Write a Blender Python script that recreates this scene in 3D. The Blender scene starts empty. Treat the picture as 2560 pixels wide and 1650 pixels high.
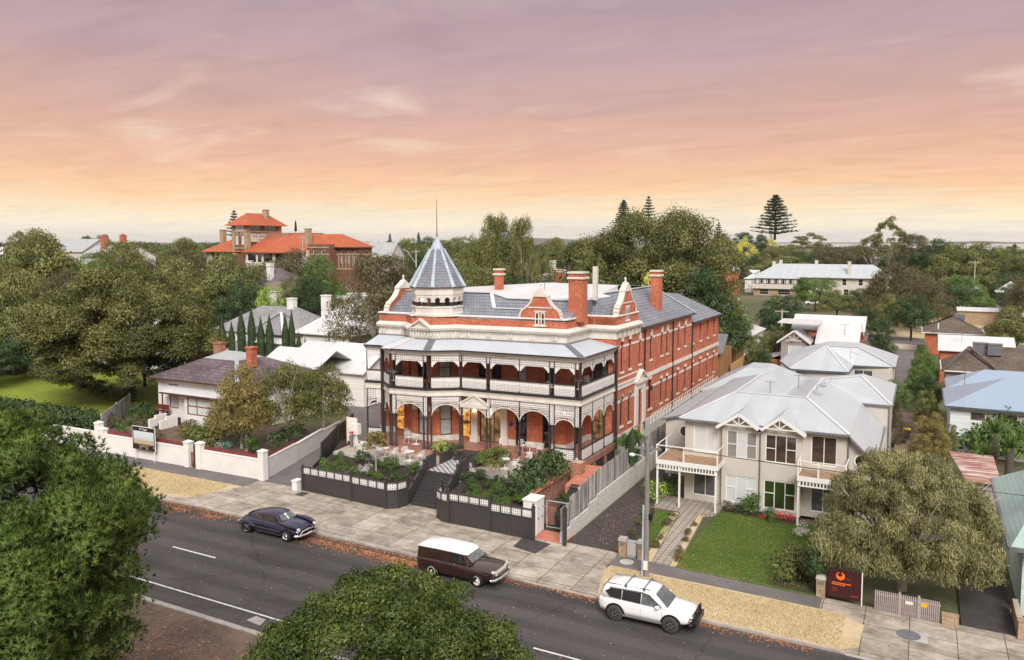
import bpy, math, random
import numpy as np
from mathutils import Vector, Matrix
R = math.radians
scn = bpy.context.scene
COL = scn.collection
# ------------------------------------------------------------------ camera
CF, CTH, CA, CH = 2020.0, R(4.5), R(27), 18.5
PPY = 603 + CF*math.tan(CTH)
cam_d = bpy.data.cameras.new('camera'); cam = bpy.data.objects.new('camera', cam_d); COL.objects.link(cam)
cam.location = (0, 0, CH)
cam.rotation_euler = (R(90)-CTH, 0, CA)
cam_d.sensor_width = 36; cam_d.lens = CF/2560*36; cam_d.shift_y = -(825-PPY)/2560
cam_d.clip_start = 0.5; cam_d.clip_end = 30000
scn.camera = cam
# ------------------------------------------------------------------ sky and sun
SUN_EL, SUN_AZ = 40, 32
wd = bpy.data.worlds.new('World'); scn.world = wd; wd.use_nodes = True
nt = wd.node_tree; nt.nodes.clear()
def N(nt, t, **k):
    n = nt.nodes.new(t)
    for a, b in k.items():
        if a == 'inp':
            for i, v in b.items(): n.inputs[i].default_value = v
        else: setattr(n, a, b)
    return n
def LK(nt, a, ai, b, bi): nt.links.new(a.outputs[ai], b.inputs[bi])
def MATH(nt, op, a, b=None, c=None):
    n = N(nt, 'ShaderNodeMath', operation=op)
    for i, v in enumerate((a, b, c)):
        if v is None: continue
        if isinstance(v, (int, float)): n.inputs[i].default_value = v
        else: nt.links.new(v, n.inputs[i])
    return n.outputs[0]
def RAMP(nt, fac, stops, interp='LINEAR'):
    n = N(nt, 'ShaderNodeValToRGB'); cr = n.color_ramp; cr.interpolation = interp
    while len(cr.elements) < len(stops): cr.elements.new(.5)
    for e, (p, c) in zip(cr.elements, stops):
        e.position = p; e.color = (*c, 1) if len(c) == 3 else c
    nt.links.new(fac, n.inputs[0]); return n.outputs[0]
def S(r, g, b):     # sRGB 0-255 to linear
    f = lambda c: (c/255/12.92 if c/255 <= .04045 else ((c/255+.055)/1.055)**2.4)
    return (f(r), f(g), f(b))
def MIX(nt, fac, a, b, mode='MIX'):
    n = N(nt, 'ShaderNodeMix', data_type='RGBA', blend_type=mode)
    for i, v in ((0, fac), (6, a), (7, b)):
        if isinstance(v, (int, float)): n.inputs[i].default_value = v
        elif isinstance(v, tuple): n.inputs[i].default_value = (*v, 1) if len(v) == 3 else v
        else: nt.links.new(v, n.inputs[i])
    return n.outputs[2]
tc = N(nt, 'ShaderNodeTexCoord'); sep = N(nt, 'ShaderNodeSeparateXYZ'); LK(nt, tc, 'Generated', sep, 0)
zz = sep.outputs[2]
den = MATH(nt, 'ADD', MATH(nt, 'MAXIMUM', zz, 0.0), 0.075)
px_ = MATH(nt, 'DIVIDE', sep.outputs[0], den); py_ = MATH(nt, 'DIVIDE', sep.outputs[1], den)
comb = N(nt, 'ShaderNodeCombineXYZ'); nt.links.new(px_, comb.inputs[0]); nt.links.new(py_, comb.inputs[1])
def cloud(scale, rot, sy, detail, dist=0.0, rough=.55):
    m = N(nt, 'ShaderNodeMapping'); m.inputs['Rotation'].default_value = (0, 0, rot); m.inputs['Scale'].default_value = (1, sy, 1)
    LK(nt, comb, 0, m, 0)
    n = N(nt, 'ShaderNodeTexNoise'); n.inputs['Scale'].default_value = scale; n.inputs['Detail'].default_value = detail
    n.inputs['Distortion'].default_value = dist; n.inputs['Roughness'].default_value = rough
    LK(nt, m, 0, n, 'Vector'); return n.outputs['Fac']
c_big = cloud(.42, R(-18), 1.25, 8, .5, .6)
c_fine = cloud(1.3, R(-40), 2.6, 8, .8, .6)
c_wisp = cloud(.62, R(-15), 1.35, 9, .8, .62)
zwarp = MATH(nt, 'ADD', zz, MATH(nt, 'MULTIPLY', MATH(nt, 'SUBTRACT', c_big, .5), MATH(nt, 'ADD', MATH(nt, 'MULTIPLY', zz, .95), .025)))
base = RAMP(nt, zwarp, [(0, S(246, 240, 230)), (.016, S(255, 244, 222)), (.036, S(254, 232, 196)), (.065, S(249, 202, 158)), (.10, S(233, 183, 153)),
    (.15, S(213, 171, 157)), (.21, S(195, 163, 163)), (.285, S(178, 152, 158)), (.42, S(210, 196, 202)), (.6, S(255, 250, 250))])
# darker and lighter streaks inside the cloud sheet
fine = RAMP(nt, c_fine, [(.30, (.90, .89, .91)), (.5, (1, 1, 1)), (.72, (1.07, 1.06, 1.05))])
sky1 = MIX(nt, 1.0, base, fine, 'MULTIPLY')
wm = RAMP(nt, c_wisp, [(.55, (0, 0, 0)), (.76, (1, 1, 1))])
wz = RAMP(nt, zz, [(.012, (.3,)*3), (.05, (.6,)*3), (.14, (.65,)*3), (.22, (.35,)*3), (.32, (.1,)*3)])
wfac = N(nt, 'ShaderNodeMix', data_type='RGBA', blend_type='MULTIPLY'); wfac.inputs[0].default_value = 1
nt.links.new(wm, wfac.inputs[6]); nt.links.new(wz, wfac.inputs[7])
bw = N(nt, 'ShaderNodeRGBToBW'); nt.links.new(wfac.outputs[2], bw.inputs[0])
sky1 = MIX(nt, 1.0, sky1, RAMP(nt, c_big, [(.34, (.90, .90, .92)), (.5, (1, 1, 1)), (.66, (1.08, 1.06, 1.04))]), 'MULTIPLY')
sky2 = MIX(nt, bw.outputs[0], sky1, S(255, 232, 205))
up = RAMP(nt, zz, [(.30, (1, 1, 1)), (.75, (1.0, 1.02, 1.05))])
sky3 = MIX(nt, 1.0, sky2, up, 'MULTIPLY')
nish = N(nt, 'ShaderNodeTexSky', sky_type='NISHITA', sun_disc=False); nish.sun_elevation = R(SUN_EL); nish.sun_rotation = R(180-SUN_AZ)
bg1 = N(nt, 'ShaderNodeBackground'); nt.links.new(sky3, bg1.inputs[0]); bg1.inputs[1].default_value = .55
bg2 = N(nt, 'ShaderNodeBackground'); LK(nt, nish, 0, bg2, 0); bg2.inputs[1].default_value = .05
mixw = N(nt, 'ShaderNodeMixShader'); mixw.inputs[0].default_value = .06   # the cloud sheet covers nearly all of the clear sky
LK(nt, bg1, 0, mixw, 1); LK(nt, bg2, 0, mixw, 2)
wo = N(nt, 'ShaderNodeOutputWorld'); LK(nt, mixw, 0, wo, 0)
sl = bpy.data.lights.new('sun', 'SUN'); sun = bpy.data.objects.new('sun', sl); COL.objects.link(sun)
sl.energy = 1.75; sl.angle = R(25); sl.color = (1, .96, .9)
sun.rotation_euler = (R(90-SUN_EL), 0, R(SUN_AZ))
vs = scn.view_settings; vs.view_transform = 'Standard'; vs.look = 'None'; vs.gamma = 1; vs.use_curve_mapping = False; vs.exposure = .98
scn.cycles.max_bounces = 6; scn.cycles.diffuse_bounces = 3; scn.cycles.glossy_bounces = 3; scn.cycles.transmission_bounces = 3
scn.cycles.transparent_max_bounces = 6; scn.cycles.use_denoising = True; scn.cycles.caustics_reflective = False; scn.cycles.caustics_refractive = False
# ------------------------------------------------------------------ pixel <-> place helper
_R = np.array([math.cos(CA), math.sin(CA), 0]); _F0 = np.array([-math.sin(CA), math.cos(CA), 0]); _Z = np.array([0, 0, 1.])
_F = _F0*math.cos(CTH)-_Z*math.sin(CTH); _U = _F0*math.sin(CTH)+_Z*math.cos(CTH)
def at(px, py, z=None, y=None, x=None):
    d = _F+_R*((px-1280)/CF)-_U*((py-PPY)/CF)
    t = (z-CH)/d[2] if z is not None else (y/d[1] if y is not None else x/d[0])
    return (d[0]*t, d[1]*t, CH+d[2]*t)
def mpp(x, y):      # metres per photo pixel at a place
    return (x*_F0[0]+y*_F0[1])/CF
def gz(x):          # the street falls slightly to the right
    return -.014*max(0, min(x, 25)+45)
# ------------------------------------------------------------------ materials
MT = {}
def newmat(name):
    m = bpy.data.materials.new(name); m.use_nodes = True; t = m.node_tree; t.nodes.clear()
    b = N(t, 'ShaderNodeBsdfPrincipled'); o = N(t, 'ShaderNodeOutputMaterial'); LK(t, b, 0, o, 0)
    MT[name] = m; return m, t, b
def objco(t): return N(t, 'ShaderNodeTexCoord').outputs['Object']
def noise(t, vec, scale, detail=4, rough=.6, sc=None, dist=0):
    if sc is not None:
        m = N(t, 'ShaderNodeMapping'); m.inputs['Scale'].default_value = sc; t.links.new(vec, m.inputs[0]); vec = m.outputs[0]
    n = N(t, 'ShaderNodeTexNoise'); n.inputs['Scale'].default_value = scale; n.inputs['Detail'].default_value = detail
    n.inputs['Roughness'].default_value = rough; n.inputs['Distortion'].default_value = dist
    t.links.new(vec, n.inputs['Vector']); return n.outputs['Fac']
def bump(t, b, h, strength=.3, dist=.02):
    n = N(t, 'ShaderNodeBump'); n.inputs['Strength'].default_value = strength; n.inputs['Distance'].default_value = dist
    t.links.new(h, n.inputs['Height']); LK(t, n, 0, b, 'Normal')
def plain(name, col, rough=.6, var=.12, scale=1.5, metal=0, spec=.4, sc=None, coat=0, var2=None):
    m, t, b = newmat(name); oc = objco(t)
    f = noise(t, oc, scale, 5, .65, sc)
    lo = tuple(c*(1-var) for c in col); hi = tuple(min(1, c*(1+var)) for c in (var2 or col))
    c = RAMP(t, f, [(.3, lo), (.7, hi)]); t.links.new(c, b.inputs['Base Color'])
    b.inputs['Roughness'].default_value = rough; b.inputs['Metallic'].default_value = metal
    b.inputs['Specular IOR Level'].default_value = spec; b.inputs['Coat Weight'].default_value = coat
    b.inputs['Coat Roughness'].default_value = .06
    return m
def wallvec(t):     # (x+y, z) unwrapping for upright walls
    s = N(t, 'ShaderNodeSeparateXYZ'); t.links.new(objco(t), s.inputs[0])
    c = N(t, 'ShaderNodeCombineXYZ'); t.links.new(MATH(t, 'ADD', s.outputs[0], s.outputs[1]), c.inputs[0]); t.links.new(s.outputs[2], c.inputs[1])
    return c.outputs[0]
def bricks(name, c1, c2, mortar, bw=.24, bh=.086, var=.25, stain=.3, msize=.012):
    m, t, b = newmat(name); v = wallvec(t)
    n = N(t, 'ShaderNodeTexBrick'); t.links.new(v, n.inputs['Vector'])
    n.inputs['Color1'].default_value = (*c1, 1); n.inputs['Color2'].default_value = (*c2, 1); n.inputs['Mortar'].default_value = (*mortar, 1)
    n.inputs['Scale'].default_value = 1; n.inputs['Mortar Size'].default_value = msize; n.inputs['Brick Width'].default_value = bw; n.inputs['Row Height'].default_value = bh
    f = noise(t, objco(t), .9, 6, .7); g = RAMP(t, f, [(.3, (1-stain,)*3), (.7, (1.12,)*3)])
    f2 = noise(t, objco(t), 5, 3, .7); g2 = RAMP(t, f2, [(.3, (1-var,)*3), (.7, (1+var*.6,)*3)])
    c = MIX(t, 1, MIX(t, 1, n.outputs[0], g, 'MULTIPLY'), g2, 'MULTIPLY')
    t.links.new(c, b.inputs['Base Color']); b.inputs['Roughness'].default_value = .85; b.inputs['Specular IOR Level'].default_value = .2
    bump(t, b, n.outputs['Fac'], .4, -.01); return m
def rows(name, c1, c2, h, bw, rough=.7, var=.2, tint=None, tscale=.5, mortar=None):
    """courses of slates or tiles that follow the height of a pitched roof"""
    m, t, b = newmat(name); v = wallvec(t)
    n = N(t, 'ShaderNodeTexBrick'); t.links.new(v, n.inputs['Vector'])
    n.inputs['Color1'].default_value = (*c1, 1); n.inputs['Color2'].default_value = (*c2, 1)
    n.inputs['Mortar'].default_value = (*(mortar or tuple(c*.45 for c in c1)), 1)
    n.inputs['Scale'].default_value = 1; n.inputs['Mortar Size'].default_value = h*.1; n.inputs['Brick Width'].default_value = bw; n.inputs['Row Height'].default_value = h
    f = noise(t, objco(t), tscale, 6, .7); g = RAMP(t, f, [(.33, tint or (1-var,)*3), (.68, (1+var,)*3)])
    f2 = noise(t, objco(t), 3.1, 3, .7); g2 = RAMP(t, f2, [(.3, (1-var,)*3), (.7, (1+var,)*3)])
    c = MIX(t, 1, MIX(t, 1, n.outputs[0], g, 'MULTIPLY'), g2, 'MULTIPLY')
    t.links.new(c, b.inputs['Base Color']); b.inputs['Roughness'].default_value = rough; b.inputs['Specular IOR Level'].default_value = .3
    bump(t, b, n.outputs['Fac'], .5, -.02); return m
def boards(name, col, h=.16, rough=.6, vertical=False, var=.1, strength=.9, per=None):
    m, t, b = newmat(name); s = N(t, 'ShaderNodeSeparateXYZ'); t.links.new(objco(t), s.inputs[0])
    ax = s.outputs[2] if not vertical else MATH(t, 'ADD', s.outputs[0], s.outputs[1])
    q = MATH(t, 'DIVIDE', ax, h); fr = MATH(t, 'FRACT', q); ix = MATH(t, 'FLOOR', q)
    w = N(t, 'ShaderNodeTexWhiteNoise', noise_dimensions='1D'); t.links.new(ix, w.inputs['W'])
    f = noise(t, objco(t), 1.3, 5, .7, (1, 1, .3) if vertical else (.3, .3, 1)); k = MATH(t, 'ADD', MATH(t, 'MULTIPLY', f, .7), MATH(t, 'MULTIPLY', w.outputs[0], .3))
    c = RAMP(t, k, [(.3, tuple(x*(1-var) for x in col)), (.7, tuple(min(1, x*(1+var)) for x in (per or col)))])
    t.links.new(c, b.inputs['Base Color']); b.inputs['Roughness'].default_value = rough
    bump(t, b, MATH(t, 'SUBTRACT', 1, fr) if not vertical else MATH(t, 'PINGPONG', fr, .12), strength, .03); return m
def metalroof(name, col, axis='x', pitch=.2, rough=.45, var=.06, spec=.4):
    m, t, b = newmat(name); s = N(t, 'ShaderNodeSeparateXYZ'); t.links.new(objco(t), s.inputs[0])
    ax = s.outputs[0] if axis == 'x' else (s.outputs[1] if axis == 'y' else MATH(t, 'ADD', s.outputs[0], s.outputs[1]))
    f = noise(t, objco(t), .7, 6, .65); ix = MATH(t, 'FLOOR', MATH(t, 'DIVIDE', ax, .76))
    w = N(t, 'ShaderNodeTexWhiteNoise', noise_dimensions='1D'); t.links.new(ix, w.inputs['W'])
    k = MATH(t, 'ADD', MATH(t, 'MULTIPLY', f, .75), MATH(t, 'MULTIPLY', w.outputs[0], .25))
    c = RAMP(t, k, [(.3, tuple(x*(1-var) for x in col)), (.72, tuple(min(1, x*(1+var)) for x in col))])
    t.links.new(c, b.inputs['Base Color']); b.inputs['Roughness'].default_value = rough; b.inputs['Specular IOR Level'].default_value = spec
    bump(t, b, MATH(t, 'SINE', MATH(t, 'MULTIPLY', ax, 2*math.pi/pitch)), .25, .01); return m
def glass(name, col, rough=.04, spec=.9, var=.3):
    m = plain(name, col, rough, var, 1.2, 0, spec); return m
def emit(name, col, strength, var=.5, scale=3):
    m, t, b = newmat(name); f = noise(t, objco(t), scale, 4, .6); c = RAMP(t, f, [(.35, tuple(x*(1-var) for x in col)), (.65, col)])
    t.links.new(c, b.inputs['Emission Color']); b.inputs['Emission Strength'].default_value = strength; b.inputs['Base Color'].default_value = (.02, .015, .01, 1)
    return m
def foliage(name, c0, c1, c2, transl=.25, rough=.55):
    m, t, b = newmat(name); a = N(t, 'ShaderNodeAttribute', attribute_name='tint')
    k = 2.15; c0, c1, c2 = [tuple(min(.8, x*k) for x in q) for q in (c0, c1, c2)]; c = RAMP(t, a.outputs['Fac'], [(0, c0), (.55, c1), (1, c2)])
    t.links.new(c, b.inputs['Base Color']); b.inputs['Roughness'].default_value = rough; b.inputs['Specular IOR Level'].default_value = .25
    tr = N(t, 'ShaderNodeBsdfTranslucent'); t.links.new(c, tr.inputs[0]); mx = N(t, 'ShaderNodeMixShader'); mx.inputs[0].default_value = transl
    LK(t, b, 0, mx, 1); LK(t, tr, 0, mx, 2); o = [n for n in t.nodes if n.type == 'OUTPUT_MATERIAL'][0]; LK(t, mx, 0, o, 0); return m
# ------------------------------------------------------------------ mesh builder
WM = {}     # world matrices of the Empties
class MB:
    def __init__(s, T=None): s.v = []; s.f = []; s.m = []; s.sm = []; s.T = T
    def add(s, vs, fs, mi=0, sm=False):
        o = len(s.v); s.v += [tuple(p) for p in vs]
        for f in fs: s.f.append(tuple(i+o for i in f)); s.m.append(mi); s.sm.append(sm)
    def poly(s, pts, mi=0): s.add(pts, [range(len(pts))], mi)
    def box(s, x0, x1, y0, y1, z0, z1, mi=0):
        s.add([(x0,y0,z0),(x1,y0,z0),(x1,y1,z0),(x0,y1,z0),(x0,y0,z1),(x1,y0,z1),(x1,y1,z1),(x0,y1,z1)],
              [(3,2,1,0),(4,5,6,7),(0,1,5,4),(1,2,6,5),(2,3,7,6),(3,0,4,7)], mi)
    def slab(s, top, dz, mi=0):     # a polygon (any plane) thickened straight down by dz
        n = len(top); s.add(list(top)+[(p[0],p[1],p[2]-dz) for p in top], [tuple(range(n)), tuple(range(2*n-1,n-1,-1))]+[(i,n+i,n+(i+1)%n,(i+1)%n) for i in range(n)], mi)
    def prism(s, pts, z0, z1, mi=0): s.slab([(p[0],p[1],z1) for p in pts], z1-z0, mi)
    def loft(s, rings, mi=0, cap=True, sm=False, closed=True):
        n = len(rings[0]); vs = [p for r in rings for p in r]; fs = []
        for k in range(len(rings)-1):
            for i in range(n if closed else n-1): fs.append((k*n+i, k*n+(i+1)%n, (k+1)*n+(i+1)%n, (k+1)*n+i))
        s.add(vs, fs, mi, sm)
        if cap: s.add(rings[0], [tuple(range(n-1,-1,-1))], mi); s.add(rings[-1], [tuple(range(n))], mi)
    def tube(s, pts, r, n=6, mi=0, sm=True, cap=True):
        pts = [Vector(p) for p in pts]; rs = r if isinstance(r, (list, tuple)) else [r]*len(pts); rings = []
        for i, p in enumerate(pts):
            d = (pts[min(i+1,len(pts)-1)]-pts[max(i-1,0)]).normalized()
            a = d.cross(Vector((0,0,1)) if abs(d.z) < .9 else Vector((1,0,0))).normalized(); b = d.cross(a)
            rings.append([tuple(p+(a*math.cos(t)+b*math.sin(t))*rs[i]) for t in [2*math.pi*k/n for k in range(n)]])
        s.loft(rings, mi, cap, sm)
    def beam(s, p, q, w, h, mi=0):  # a bar from p to q, w wide, h high
        p, q = Vector(p), Vector(q); d = (q-p).normalized(); a = d.cross(Vector((0,0,1)))
        a = a.normalized() if a.length > 1e-4 else Vector((1,0,0)); b = a.cross(d).normalized()
        ring = lambda c: [tuple(c+a*w/2*i+b*h/2*j) for i, j in ((-1,-1),(1,-1),(1,1),(-1,1))]
        s.loft([ring(p), ring(q)], mi)
    def lathe(s, prof, c, n=12, mi=0, sm=True, ph=0, sy=1):
        s.loft([[(c[0]+r*math.cos(ph+2*math.pi*k/n), c[1]+sy*r*math.sin(ph+2*math.pi*k/n), c[2]+z) for k in range(n)] for r, z in prof], mi, True, sm)
    def ball(s, c, r, n=10, mi=0, sz=1): s.lathe([(r*math.sin(math.pi*k/6)+1e-4, -r*sz*math.cos(math.pi*k/6)) for k in range(7)], c, n, mi)
    def build(s, name, mats, parent=None, world=True, bevel=0):
        me = bpy.data.meshes.new(name); v = [s.T(*p) for p in s.v] if s.T else s.v
        me.from_pydata(v, [], s.f)
        for m in (mats if isinstance(mats, (list, tuple)) else [mats]): me.materials.append(MT[m] if isinstance(m, str) else m)
        if len(s.f):
            me.polygons.foreach_set('material_index', s.m); me.polygons.foreach_set('use_smooth', s.sm)
        me.update()
        return link(name, me, parent, world)
def link(name, data, parent=None, world=True):
    o = bpy.data.objects.new(name, data); COL.objects.link(o)
    if parent is not None:
        o.parent = parent
        if world and parent.name in WM: o.matrix_parent_inverse = WM[parent.name].inverted()
    return o
def tag(o, label=None, cat=None, group=None, kind=None):
    for k, v in (('label', label), ('category', cat), ('group', group), ('kind', kind)):
        if v: o[k] = v
    return o
def thing(name, label, cat, loc=(0,0,0), rz=0, group=None):
    o = bpy.data.objects.new(name, None); COL.objects.link(o); o.location = loc; o.rotation_euler = (0,0,rz); o.empty_display_size = .2
    WM[o.name] = Matrix.Translation(loc) @ Matrix.Rotation(rz, 4, 'Z'); return tag(o, label, cat, group)
def dup(root, loc, rz=0, label=None, scale=None, group=None):
    def cp(o, par):
        c = o.copy(); COL.objects.link(c)
        if par: c.parent = par
        for ch in kids.get(o.name, []): cp(ch, c)
        return c
    kids = {}
    for o in COL.objects:
        if o.parent: kids.setdefault(o.parent.name, []).append(o)
    c = cp(root, None); c.location = loc; c.rotation_euler = (0,0,rz)
    if scale: c.scale = scale if isinstance(scale, tuple) else (scale,)*3
    if label: c['label'] = label
    if group: c['group'] = group
    return c
class Seg:      # an upright wall face from P to Q; outside lies to the right of P->Q
    def __init__(s, P, Q):
        s.P = Vector((P[0],P[1])); s.Q = Vector((Q[0],Q[1])); s.L = (s.Q-s.P).length; s.d = (s.Q-s.P)/s.L; s.n = Vector((s.d.y,-s.d.x))
    def p(s, a, n=0, z=0): c = s.P+s.d*a+s.n*n; return (c.x, c.y, z)
def bar(mb, sg, a0, a1, n0, n1, z0, z1, mi=0):
    c = [sg.p(a0,n0), sg.p(a1,n0), sg.p(a1,n1), sg.p(a0,n1)]
    mb.add([(x,y,z0) for x,y,_ in c]+[(x,y,z1) for x,y,_ in c], [(3,2,1,0),(4,5,6,7),(0,1,5,4),(1,2,6,5),(2,3,7,6),(3,0,4,7)] if n1 < n0 else [(0,1,2,3),(7,6,5,4),(4,5,1,0),(5,6,2,1),(6,7,3,2),(7,4,0,3)], mi)
ARC = 8
def arcpts(a0, a1, zs, rise=None, k=ARC):
    c = (a0+a1)/2; r = (a1-a0)/2; rise = r if rise is None else rise
    return [(c-r*math.cos(math.pi*i/k), zs+rise*math.sin(math.pi*i/k)) for i in range(k+1)]
def wall(mb, sg, z0, z1, ops=(), depth=.16, mi=0, ri=None):
    """wall skin with real openings (a0,a1,z0,z1[,arched]) and reveals"""
    ri = mi if ri is None else ri
    A = sorted({0, sg.L, *[o[0] for o in ops], *[o[1] for o in ops]}); Zs = sorted({z0, z1, *[o[2] for o in ops], *[o[3] for o in ops]})
    for i in range(len(A)-1):
        for j in range(len(Zs)-1):
            ca, cz = (A[i]+A[i+1])/2, (Zs[j]+Zs[j+1])/2
            if any(o[0] < ca < o[1] and o[2] < cz < o[3] for o in ops): continue
            mb.poly([sg.p(A[i],0,Zs[j]), sg.p(A[i+1],0,Zs[j]), sg.p(A[i+1],0,Zs[j+1]), sg.p(A[i],0,Zs[j+1])], mi)
    for o in ops:
        a0, a1, b0, b1 = o[:4]; arch = len(o) > 4 and o[4]
        if arch:
            zs = b1-min((a1-a0)/2, b1-b0); ap = arcpts(a0, a1, zs, b1-zs); h = ARC//2
            for q0, half in ((ap[:h+1], (a0, b1)), (ap[h:], (a1, b1))):
                for i in range(len(q0)-1):
                    mb.poly([sg.p(q0[i][0],0,q0[i][1]), sg.p(q0[i+1][0],0,q0[i+1][1]), sg.p(half[0],0,half[1])], mi)
            edge = [(a0,b0)]+ap+[(a1,b0)]
        else: edge = [(a0,b0),(a0,b1),(a1,b1),(a1,b0)]
        edge.append((a0,b0))
        for (p, q) in zip(edge, edge[1:]): mb.poly([sg.p(p[0],0,p[1]), sg.p(p[0],-depth,p[1]), sg.p(q[0],-depth,q[1]), sg.p(q[0],0,q[1])], ri)
def window(par, sg, a0, a1, z0, z1, depth=.14, nx=1, nz=2, fw=.07, frame='paint_white', pane='glass_dark', arch=False, sill=None, name='window', label=None, blind=None, xs=None, zs=None):
    """one window: frame (its mullions) with its pane, and a sill, as sub-parts"""
    m = MB(); n0, n1 = -depth, -depth+.07
    if arch:
        zsp = z1-min((a1-a0)/2, z1-z0); ap = arcpts(a0, a1, zsp, z1-zsp); c = (a0+a1)/2; k = 1-fw/((a1-a0)/2)
        ip = [(c+(x-c)*k, zsp+(z-zsp)*k) for x, z in ap]
        for i in range(len(ap)-1):
            mb_q = [sg.p(ap[i][0],n1,ap[i][1]), sg.p(ap[i+1][0],n1,ap[i+1][1]), sg.p(ip[i+1][0],n1,ip[i+1][1]), sg.p(ip[i][0],n1,ip[i][1])]
            m.poly(mb_q); m.poly([sg.p(ip[i][0],n1,ip[i][1]), sg.p(ip[i+1][0],n1,ip[i+1][1]), sg.p(ip[i+1][0],n0,ip[i+1][1]), sg.p(ip[i][0],n0,ip[i][1])])
        top = zsp
    else: top = z1; bar(m, sg, a0+fw, a1-fw, n0, n1, z1-fw, z1)
    bar(m, sg, a0, a0+fw, n0, n1, z0, top); bar(m, sg, a1-fw, a1, n0, n1, z0, top); bar(m, sg, a0+fw, a1-fw, n0, n1, z0, z0+fw)
    for x in (xs or [(i+1)/nx for i in range(nx-1)]): c = a0+(a1-a0)*x; bar(m, sg, c-fw*.4, c+fw*.4, n0, n1-.012, z0+fw, top-(0 if arch else fw))
    for x in (zs or [(j+1)/nz for j in range(nz-1)]):
        c = z0+(z1-z0)*x; w3 = (a1-a0)/3
        for b0, b1 in (((a0+fw,a0+w3-fw*.4),(a1-w3+fw*.4,a1-fw)) if nx == 3 else ((a0+fw,a1-fw),)): bar(m, sg, b0, b1, n0, n1-.006, c-fw*.4, c+fw*.4)
    f = m.build(name, frame, par)
    if label: f['label'] = label
    g = MB(); pts = ([(a0+fw*.3,z0)]+[(x,z) for x,z in arcpts(a0+fw*.3, a1-fw*.3, zsp, z1-zsp-fw*.3)]+[(a1-fw*.3,z0)]) if arch else [(a0+.01,z0+.01),(a0+.01,z1-.01),(a1-.01,z1-.01),(a1-.01,z0+.01)]
    g.poly([sg.p(x,n0+.02,z) for x,z in reversed(pts)]); g.poly([sg.p(x,n0-.01,z) for x,z in pts])
    g.build('pane', pane, f)
    if blind:       # (fraction from top, material)
        b = MB(); bar(b, sg, a0+fw, a1-fw, n0+.022, n0+.03, z1-(z1-z0)*blind[0], z1-fw); b.build('blind', blind[1], f)
    if pane == 'screen_grey' and nx == 3: b = MB(); w3 = (a1-a0)/3; bar(b, sg, a0+w3+.02, a1-w3-.02, n0+.022, n0+.03, z0+fw, z1-fw); b.build('blind', 'glass_blind', f)
    if sill:
        b = MB(); bar(b, sg, a0-.1, a1+.1, -.02, .09, z0-.16, z0-.004); b.build('sill', sill, f)
    return f
def hip(mb, x0, x1, y0, y1, z0, z1, ridge='x', inset=None, ov=0, mi=0, th=.12):
    """hipped roof with eave boards; ridge runs along x or y"""
    x0 -= ov; x1 += ov; y0 -= ov; y1 += ov
    if ridge == 'x': i = inset if inset is not None else (y1-y0)/2; ym = (y0+y1)/2; A, B = (x0+i,ym,z1), (x1-i,ym,z1)
    else: i = inset if inset is not None else (x1-x0)/2; xm = (x0+x1)/2; A, B = (xm,y0+i,z1), (xm,y1-i,z1)
    c = [(x0,y0,z0),(x1,y0,z0),(x1,y1,z0),(x0,y1,z0)]; l = [(x,y,z0-th) for x,y,_ in c]
    if ridge == 'x': fs = [(0,1,9,8),(1,2,9),(2,3,8,9),(3,0,8)]
    else: fs = [(0,1,8),(1,2,9,8),(2,3,9),(3,0,8,9)]
    mb.add(c+l+[A,B], fs+[(0,4,5,1),(1,5,6,2),(2,6,7,3),(3,7,4,0),(7,6,5,4)], mi)
    return A, B, c
def gable(mb, x0, x1, y0, y1, z0, z1, ridge='x', ov=.3, oe=.3, th=.12, mi=0, wi=None):
    """gabled roof sheets (thin) ; wi = material index of the gable walls"""
    if ridge == 'x':
        ym = (y0+y1)/2; k = (z1-z0)/(ym-y0)
        for s, ye in ((-1,y0),(1,y1)):
            yo = ye+s*oe; zo = z0-oe*k; q = [(x0-ov,yo,zo),(x1+ov,yo,zo),(x1+ov,ym,z1),(x0-ov,ym,z1)]; mb.slab(q if s < 0 else q[::-1], th, mi)
        if wi is not None:
            for x, o in ((x0,1),(x1,-1)): t = [(x,y0,z0-th),(x,y1,z0-th),(x,ym,z1-th)]; mb.poly(t[::-1] if o > 0 else t, wi)
    else:
        xm = (x0+x1)/2; k = (z1-z0)/(xm-x0)
        for s, xe in ((-1,x0),(1,x1)):
            xo = xe+s*oe; zo = z0-oe*k; q = [(xo,y0-ov,zo),(xm,y0-ov,z1),(xm,y1+ov,z1),(xo,y1+ov,zo)]; mb.slab(q if s < 0 else q[::-1], th, mi)
        if wi is not None:
            for y, o in ((y0,1),(y1,-1)): t = [(x0,y,z0-th),(x1,y,z0-th),(xm,y,z1-th)]; mb.poly(t if o > 0 else t[::-1], wi)
def chimney(par, x, y, z0, z1, w=.6, d=.6, mat='brick_red', cap='stucco', bands=1, pots=0, T=None):
    m = MB(T); m.box(x-w/2,x+w/2,y-d/2,y+d/2,z0,z1-.12); o = m.build('chimney', mat, par)
    c = MB(T); e = .09
    c.box(x-w/2-e,x+w/2+e,y-d/2-e,y+d/2+e,z1-.12,z1+.02)
    for b in range(bands):
        zb = z1-.55-.3*b; c.box(x-w/2-e*1.2,x+w/2+e*1.2,y-d/2-e*1.2,y+d/2+e*1.2,zb,zb+.16)
    for i in range(pots): c.lathe([(.13,0),(.1,.25),(.13,.4)], (x-w/2+w*(i+.5)/pots, y, z1+.02), 8)
    c.build('cap', cap, o); return o
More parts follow.
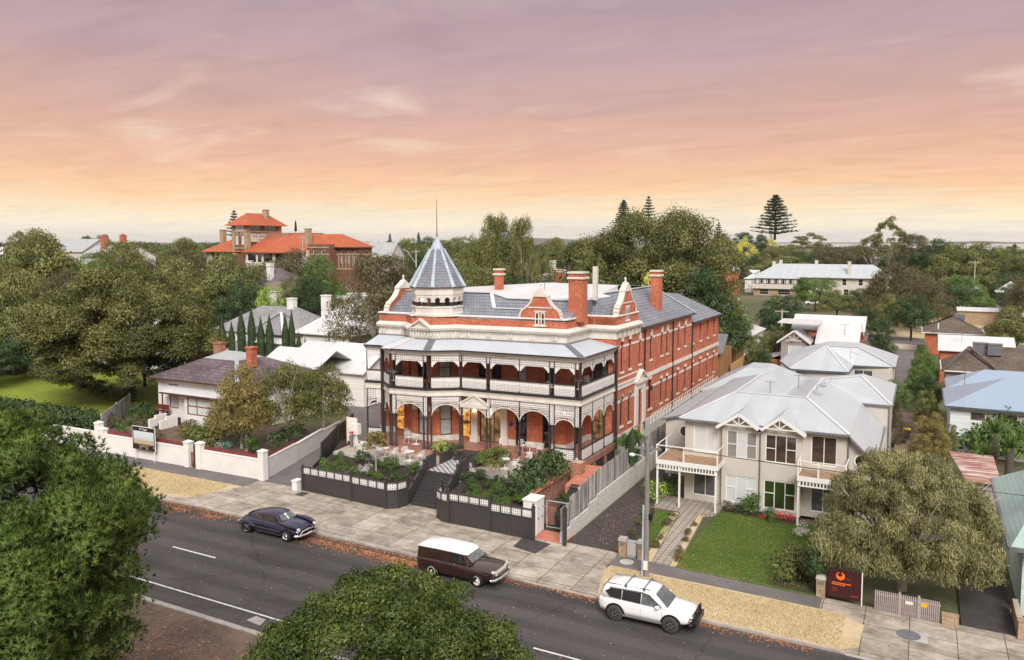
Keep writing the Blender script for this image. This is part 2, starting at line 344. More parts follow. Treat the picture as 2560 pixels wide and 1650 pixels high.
def text(s, size, mat, parent, M4, ext=.01, align='CENTER', name='lettering', spacing=1.0):
    cu = bpy.data.curves.new(name, 'FONT'); cu.body = s; cu.size = size; cu.extrude = ext; cu.align_x = align; cu.align_y = 'CENTER'; cu.space_character = spacing
    cu.materials.append(MT[mat]); tmp = bpy.data.objects.new('tmp', cu); me = bpy.data.meshes.new_from_object(tmp); bpy.data.objects.remove(tmp)
    o = link(name, me, parent, True); o.matrix_basis = M4; return o
def face_matrix(p, d, up=(0,0,1)):      # text reading along d, standing up
    d = Vector(d).normalized(); u = Vector(up); n = d.cross(u).normalized(); u = n.cross(d)
    m = Matrix.Identity(4)
    for i in range(3): m[i][0] = d[i]; m[i][1] = u[i]; m[i][2] = n[i]; m[i][3] = p[i]
    return m
# ------------------------------------------------------------------ materials of the place
plain('stucco', (.66,.62,.56), .7, .13, 1.3, sc=(1,1,.3)); plain('stucco_grey', (.55,.53,.50), .7, .1, .8)
plain('paint_white', (.78,.77,.74), .45, .04, 2); plain('lace_white', (.76,.74,.71), .55, .08, 3)
plain('iron_dark', (.035,.032,.033), .45, .25, 2); plain('fence_dark', (.05,.046,.046), .5, .12, 1.2)
plain('paint_black', (.012,.012,.014), .35, .2, 2); plain('chrome', (.8,.8,.8), .12, .05, 2, 1)
plain('wall_white', (.78,.76,.73), .65, .08, .6); plain('wall_beige', (.57,.53,.47), .75, .05, .9); plain('wall_cream', (.62,.58,.50), .7, .06, .9)
bricks('brick_red', (.63,.165,.072), (.44,.10,.05), (.55,.33,.24), stain=.30, msize=.008)
bricks('brick_orange', (.44,.15,.08), (.33,.10,.055), (.50,.38,.30), .24, .086, stain=.3)
bricks('brick_brown', (.24,.095,.06), (.18,.07,.045), (.25,.18,.13), stain=.25)
bricks('brick_tan', (.50,.34,.20), (.42,.27,.15), (.5,.44,.36), .3, .1)
rows('slate_blue', (.27,.29,.32), (.215,.235,.26), .22, .3, .45, .14, (.78,.76,.8))
rows('slate_purple', (.19,.15,.16), (.125,.10,.11), .2, .32, .5, .25, (.6,.5,.5))
rows('slate_grey', (.33,.32,.33), (.26,.25,.26), .2, .3, .6, .2)
rows('tile_brown', (.16,.125,.105), (.12,.095,.08), .19, .33, .7, .25, (.75,.7,.55))
rows('tile_orange', (.52,.14,.06), (.44,.11,.05), .25, .4, .7, .1); rows('shingle_brown', (.24,.19,.17), (.2,.155,.14), .16, .3, .85, .2)
metalroof('roof_white', (.60,.595,.585), 'x', .2, .5, .06); metalroof('roof_pale', (.445,.475,.49), 'x', .2, .4, .07); metalroof('roof_blue', (.29,.36,.45), 'x', .2, .35, .05)
metalroof('verandah_metal', (.52,.57,.62), 'xy', .3, .35, .06); plain('lead_blue', (.40,.46,.52), .5, .25, 1.5, .05); plain('lead_grey', (.16,.16,.17), .5, .2, 2)
metalroof('roof_green', (.36,.47,.43), 'x', .2, .6, .15); metalroof('roof_grey', (.38,.39,.385), 'x', .2, .6, .1)
boards('weatherboard', (.72,.69,.65), .17); boards('weatherboard_white', (.72,.75,.76), .18); boards('weatherboard_green', (.55,.68,.62), .17); boards('weatherboard_mauve', (.36,.30,.29), .17)
boards('fence_old', (.25,.235,.22), .16, .9, True, .55, 1.0, (.36,.34,.32)); boards('timber_brown', (.36,.19,.08), .12, .6, True, .25); boards('deck', (.36,.22,.13), .12, .6, True, .25)
boards('timber_new', (.55,.33,.15), .14, .7, True, .15); plain('sleeper', (.60,.57,.50), .85, .22, 1.6, sc=(1,1,5)); plain('pole_wood', (.23,.21,.195), .9, .35, 3, sc=(6,6,.4))
glass('glass_dark', (.012,.013,.015)); glass('glass_grey', (.09,.095,.10), .06); glass('glass_blind', (.62,.64,.63), .12, .6, .06); glass('glass_sheer', (.45,.46,.46), .1, .7, .3)
glass('glass_brown', (.055,.035,.028), .05); glass('glass_green', (.03,.05,.012), .05); glass('screen_grey', (.26,.245,.23), .4, .3, .1)
glass('glass_red', (.06,.012,.008), .05)
emit('glass_lit', (1.0,.42,.08), .6, .95, 2.6); emit('lamp', (1, .62, .25), 9, .02); emit('glass_dim', (.8,.42,.16), .25, .9, 1.6)
plain('timber_red', (.17,.035,.03), .4, .15, 2); plain('timber_stain', (.32,.14,.05), .5, .2, 3); plain('gutter_brown', (.10,.045,.04), .4, .15, 2); plain('gutter_blue', (.10,.125,.14), .4, .15, 2)
plain('tile_red', (.30,.13,.095), .5, .2, 1.2, var2=(.36,.19,.15)); plain('paving_brick', (.52,.19,.12), .8, .25, 2.5)
plain('bark', (.10,.075,.06), .9, .35, 4, sc=(3,3,.6)); plain('bark_pale', (.42,.38,.34), .85, .35, 3, sc=(2,2,.6)); plain('bark_birch', (.62,.58,.54), .8, .3, 3, sc=(1,1,3)); plain('bark_dark', (.055,.045,.04), .95, .3, 3)
plain('soil', (.045,.032,.026), .95, .4, 3); plain('stone', (.45,.43,.40), .85, .25, 3)
plain('seam', (.006,.006,.006), .6); plain('concrete_wall', (.40,.38,.355), .85, .2, 1)
foliage('leaf_fig', (.020,.025,.007), (.065,.070,.020), (.20,.18,.062), .3); foliage('leaf_pine', (.024,.040,.009), (.060,.098,.019), (.145,.175,.038), .2)
foliage('leaf_bush', (.010,.019,.004), (.034,.051,.010), (.105,.118,.025), .2, .4); foliage('leaf_wattle', (.072,.076,.036), (.155,.152,.070), (.29,.27,.13), .4); foliage('leaf_olive', (.038,.045,.014), (.092,.10,.030), (.19,.18,.065), .3)
foliage('leaf_dark', (.013,.026,.010), (.030,.052,.018), (.075,.098,.035)); foliage('leaf_green', (.026,.050,.010), (.06,.10,.022), (.135,.185,.05)); foliage('leaf_lime', (.08,.13,.022), (.16,.22,.045), (.30,.36,.11))
foliage('leaf_brown', (.028,.027,.012), (.072,.064,.030), (.145,.122,.062)); foliage('leaf_autumn', (.062,.056,.018), (.155,.128,.044), (.28,.212,.088), .35); foliage('leaf_yellow', (.26,.21,.04), (.46,.36,.08), (.60,.5,.16), .35)
foliage('leaf_cypress', (.011,.020,.009), (.024,.040,.015), (.05,.07,.026), .1); foliage('leaf_bluegreen', (.03,.06,.045), (.075,.12,.095), (.17,.23,.19)); foliage('leaf_norfolk', (.022,.030,.020), (.042,.052,.035), (.075,.085,.055), .1)
foliage('flower_white', (.35,.30,.25), (.55,.45,.40), (.75,.72,.68), .2); foliage('flower_red', (.2,.01,.015), (.4,.03,.03), (.5,.2,.08), .2); foliage('leaf_litter', (.10,.04,.015), (.22,.085,.03), (.36,.17,.075), .1); foliage('twigs', (.10,.085,.075), (.17,.14,.125), (.26,.22,.2), .1)
# ground surfaces
def ground_mat(name, stops, s1, s2, rough=.9, b=.2, k=.6, sc=None):
    m, t, bs = newmat(name); oc = objco(t); f1 = noise(t, oc, s1, 6, .7, sc); f2 = noise(t, oc, s2, 4, .7)
    f = MATH(t, 'ADD', MATH(t, 'MULTIPLY', f1, k), MATH(t, 'MULTIPLY', f2, 1-k)); c = RAMP(t, f, stops); t.links.new(c, bs.inputs['Base Color'])
    bs.inputs['Roughness'].default_value = rough; bs.inputs['Specular IOR Level'].default_value = .3; bump(t, bs, f2, b, .03); return m
ground_mat('asphalt', [(.28,(.036,.032,.031)),(.45,(.058,.052,.050)),(.6,(.080,.071,.067)),(.75,(.12,.102,.092))], .12, 9, .8, .25, .55, (.35,1.6,1))
t = MT['asphalt'].node_tree; bs = [n for n in t.nodes if n.type == 'BSDF_PRINCIPLED'][0]; src = bs.inputs['Base Color'].links[0].from_socket; oc = objco(t)
vo = N(t, 'ShaderNodeTexVoronoi', feature='DISTANCE_TO_EDGE'); vo.inputs['Scale'].default_value = .13; wn = N(t, 'ShaderNodeTexNoise'); wn.inputs['Scale'].default_value = .9; wn.inputs['Detail'].default_value = 5; t.links.new(oc, wn.inputs['Vector'])
t.links.new(MIX(t, .35, oc, wn.outputs['Color'], 'LINEAR_LIGHT'), vo.inputs['Vector'])
ck = RAMP(t, vo.outputs['Distance'], [(0,(.72,)*3),(.004,(.8,)*3),(.009,(1,)*3)]); sy = N(t, 'ShaderNodeSeparateXYZ'); t.links.new(oc, sy.inputs[0])
ln_ = RAMP(t, MATH(t, 'ADD', MATH(t, 'SINE', MATH(t, 'MULTIPLY', sy.outputs[1], 3.4)), MATH(t, 'MULTIPLY', noise(t, oc, .3, 4, .6, (.3,1,1)), 1.2)), [(0,(.86,)*3),(1,(1.14,)*3)])
pt = RAMP(t, noise(t, oc, .16, 3, .5, (.6,1.3,1)), [(.56,(1,)*3),(.575,(.80,.79,.79)),(.7,(.82,.8,.8))])
t.links.new(MIX(t, 1, MIX(t, 1, MIX(t, 1, src, ck, 'MULTIPLY'), ln_, 'MULTIPLY'), pt, 'MULTIPLY'), bs.inputs['Base Color'])
ground_mat('asphalt_path', [(.3,(.10,.09,.085)),(.5,(.15,.135,.13)),(.7,(.21,.19,.18))], .5, 7, .85, .2, .6)
ground_mat('dry_grass', [(.28,(.14,.14,.035)),(.40,(.38,.30,.15)),(.5,(.53,.41,.25)),(.7,(.66,.54,.38))], .22, 6, .95, .8, .62)
ground_mat('lawn', [(.30,(.028,.060,.010)),(.46,(.058,.105,.016)),(.56,(.11,.14,.03)),(.68,(.26,.23,.09))], .3, 7, .95, .8, .55)
ground_mat('lawn_bright', [(.28,(.12,.16,.014)),(.5,(.20,.25,.025)),(.75,(.30,.32,.045))], .4, 5, .95, .8, .6)
ground_mat('earth', [(.3,(.07,.048,.038)),(.45,(.115,.08,.06)),(.55,(.18,.125,.095)),(.7,(.26,.15,.09))], .35, 6, .95, .6, .6)
ground_mat('land', [(.3,(.05,.06,.025)),(.5,(.10,.10,.045)),(.7,(.22,.19,.11))], .03, 1.2, .95, .3, .6)
ground_mat('gravel_tan', [(.3,(.30,.24,.18)),(.5,(.42,.35,.27)),(.7,(.52,.45,.36))], .5, 8, .95, .5, .5)
ground_mat('far_land', [(.3,(.10,.10,.08)),(.5,(.15,.14,.10)),(.7,(.22,.19,.13))], .004, .02, .95, .0, .6)
ground_mat('water_flat', [(.3,(.40,.39,.36)),(.5,(.46,.43,.38)),(.7,(.55,.5,.43))], .0012, .01, .5, .0, .6, (.3,3,1))
m, t, b = newmat('slabs'); oc = objco(t); n = N(t, 'ShaderNodeTexBrick', offset=0.0); t.links.new(oc, n.inputs['Vector'])
n.inputs['Color1'].default_value = (.43,.385,.325,1); n.inputs['Color2'].default_value = (.33,.29,.245,1); n.inputs['Mortar'].default_value = (.13,.11,.09,1)
n.inputs['Scale'].default_value = 1; n.inputs['Mortar Size'].default_value = .026; n.inputs['Brick Width'].default_value = 2.05; n.inputs['Row Height'].default_value = 1.52
g = RAMP(t, noise(t, oc, .55, 7, .72, (1,1.4,1)), [(.30,(.42,.38,.34)),(.46,(.86,.82,.77)),(.66,(1.35,1.32,1.28))]); g2 = RAMP(t, noise(t, oc, 3.5, 5, .7), [(.3,(.82,)*3),(.7,(1.15,)*3)])
t.links.new(MIX(t, 1, MIX(t, 1, n.outputs[0], g, 'MULTIPLY'), g2, 'MULTIPLY'), b.inputs['Base Color']); b.inputs['Roughness'].default_value = .85
m, t, b = newmat('pavers'); oc = objco(t); n = N(t, 'ShaderNodeTexBrick', offset=0.0); t.links.new(oc, n.inputs['Vector'])
n.inputs['Color1'].default_value = (.40,.35,.29,1); n.inputs['Color2'].default_value = (.34,.295,.245,1); n.inputs['Mortar'].default_value = (.16,.13,.09,1)
n.inputs['Scale'].default_value = 1; n.inputs['Mortar Size'].default_value = .03; n.inputs['Brick Width'].default_value = .42; n.inputs['Row Height'].default_value = .42
g = RAMP(t, noise(t, oc, 1.5, 5, .7), [(.3,(.8,)*3),(.7,(1.15,)*3)]); t.links.new(MIX(t, 1, n.outputs[0], g, 'MULTIPLY'), b.inputs['Base Color']); b.inputs['Roughness'].default_value = .85
m, t, b = newmat('checker'); n = N(t, 'ShaderNodeTexChecker'); t.links.new(objco(t), n.inputs['Vector']); n.inputs['Scale'].default_value = 4.2
n.inputs['Color1'].default_value = (.7,.68,.66,1); n.inputs['Color2'].default_value = (.14,.14,.145,1); t.links.new(n.outputs[0], b.inputs['Base Color']); b.inputs['Roughness'].default_value = .4
plain('marking', (.62,.61,.58), .7, .25, 6); plain('kerb', (.36,.33,.30), .85, .25, 1.5); plain('bitumen', (.06,.052,.05), .9, .25, 2)
m, t, b = newmat('rusty_roof'); s = N(t, 'ShaderNodeSeparateXYZ'); t.links.new(objco(t), s.inputs[0])
f = noise(t, objco(t), .9, 6, .7, (.5,3,1)); t.links.new(RAMP(t, f, [(.42,(.55,.50,.46)),(.5,(.36,.17,.12)),(.62,(.26,.09,.07))]), b.inputs['Base Color']); b.inputs['Roughness'].default_value = .75
bump(t, b, MATH(t, 'SINE', MATH(t, 'MULTIPLY', s.outputs[0], 30)), .3, .01)
# ------------------------------------------------------------------ ground, roads, paths
def clipx(pts, xc, keep_lt):
    out = []
    for i in range(len(pts)):
        a, b = pts[i], pts[(i+1) % len(pts)]; ia = (a[0] <= xc) == keep_lt; ib = (b[0] <= xc) == keep_lt
        if ia: out.append(a)
        if ia != ib: k = (xc-a[0])/(b[0]-a[0]); out.append((xc, a[1]+(b[1]-a[1])*k))
    return out
def sheet(name, polys, dz, mat, thick=0, kind='structure'):
    mb = MB()
    for pts in polys:
        for part in (clipx(pts, -45, True), clipx(clipx(pts, -45, False), 25, True), clipx(clipx(pts, -45, False), 25, False)):
            if len(part) < 3: continue
            t = [(x, y, gz(x)+dz) for x, y in part]
            if thick: mb.slab(t, thick)
            else: mb.poly(t)
    return tag(mb.build(name, mat), kind=kind)
def rect(x0, x1, y0, y1): return [(x0,y0),(x1,y0),(x1,y1),(x0,y1)]
mb = MB(); gx = [-9000,-1500,-400,-45,25,400,1500,9000]; gy = [-200,60,400,2000,9000]
for i in range(len(gx)-1):
    for j in range(len(gy)-1): mb.poly([(gx[a],gy[b],gz(gx[a])-.03) for a, b in ((i,j),(i+1,j),(i+1,j+1),(i,j+1))])
tag(mb.build('ground', 'land'), kind='structure')
KY = 39.25   # kerb line on the hotel side
sheet('road', [rect(-170,90,27.75,KY-.05)], 0, 'asphalt')
sheet('reserve_ground', [rect(-170,90,2,27.4)], .09, 'earth')
sheet('kerb_near', [rect(-170,90,27.45,27.75)], .13, 'kerb', .25)
sheet('kerb', [rect(-170,-47.2,KY-.15,KY), [(-47.2,KY-.15),(-43.8,KY-.12),(-43.8,KY+.03),(-47.2,KY)], rect(-43.8,-19.2,KY-.15,KY), rect(-14.9,-2.6,KY-.15,KY)], .12, 'kerb', .25)
sheet('kerb_crossing', [rect(-19.2,-14.9,KY-.2,KY), rect(-2.6,22,KY-.2,KY), ], .03, 'kerb', .1)
sheet('forecourt_pavement', [[(-48.2,KY),(-14.9,KY),(-15.8,43.1),(-15.8,45.3),(-45,45.6),(-45,43.85)], [(-32.0,45.44),(-28.6,45.4),(-28.6,46.8),(-32.0,46.8)]], .118, 'slabs', .2)
sheet('verge_grass', [[(-170,KY),(-48.6,KY),(-46.6,KY+.9),(-45.1,43.8),(-170,43.8)], [(-14.9,KY),(-2.9,KY),(-2.1,KY+.6),(-2.0,42.4),(-3.4,43.2),(-9,43.3),(-15.6,43.3),(-15.75,42.6)]], .13, 'dry_grass', .2)
sheet('footpath', [rect(-170,-45,43.8,45.72), [(-15.8,43.3),(-9,43.25),(-4.2,43.2),(-4.2,44.75),(-15.8,44.95)]], .122, 'asphalt_path', .2)
sheet('crossover_pavement', [[(-2.6,KY),(30,KY),(30,44.6),(-3.2,44.75),(-4.2,44.75),(-4.2,43.2),(-2.0,42.4)]], .119, 'slabs', .2)
sheet('driveway', [[(-19.2,45.3),(-15.8,45.0),(-15.9,46.2),(-16.4,54),(-17,60),(-17.4,92),(-19.2,92)]], .1, 'bitumen')
sheet('driveway_hotel', [[(-44.8,45.7),(-41,45.4),(-41.8,48.5),(-44.3,56),(-46,66),(-52,82),(-64,84),(-56,70),(-49,59),(-46.3,50.6)]], .11, 'asphalt_path')
sheet('pavement_patch', [[(-22.0,44.8),(-20.0,44.6),(-20.2,42.7),(-21.9,43.1)], rect(-40.3,-39.6,44.2,45.0)], .126, 'bitumen')
sheet('brick_pad', [[(-21.4,45.0),(-19.3,44.85),(-19.3,46.6),(-21.3,46.6)]], .13, 'paving_brick')
sheet('lane_marking', [rect(-40.2,-36.6,33.28,33.40), rect(-15.6,-12.0,32.75,32.87), rect(-62,-58.4,33.3,33.42), rect(2,5.6,32.6,32.72), rect(-160,-22,29.2,29.31)], .004, 'marking')
mb = MB(); mb.lathe([(.42,0),(.42,.012)], (-14.95,44.2,gz(-15)+.125), 20); tag(mb.build('manhole_cover', 'stone'), 'round pale access cover set in the dark footpath near the pole', 'manhole cover')
t_ = thing('manhole_cover', 'oval dark iron cover in the concrete slabs by the driveway', 'manhole cover', (-.04,42.35,gz(0)+.12))
mb = MB(); mb.lathe([(.55,0),(.55,.012)], (-.04,42.35,gz(0)+.12), 24); mb.build('lid', 'lead_grey', t_)
mb = MB(); mb.box(-.85,.8,41.8,42.9,gz(0)+.118,gz(0)+.124); mb.build('surround', 'stone', t_)
mb = MB(); mb.lathe([(.3,0),(.34,.06),(.2,.12)], (-33.1,24.3,gz(-33)+.09), 9, sy=.6); tag(mb.build('stone', 'stone'), 'flat pale stone lying on the bare brown earth near the pine', 'stone')
sheet('drain_patch', [[(-29.3,28.5),(-28.3,28.4),(-28.5,29.0),(-29.2,29.05)]], .003, 'kerb')
# far water, far shore
mb = MB(); mb.poly([(300,1700,.6),(4200,1200,.6),(4200,7000,.6),(-1500,7000,.6),(-1500,5200,.6),(-400,3000,.6)]); tag(mb.build('water', 'water_flat'), kind='structure')
mb = MB(); rng = random.Random(5)
prev = None
for i in range(61):
    x = -4200+i*170; h = 22+26*math.sin(i*.21)+14*math.sin(i*.53+1)+rng.uniform(0,9); y = 7300-.10*x
    cur = (x, y, max(8,h))
    if prev: mb.add([(prev[0],prev[1],0),(cur[0],cur[1],0),cur,prev,(prev[0],prev[1]+900,0),(cur[0],cur[1]+900,0)], [(0,1,2,3),(3,2,5,4)])
    prev = cur
tag(mb.build('hills', 'far_land'), kind='structure')
# ------------------------------------------------------------------ the hotel
def HT(u, v, z): x = -21.94+u+.024*v; return (x, 54+.05*u+v, z)
def H2(u, v): return HT(u, v, 0)[:2]
hotel = thing('hotel_building', 'two storey red brick hotel with white iron lace verandahs and a cone topped turret', 'hotel', HT(-9,15,0))
zf, zb, ze, zr = 2.3, 7.06, 10.08, 10.62
W = [(-19.2,2.75),(-16.5,2.75),(-15.1,1.4),(-13.1,1.3),(-11.6,2.65),(-2.35,2.85),(-2.3,7.0),(0,7.0),(0,28.7)]
SG = [Seg(H2(*W[i]), H2(*W[i+1])) for i in range(len(W)-1)]
# lower and upper openings per wall face: (a0,a1,z0,z1,arch, pane, nx, nz)
def uu(i, u): # distance along front face i for a local u
    return (u-W[i][0])/(W[i+1][0]-W[i][0])*SG[i].L
OPS = {0: [(1.5,2.35,2.55,5.0,0,'glass_lit',1,2),(1.35,2.2,7.25,9.2,0,'glass_dark',1,2)],
 1: [(.6,1.35,7.2,9.2,0,'glass_dark',1,1)],
 2: [(.5,1.55,2.75,5.3,0,'glass_sheer',1,2),(.5,1.5,7.3,9.3,0,'glass_dark',1,2)],
 3: [(.55,1.55,2.75,5.3,0,'glass_sheer',1,2),(.5,1.5,7.3,9.3,0,'glass_sheer',1,2)],
 4: [(uu(4,-11.4),uu(4,-10.55),2.5,5.1,0,'glass_lit',1,2),(uu(4,-9.7),uu(4,-7.85),2.32,5.25,0,'glass_dim',3,1),(uu(4,-6.55),uu(4,-5.6),2.32,5.0,0,'glass_dark',2,1),(uu(4,-4.3),uu(4,-3.55),2.32,5.0,0,'glass_dark',1,1),
     (uu(4,-9.8),uu(4,-9.15),7.5,9.1,0,'glass_dark',1,2),(uu(4,-8.6),uu(4,-7.78),7.12,9.3,0,'glass_dark',2,1),(uu(4,-6.4),uu(4,-5.6),7.3,9.2,0,'glass_sheer',1,2),(uu(4,-4.1),uu(4,-3.3),7.3,9.2,0,'glass_grey',1,2)],
 5: [(1.7,3.0,2.32,5.2,0,'glass_dark',1,1)],
 6: [(.35,1.5,2.35,5.4,0,'glass_dim',2,2),(.4,1.7,7.2,9.3,0,'glass_grey',2,2)]}
side = SG[7]; sv = lambda v: v-7.0
s_up = [(8.47,.55,7.86,10.33),(10.32,.55,7.88,10.33),(12.8,.5,7.94,10.02),(15.8,.6,7.95,10.05),(18.85,.6,7.93,10.05),(20.5,.6,7.92,10.05),(24.15,.6,7.95,10.05),(26.5,.6,7.95,10.05)]
s_lo = [(8.44,.62,3.35,5.85,1),(10.3,.62,3.35,5.85,1),(15.6,.95,3.5,6.15,0),(18.85,.6,3.45,5.72,0),(20.55,.6,3.5,5.72,0),(24.1,.65,3.5,5.78,0),(26.6,.65,3.5,5.78,0)]
OPS[7] = [(sv(v)-w/2,sv(v)+w/2,a,b,0,'glass_dark',1,2) for v,w,a,b in s_up]+[(sv(v)-w/2,sv(v)+w/2,a,b,c,'glass_red' if c else 'glass_dark',1,2) for v,w,a,b,c in s_lo]+[(sv(12.75)-.5,sv(12.75)+.5,2.5,5.65,1,'screen_grey',1,1)]
RB = Seg(H2(-.08,28.7), H2(-.08,40.2))
OPR = [(v-28.7-.33,v-28.7+.33,a,b,0,'glass_red',1,2) for v in (29.55,32.55,35.5,38.3) for a,b in ((7.86,9.72),(3.6,5.8))]
mb = MB()
for i, sg in enumerate(SG):
    top = 11.15 if i == 7 else 12.3
    wall(mb, sg, 1.0, top, [o[:5] for o in OPS.get(i, [])], .2)
wall(mb, RB, 1.0, 10.15, [o[:5] for o in OPR], .2)
for P, Q, zt in (((-.08,40.2),(-12,40.2),10.15),((-19.2,26),(-19.2,2.75),12.3),((0,28.7),(-.08,28.7),11.15),((-12,40.2),(-12,26),10.15),((-12,26),(-19.2,26),11.15)):
    sg = Seg(H2(*P), H2(*Q)); wall(mb, sg, 1.0, zt)
mb.build('wall', 'brick_red', hotel)
mb = MB(HT); mb.box(-.32,-.002,7.0,12.35,11.1,12.46); mb.box(-2.3,-.32,7.0,7.3,11.1,12.46); mb.build('parapet', 'brick_red', hotel)
for i, ops in list(OPS.items())+[(8, OPR)]:
    sg = RB if i == 8 else SG[i]
    for o in ops:
        ent = o[5] in ('glass_dim',) and i == 4
        low_side = i == 7 and o[4]
        window(hotel, sg, *o[:4], depth=.18, nx=o[6], nz=o[7], fw=.075, frame='iron_dark' if (i < 7 and o[5] != 'glass_sheer') or ent else ('timber_red' if i == 8 else 'iron_dark'), pane=o[5], arch=bool(o[4]), sill='stucco' if i >= 7 and o[2] > 3 else None,
               name='door' if o[2] < 2.4 or 7.1 < o[2] < 7.15 else 'window')
# white mouldings ------------------------------------------------
mb = MB()
def band(sg, z0, z1, n=.05, ops=(), lo=0, hi=None, each=None):
    global mb
    hi = sg.L if hi is None else hi; cur = lo
    for a0, a1 in sorted([(o[0], o[1]) for o in ops if o[2] < z1 and o[3] > z0]):
        if a0 > cur and a0 < hi: bar(mb, sg, cur, a0, -.02, n, z0, z1)
        cur = max(cur, a1)
        if each and len(mb.f): mb.build(each, 'stucco', hotel); mb = MB()
    if cur < hi: bar(mb, sg, cur, hi, -.02, n, z0, z1)
for sg, ops in ((side, OPS[7]), (RB, OPR)):
    band(sg, 6.46, 6.82, .09, ops); band(sg, 5.36, 5.56, .04, ops); band(sg, 1.0, 2.72, .07, ops)
    if sg is side: band(sg, 9.84, 10.02, .04, ops); band(sg, 10.85, 10.95, .05, ops, 5.6); band(sg, 6.82, 6.92, .16, ops, 0, 5.3); band(sg, 7.3, 7.42, .06, ops, 0, 5.3)
mb.build('string_course', 'stucco', hotel)
for i in (0,1,2,3,4,5,6): mb = MB(); band(SG[i], 1.0, 2.75, .06, OPS[i], each='plinth'); mb.build('plinth', 'stucco', hotel)
mb = MB()
for v, w, a, b in s_up:       # keystones above the upper side windows
    c = sv(v); h = .62 if v > 12 else .55; mb = MB()
    bar(mb, side, c-.2, c+.2, .005, .1, b+.02, b+.02+h*.55); bar(mb, side, c-.1, c+.1, .005, .13, b+.02+h*.55, b+.02+h); mb.build('window_head', 'stucco', hotel)
for v, w, a, b, ar in s_lo:
    c = sv(v); mb = MB()
    if ar:
        ap = arcpts(c-w/2-.22, c+w/2+.22, b-w/2, w/2+.22); ip = arcpts(c-w/2, c+w/2, b-w/2, w/2)
        for k in range(ARC): mb.slab([side.p(*((ap[k][0], .07, ap[k][1]))), side.p(ap[k+1][0], .07, ap[k+1][1]), side.p(ip[k+1][0], .07, ip[k+1][1]), side.p(ip[k][0], .07, ip[k][1])], .02)
    else: bar(mb, side, c-.26, c+.26, .005, .09, b+.02, b+.26)
    mb.build('window_head', 'stucco', hotel)
for v in (29.55,32.55,35.5,38.3): mb = MB(); bar(mb, RB, v-28.7-.28, v-28.7+.28, .005, .09, 5.82, 6.06); mb.build('window_head', 'stucco', hotel)
mb = MB()
# side door surround with pediment
c = sv(12.75)
for s in (-1,1): bar(mb, side, c+s*.95-.28, c+s*.95+.28, .006, .2, 2.72, 6.35)
bar(mb, side, c-1.35, c+1.35, .006, .34, 6.35, 6.6); bar(mb, side, c-.65, c+.65, .006, .1, 5.75, 6.35)
mb.slab([side.p(c-1.4,.4,6.62), side.p(c,.4,7.5), side.p(c,.0,7.5), side.p(c-1.4,.0,6.62)], .14); mb.slab([side.p(c,.4,7.5), side.p(c+1.4,.4,6.62), side.p(c+1.4,.0,6.62), side.p(c,.0,7.5)], .14)
mb.poly([side.p(c-1.2,.12,6.6), side.p(c+1.2,.12,6.6), side.p(c,.12,7.36)])
mb.build('door_surround', 'stucco', hotel)
# entrance pilasters and capitals on the bay piers
for u in (-10.1,-7.5): mb = MB(); bar(mb, SG[4], uu(4,u)-.28, uu(4,u)+.28, .006, .22, 2.3, 5.3); bar(mb, SG[4], uu(4,u)-.36, uu(4,u)+.36, .006, .3, 2.3, 2.8); mb.build('pilaster', 'stucco', hotel)
for i, a in ((0,2.5),(1,.25),(2,.24),(2,1.77),(3,.26),(3,1.8)): mb = MB(); bar(mb, SG[i], a-.22, a+.22, .006, .07, 4.75, 5.15); mb.build('capital', 'stucco', hotel)
# entablature, cornice and coping around the front block ----------
OUT = [(-19.2,26),(-19.2,2.75)]+W[1:8]+[(0,12.3)]
def offset(poly, d):      # offset an open polyline outwards (to the right)
    out = []
    for i, p in enumerate(poly):
        ns = []
        for a, b in ((i-1,i),(i,i+1)):
            if a < 0 or b >= len(poly): continue
            dx, dy = poly[b][0]-poly[a][0], poly[b][1]-poly[a][1]; L = math.hypot(dx,dy); ns.append((dy/L,-dx/L))
        if len(ns) == 1: n = ns[0]; k = d
        else:
            n = (ns[0][0]+ns[1][0], ns[0][1]+ns[1][1]); L = math.hypot(*n); n = (n[0]/L,n[1]/L); k = d/max(.3, n[0]*ns[0][0]+n[1]*ns[0][1])
        out.append((p[0]+n[0]*k, p[1]+n[1]*k))
    return out
def profile_run(mb, poly, prof, mi=0):
    rs = [[HT(x, y, z) for x, y in offset(poly, d)] for d, z in prof]
    n = len(poly); vs = [p for r in rs for p in r]
    mb.add(vs, [(k*n+i, k*n+i+1, (k+1)*n+i+1, (k+1)*n+i) for k in range(len(rs)-1) for i in range(n-1)], mi)
    for e in (0, n-1): mb.poly([r[e] for r in (rs if e else rs[::-1])], mi)
mb = MB()
profile_run(mb, OUT[1:], [(-.1,10.66),(.09,10.66),(.09,11.22),(.18,11.26),(.18,11.34),(.40,11.38),(.40,11.46),(.48,11.5),(.48,11.58),(.10,11.78),(-.1,11.78)])
mb.build('cornice', 'stucco', hotel)
mb = MB(); profile_run(mb, OUT, [(-.32,12.44),(.08,12.44),(.08,12.51),(.03,12.56),(-.32,12.56)]); mb.build('coping', 'stucco', hotel)
def brk(sg, a, z0, pair=True):     # brackets under the cornice
    mb = MB()
    if pair: bar(mb, sg, a-.18, a+.18, .085, .11, z0+.02, 11.24); bar(mb, sg, a-.18, a-.08, .1, .24, z0, 11.24); bar(mb, sg, a+.08, a+.18, .1, .24, z0, 11.24)
    else: bar(mb, sg, a-.07, a+.07, .1, .26, z0, 11.24)
    mb.build('bracket', 'stucco', hotel)
for i in (2,3,4):
    n = {2:4,3:4,4:5}[i]
    for k in range(n): brk(SG[i], SG[i].L*(k+.5)/n if i == 4 else SG[i].L*(k+.3)/(n-.4), 10.86)
for a in (.5,2.4): brk(SG[0], a, 10.86)
for k in range(6): brk(side, .45+k*.95, 10.8, False)
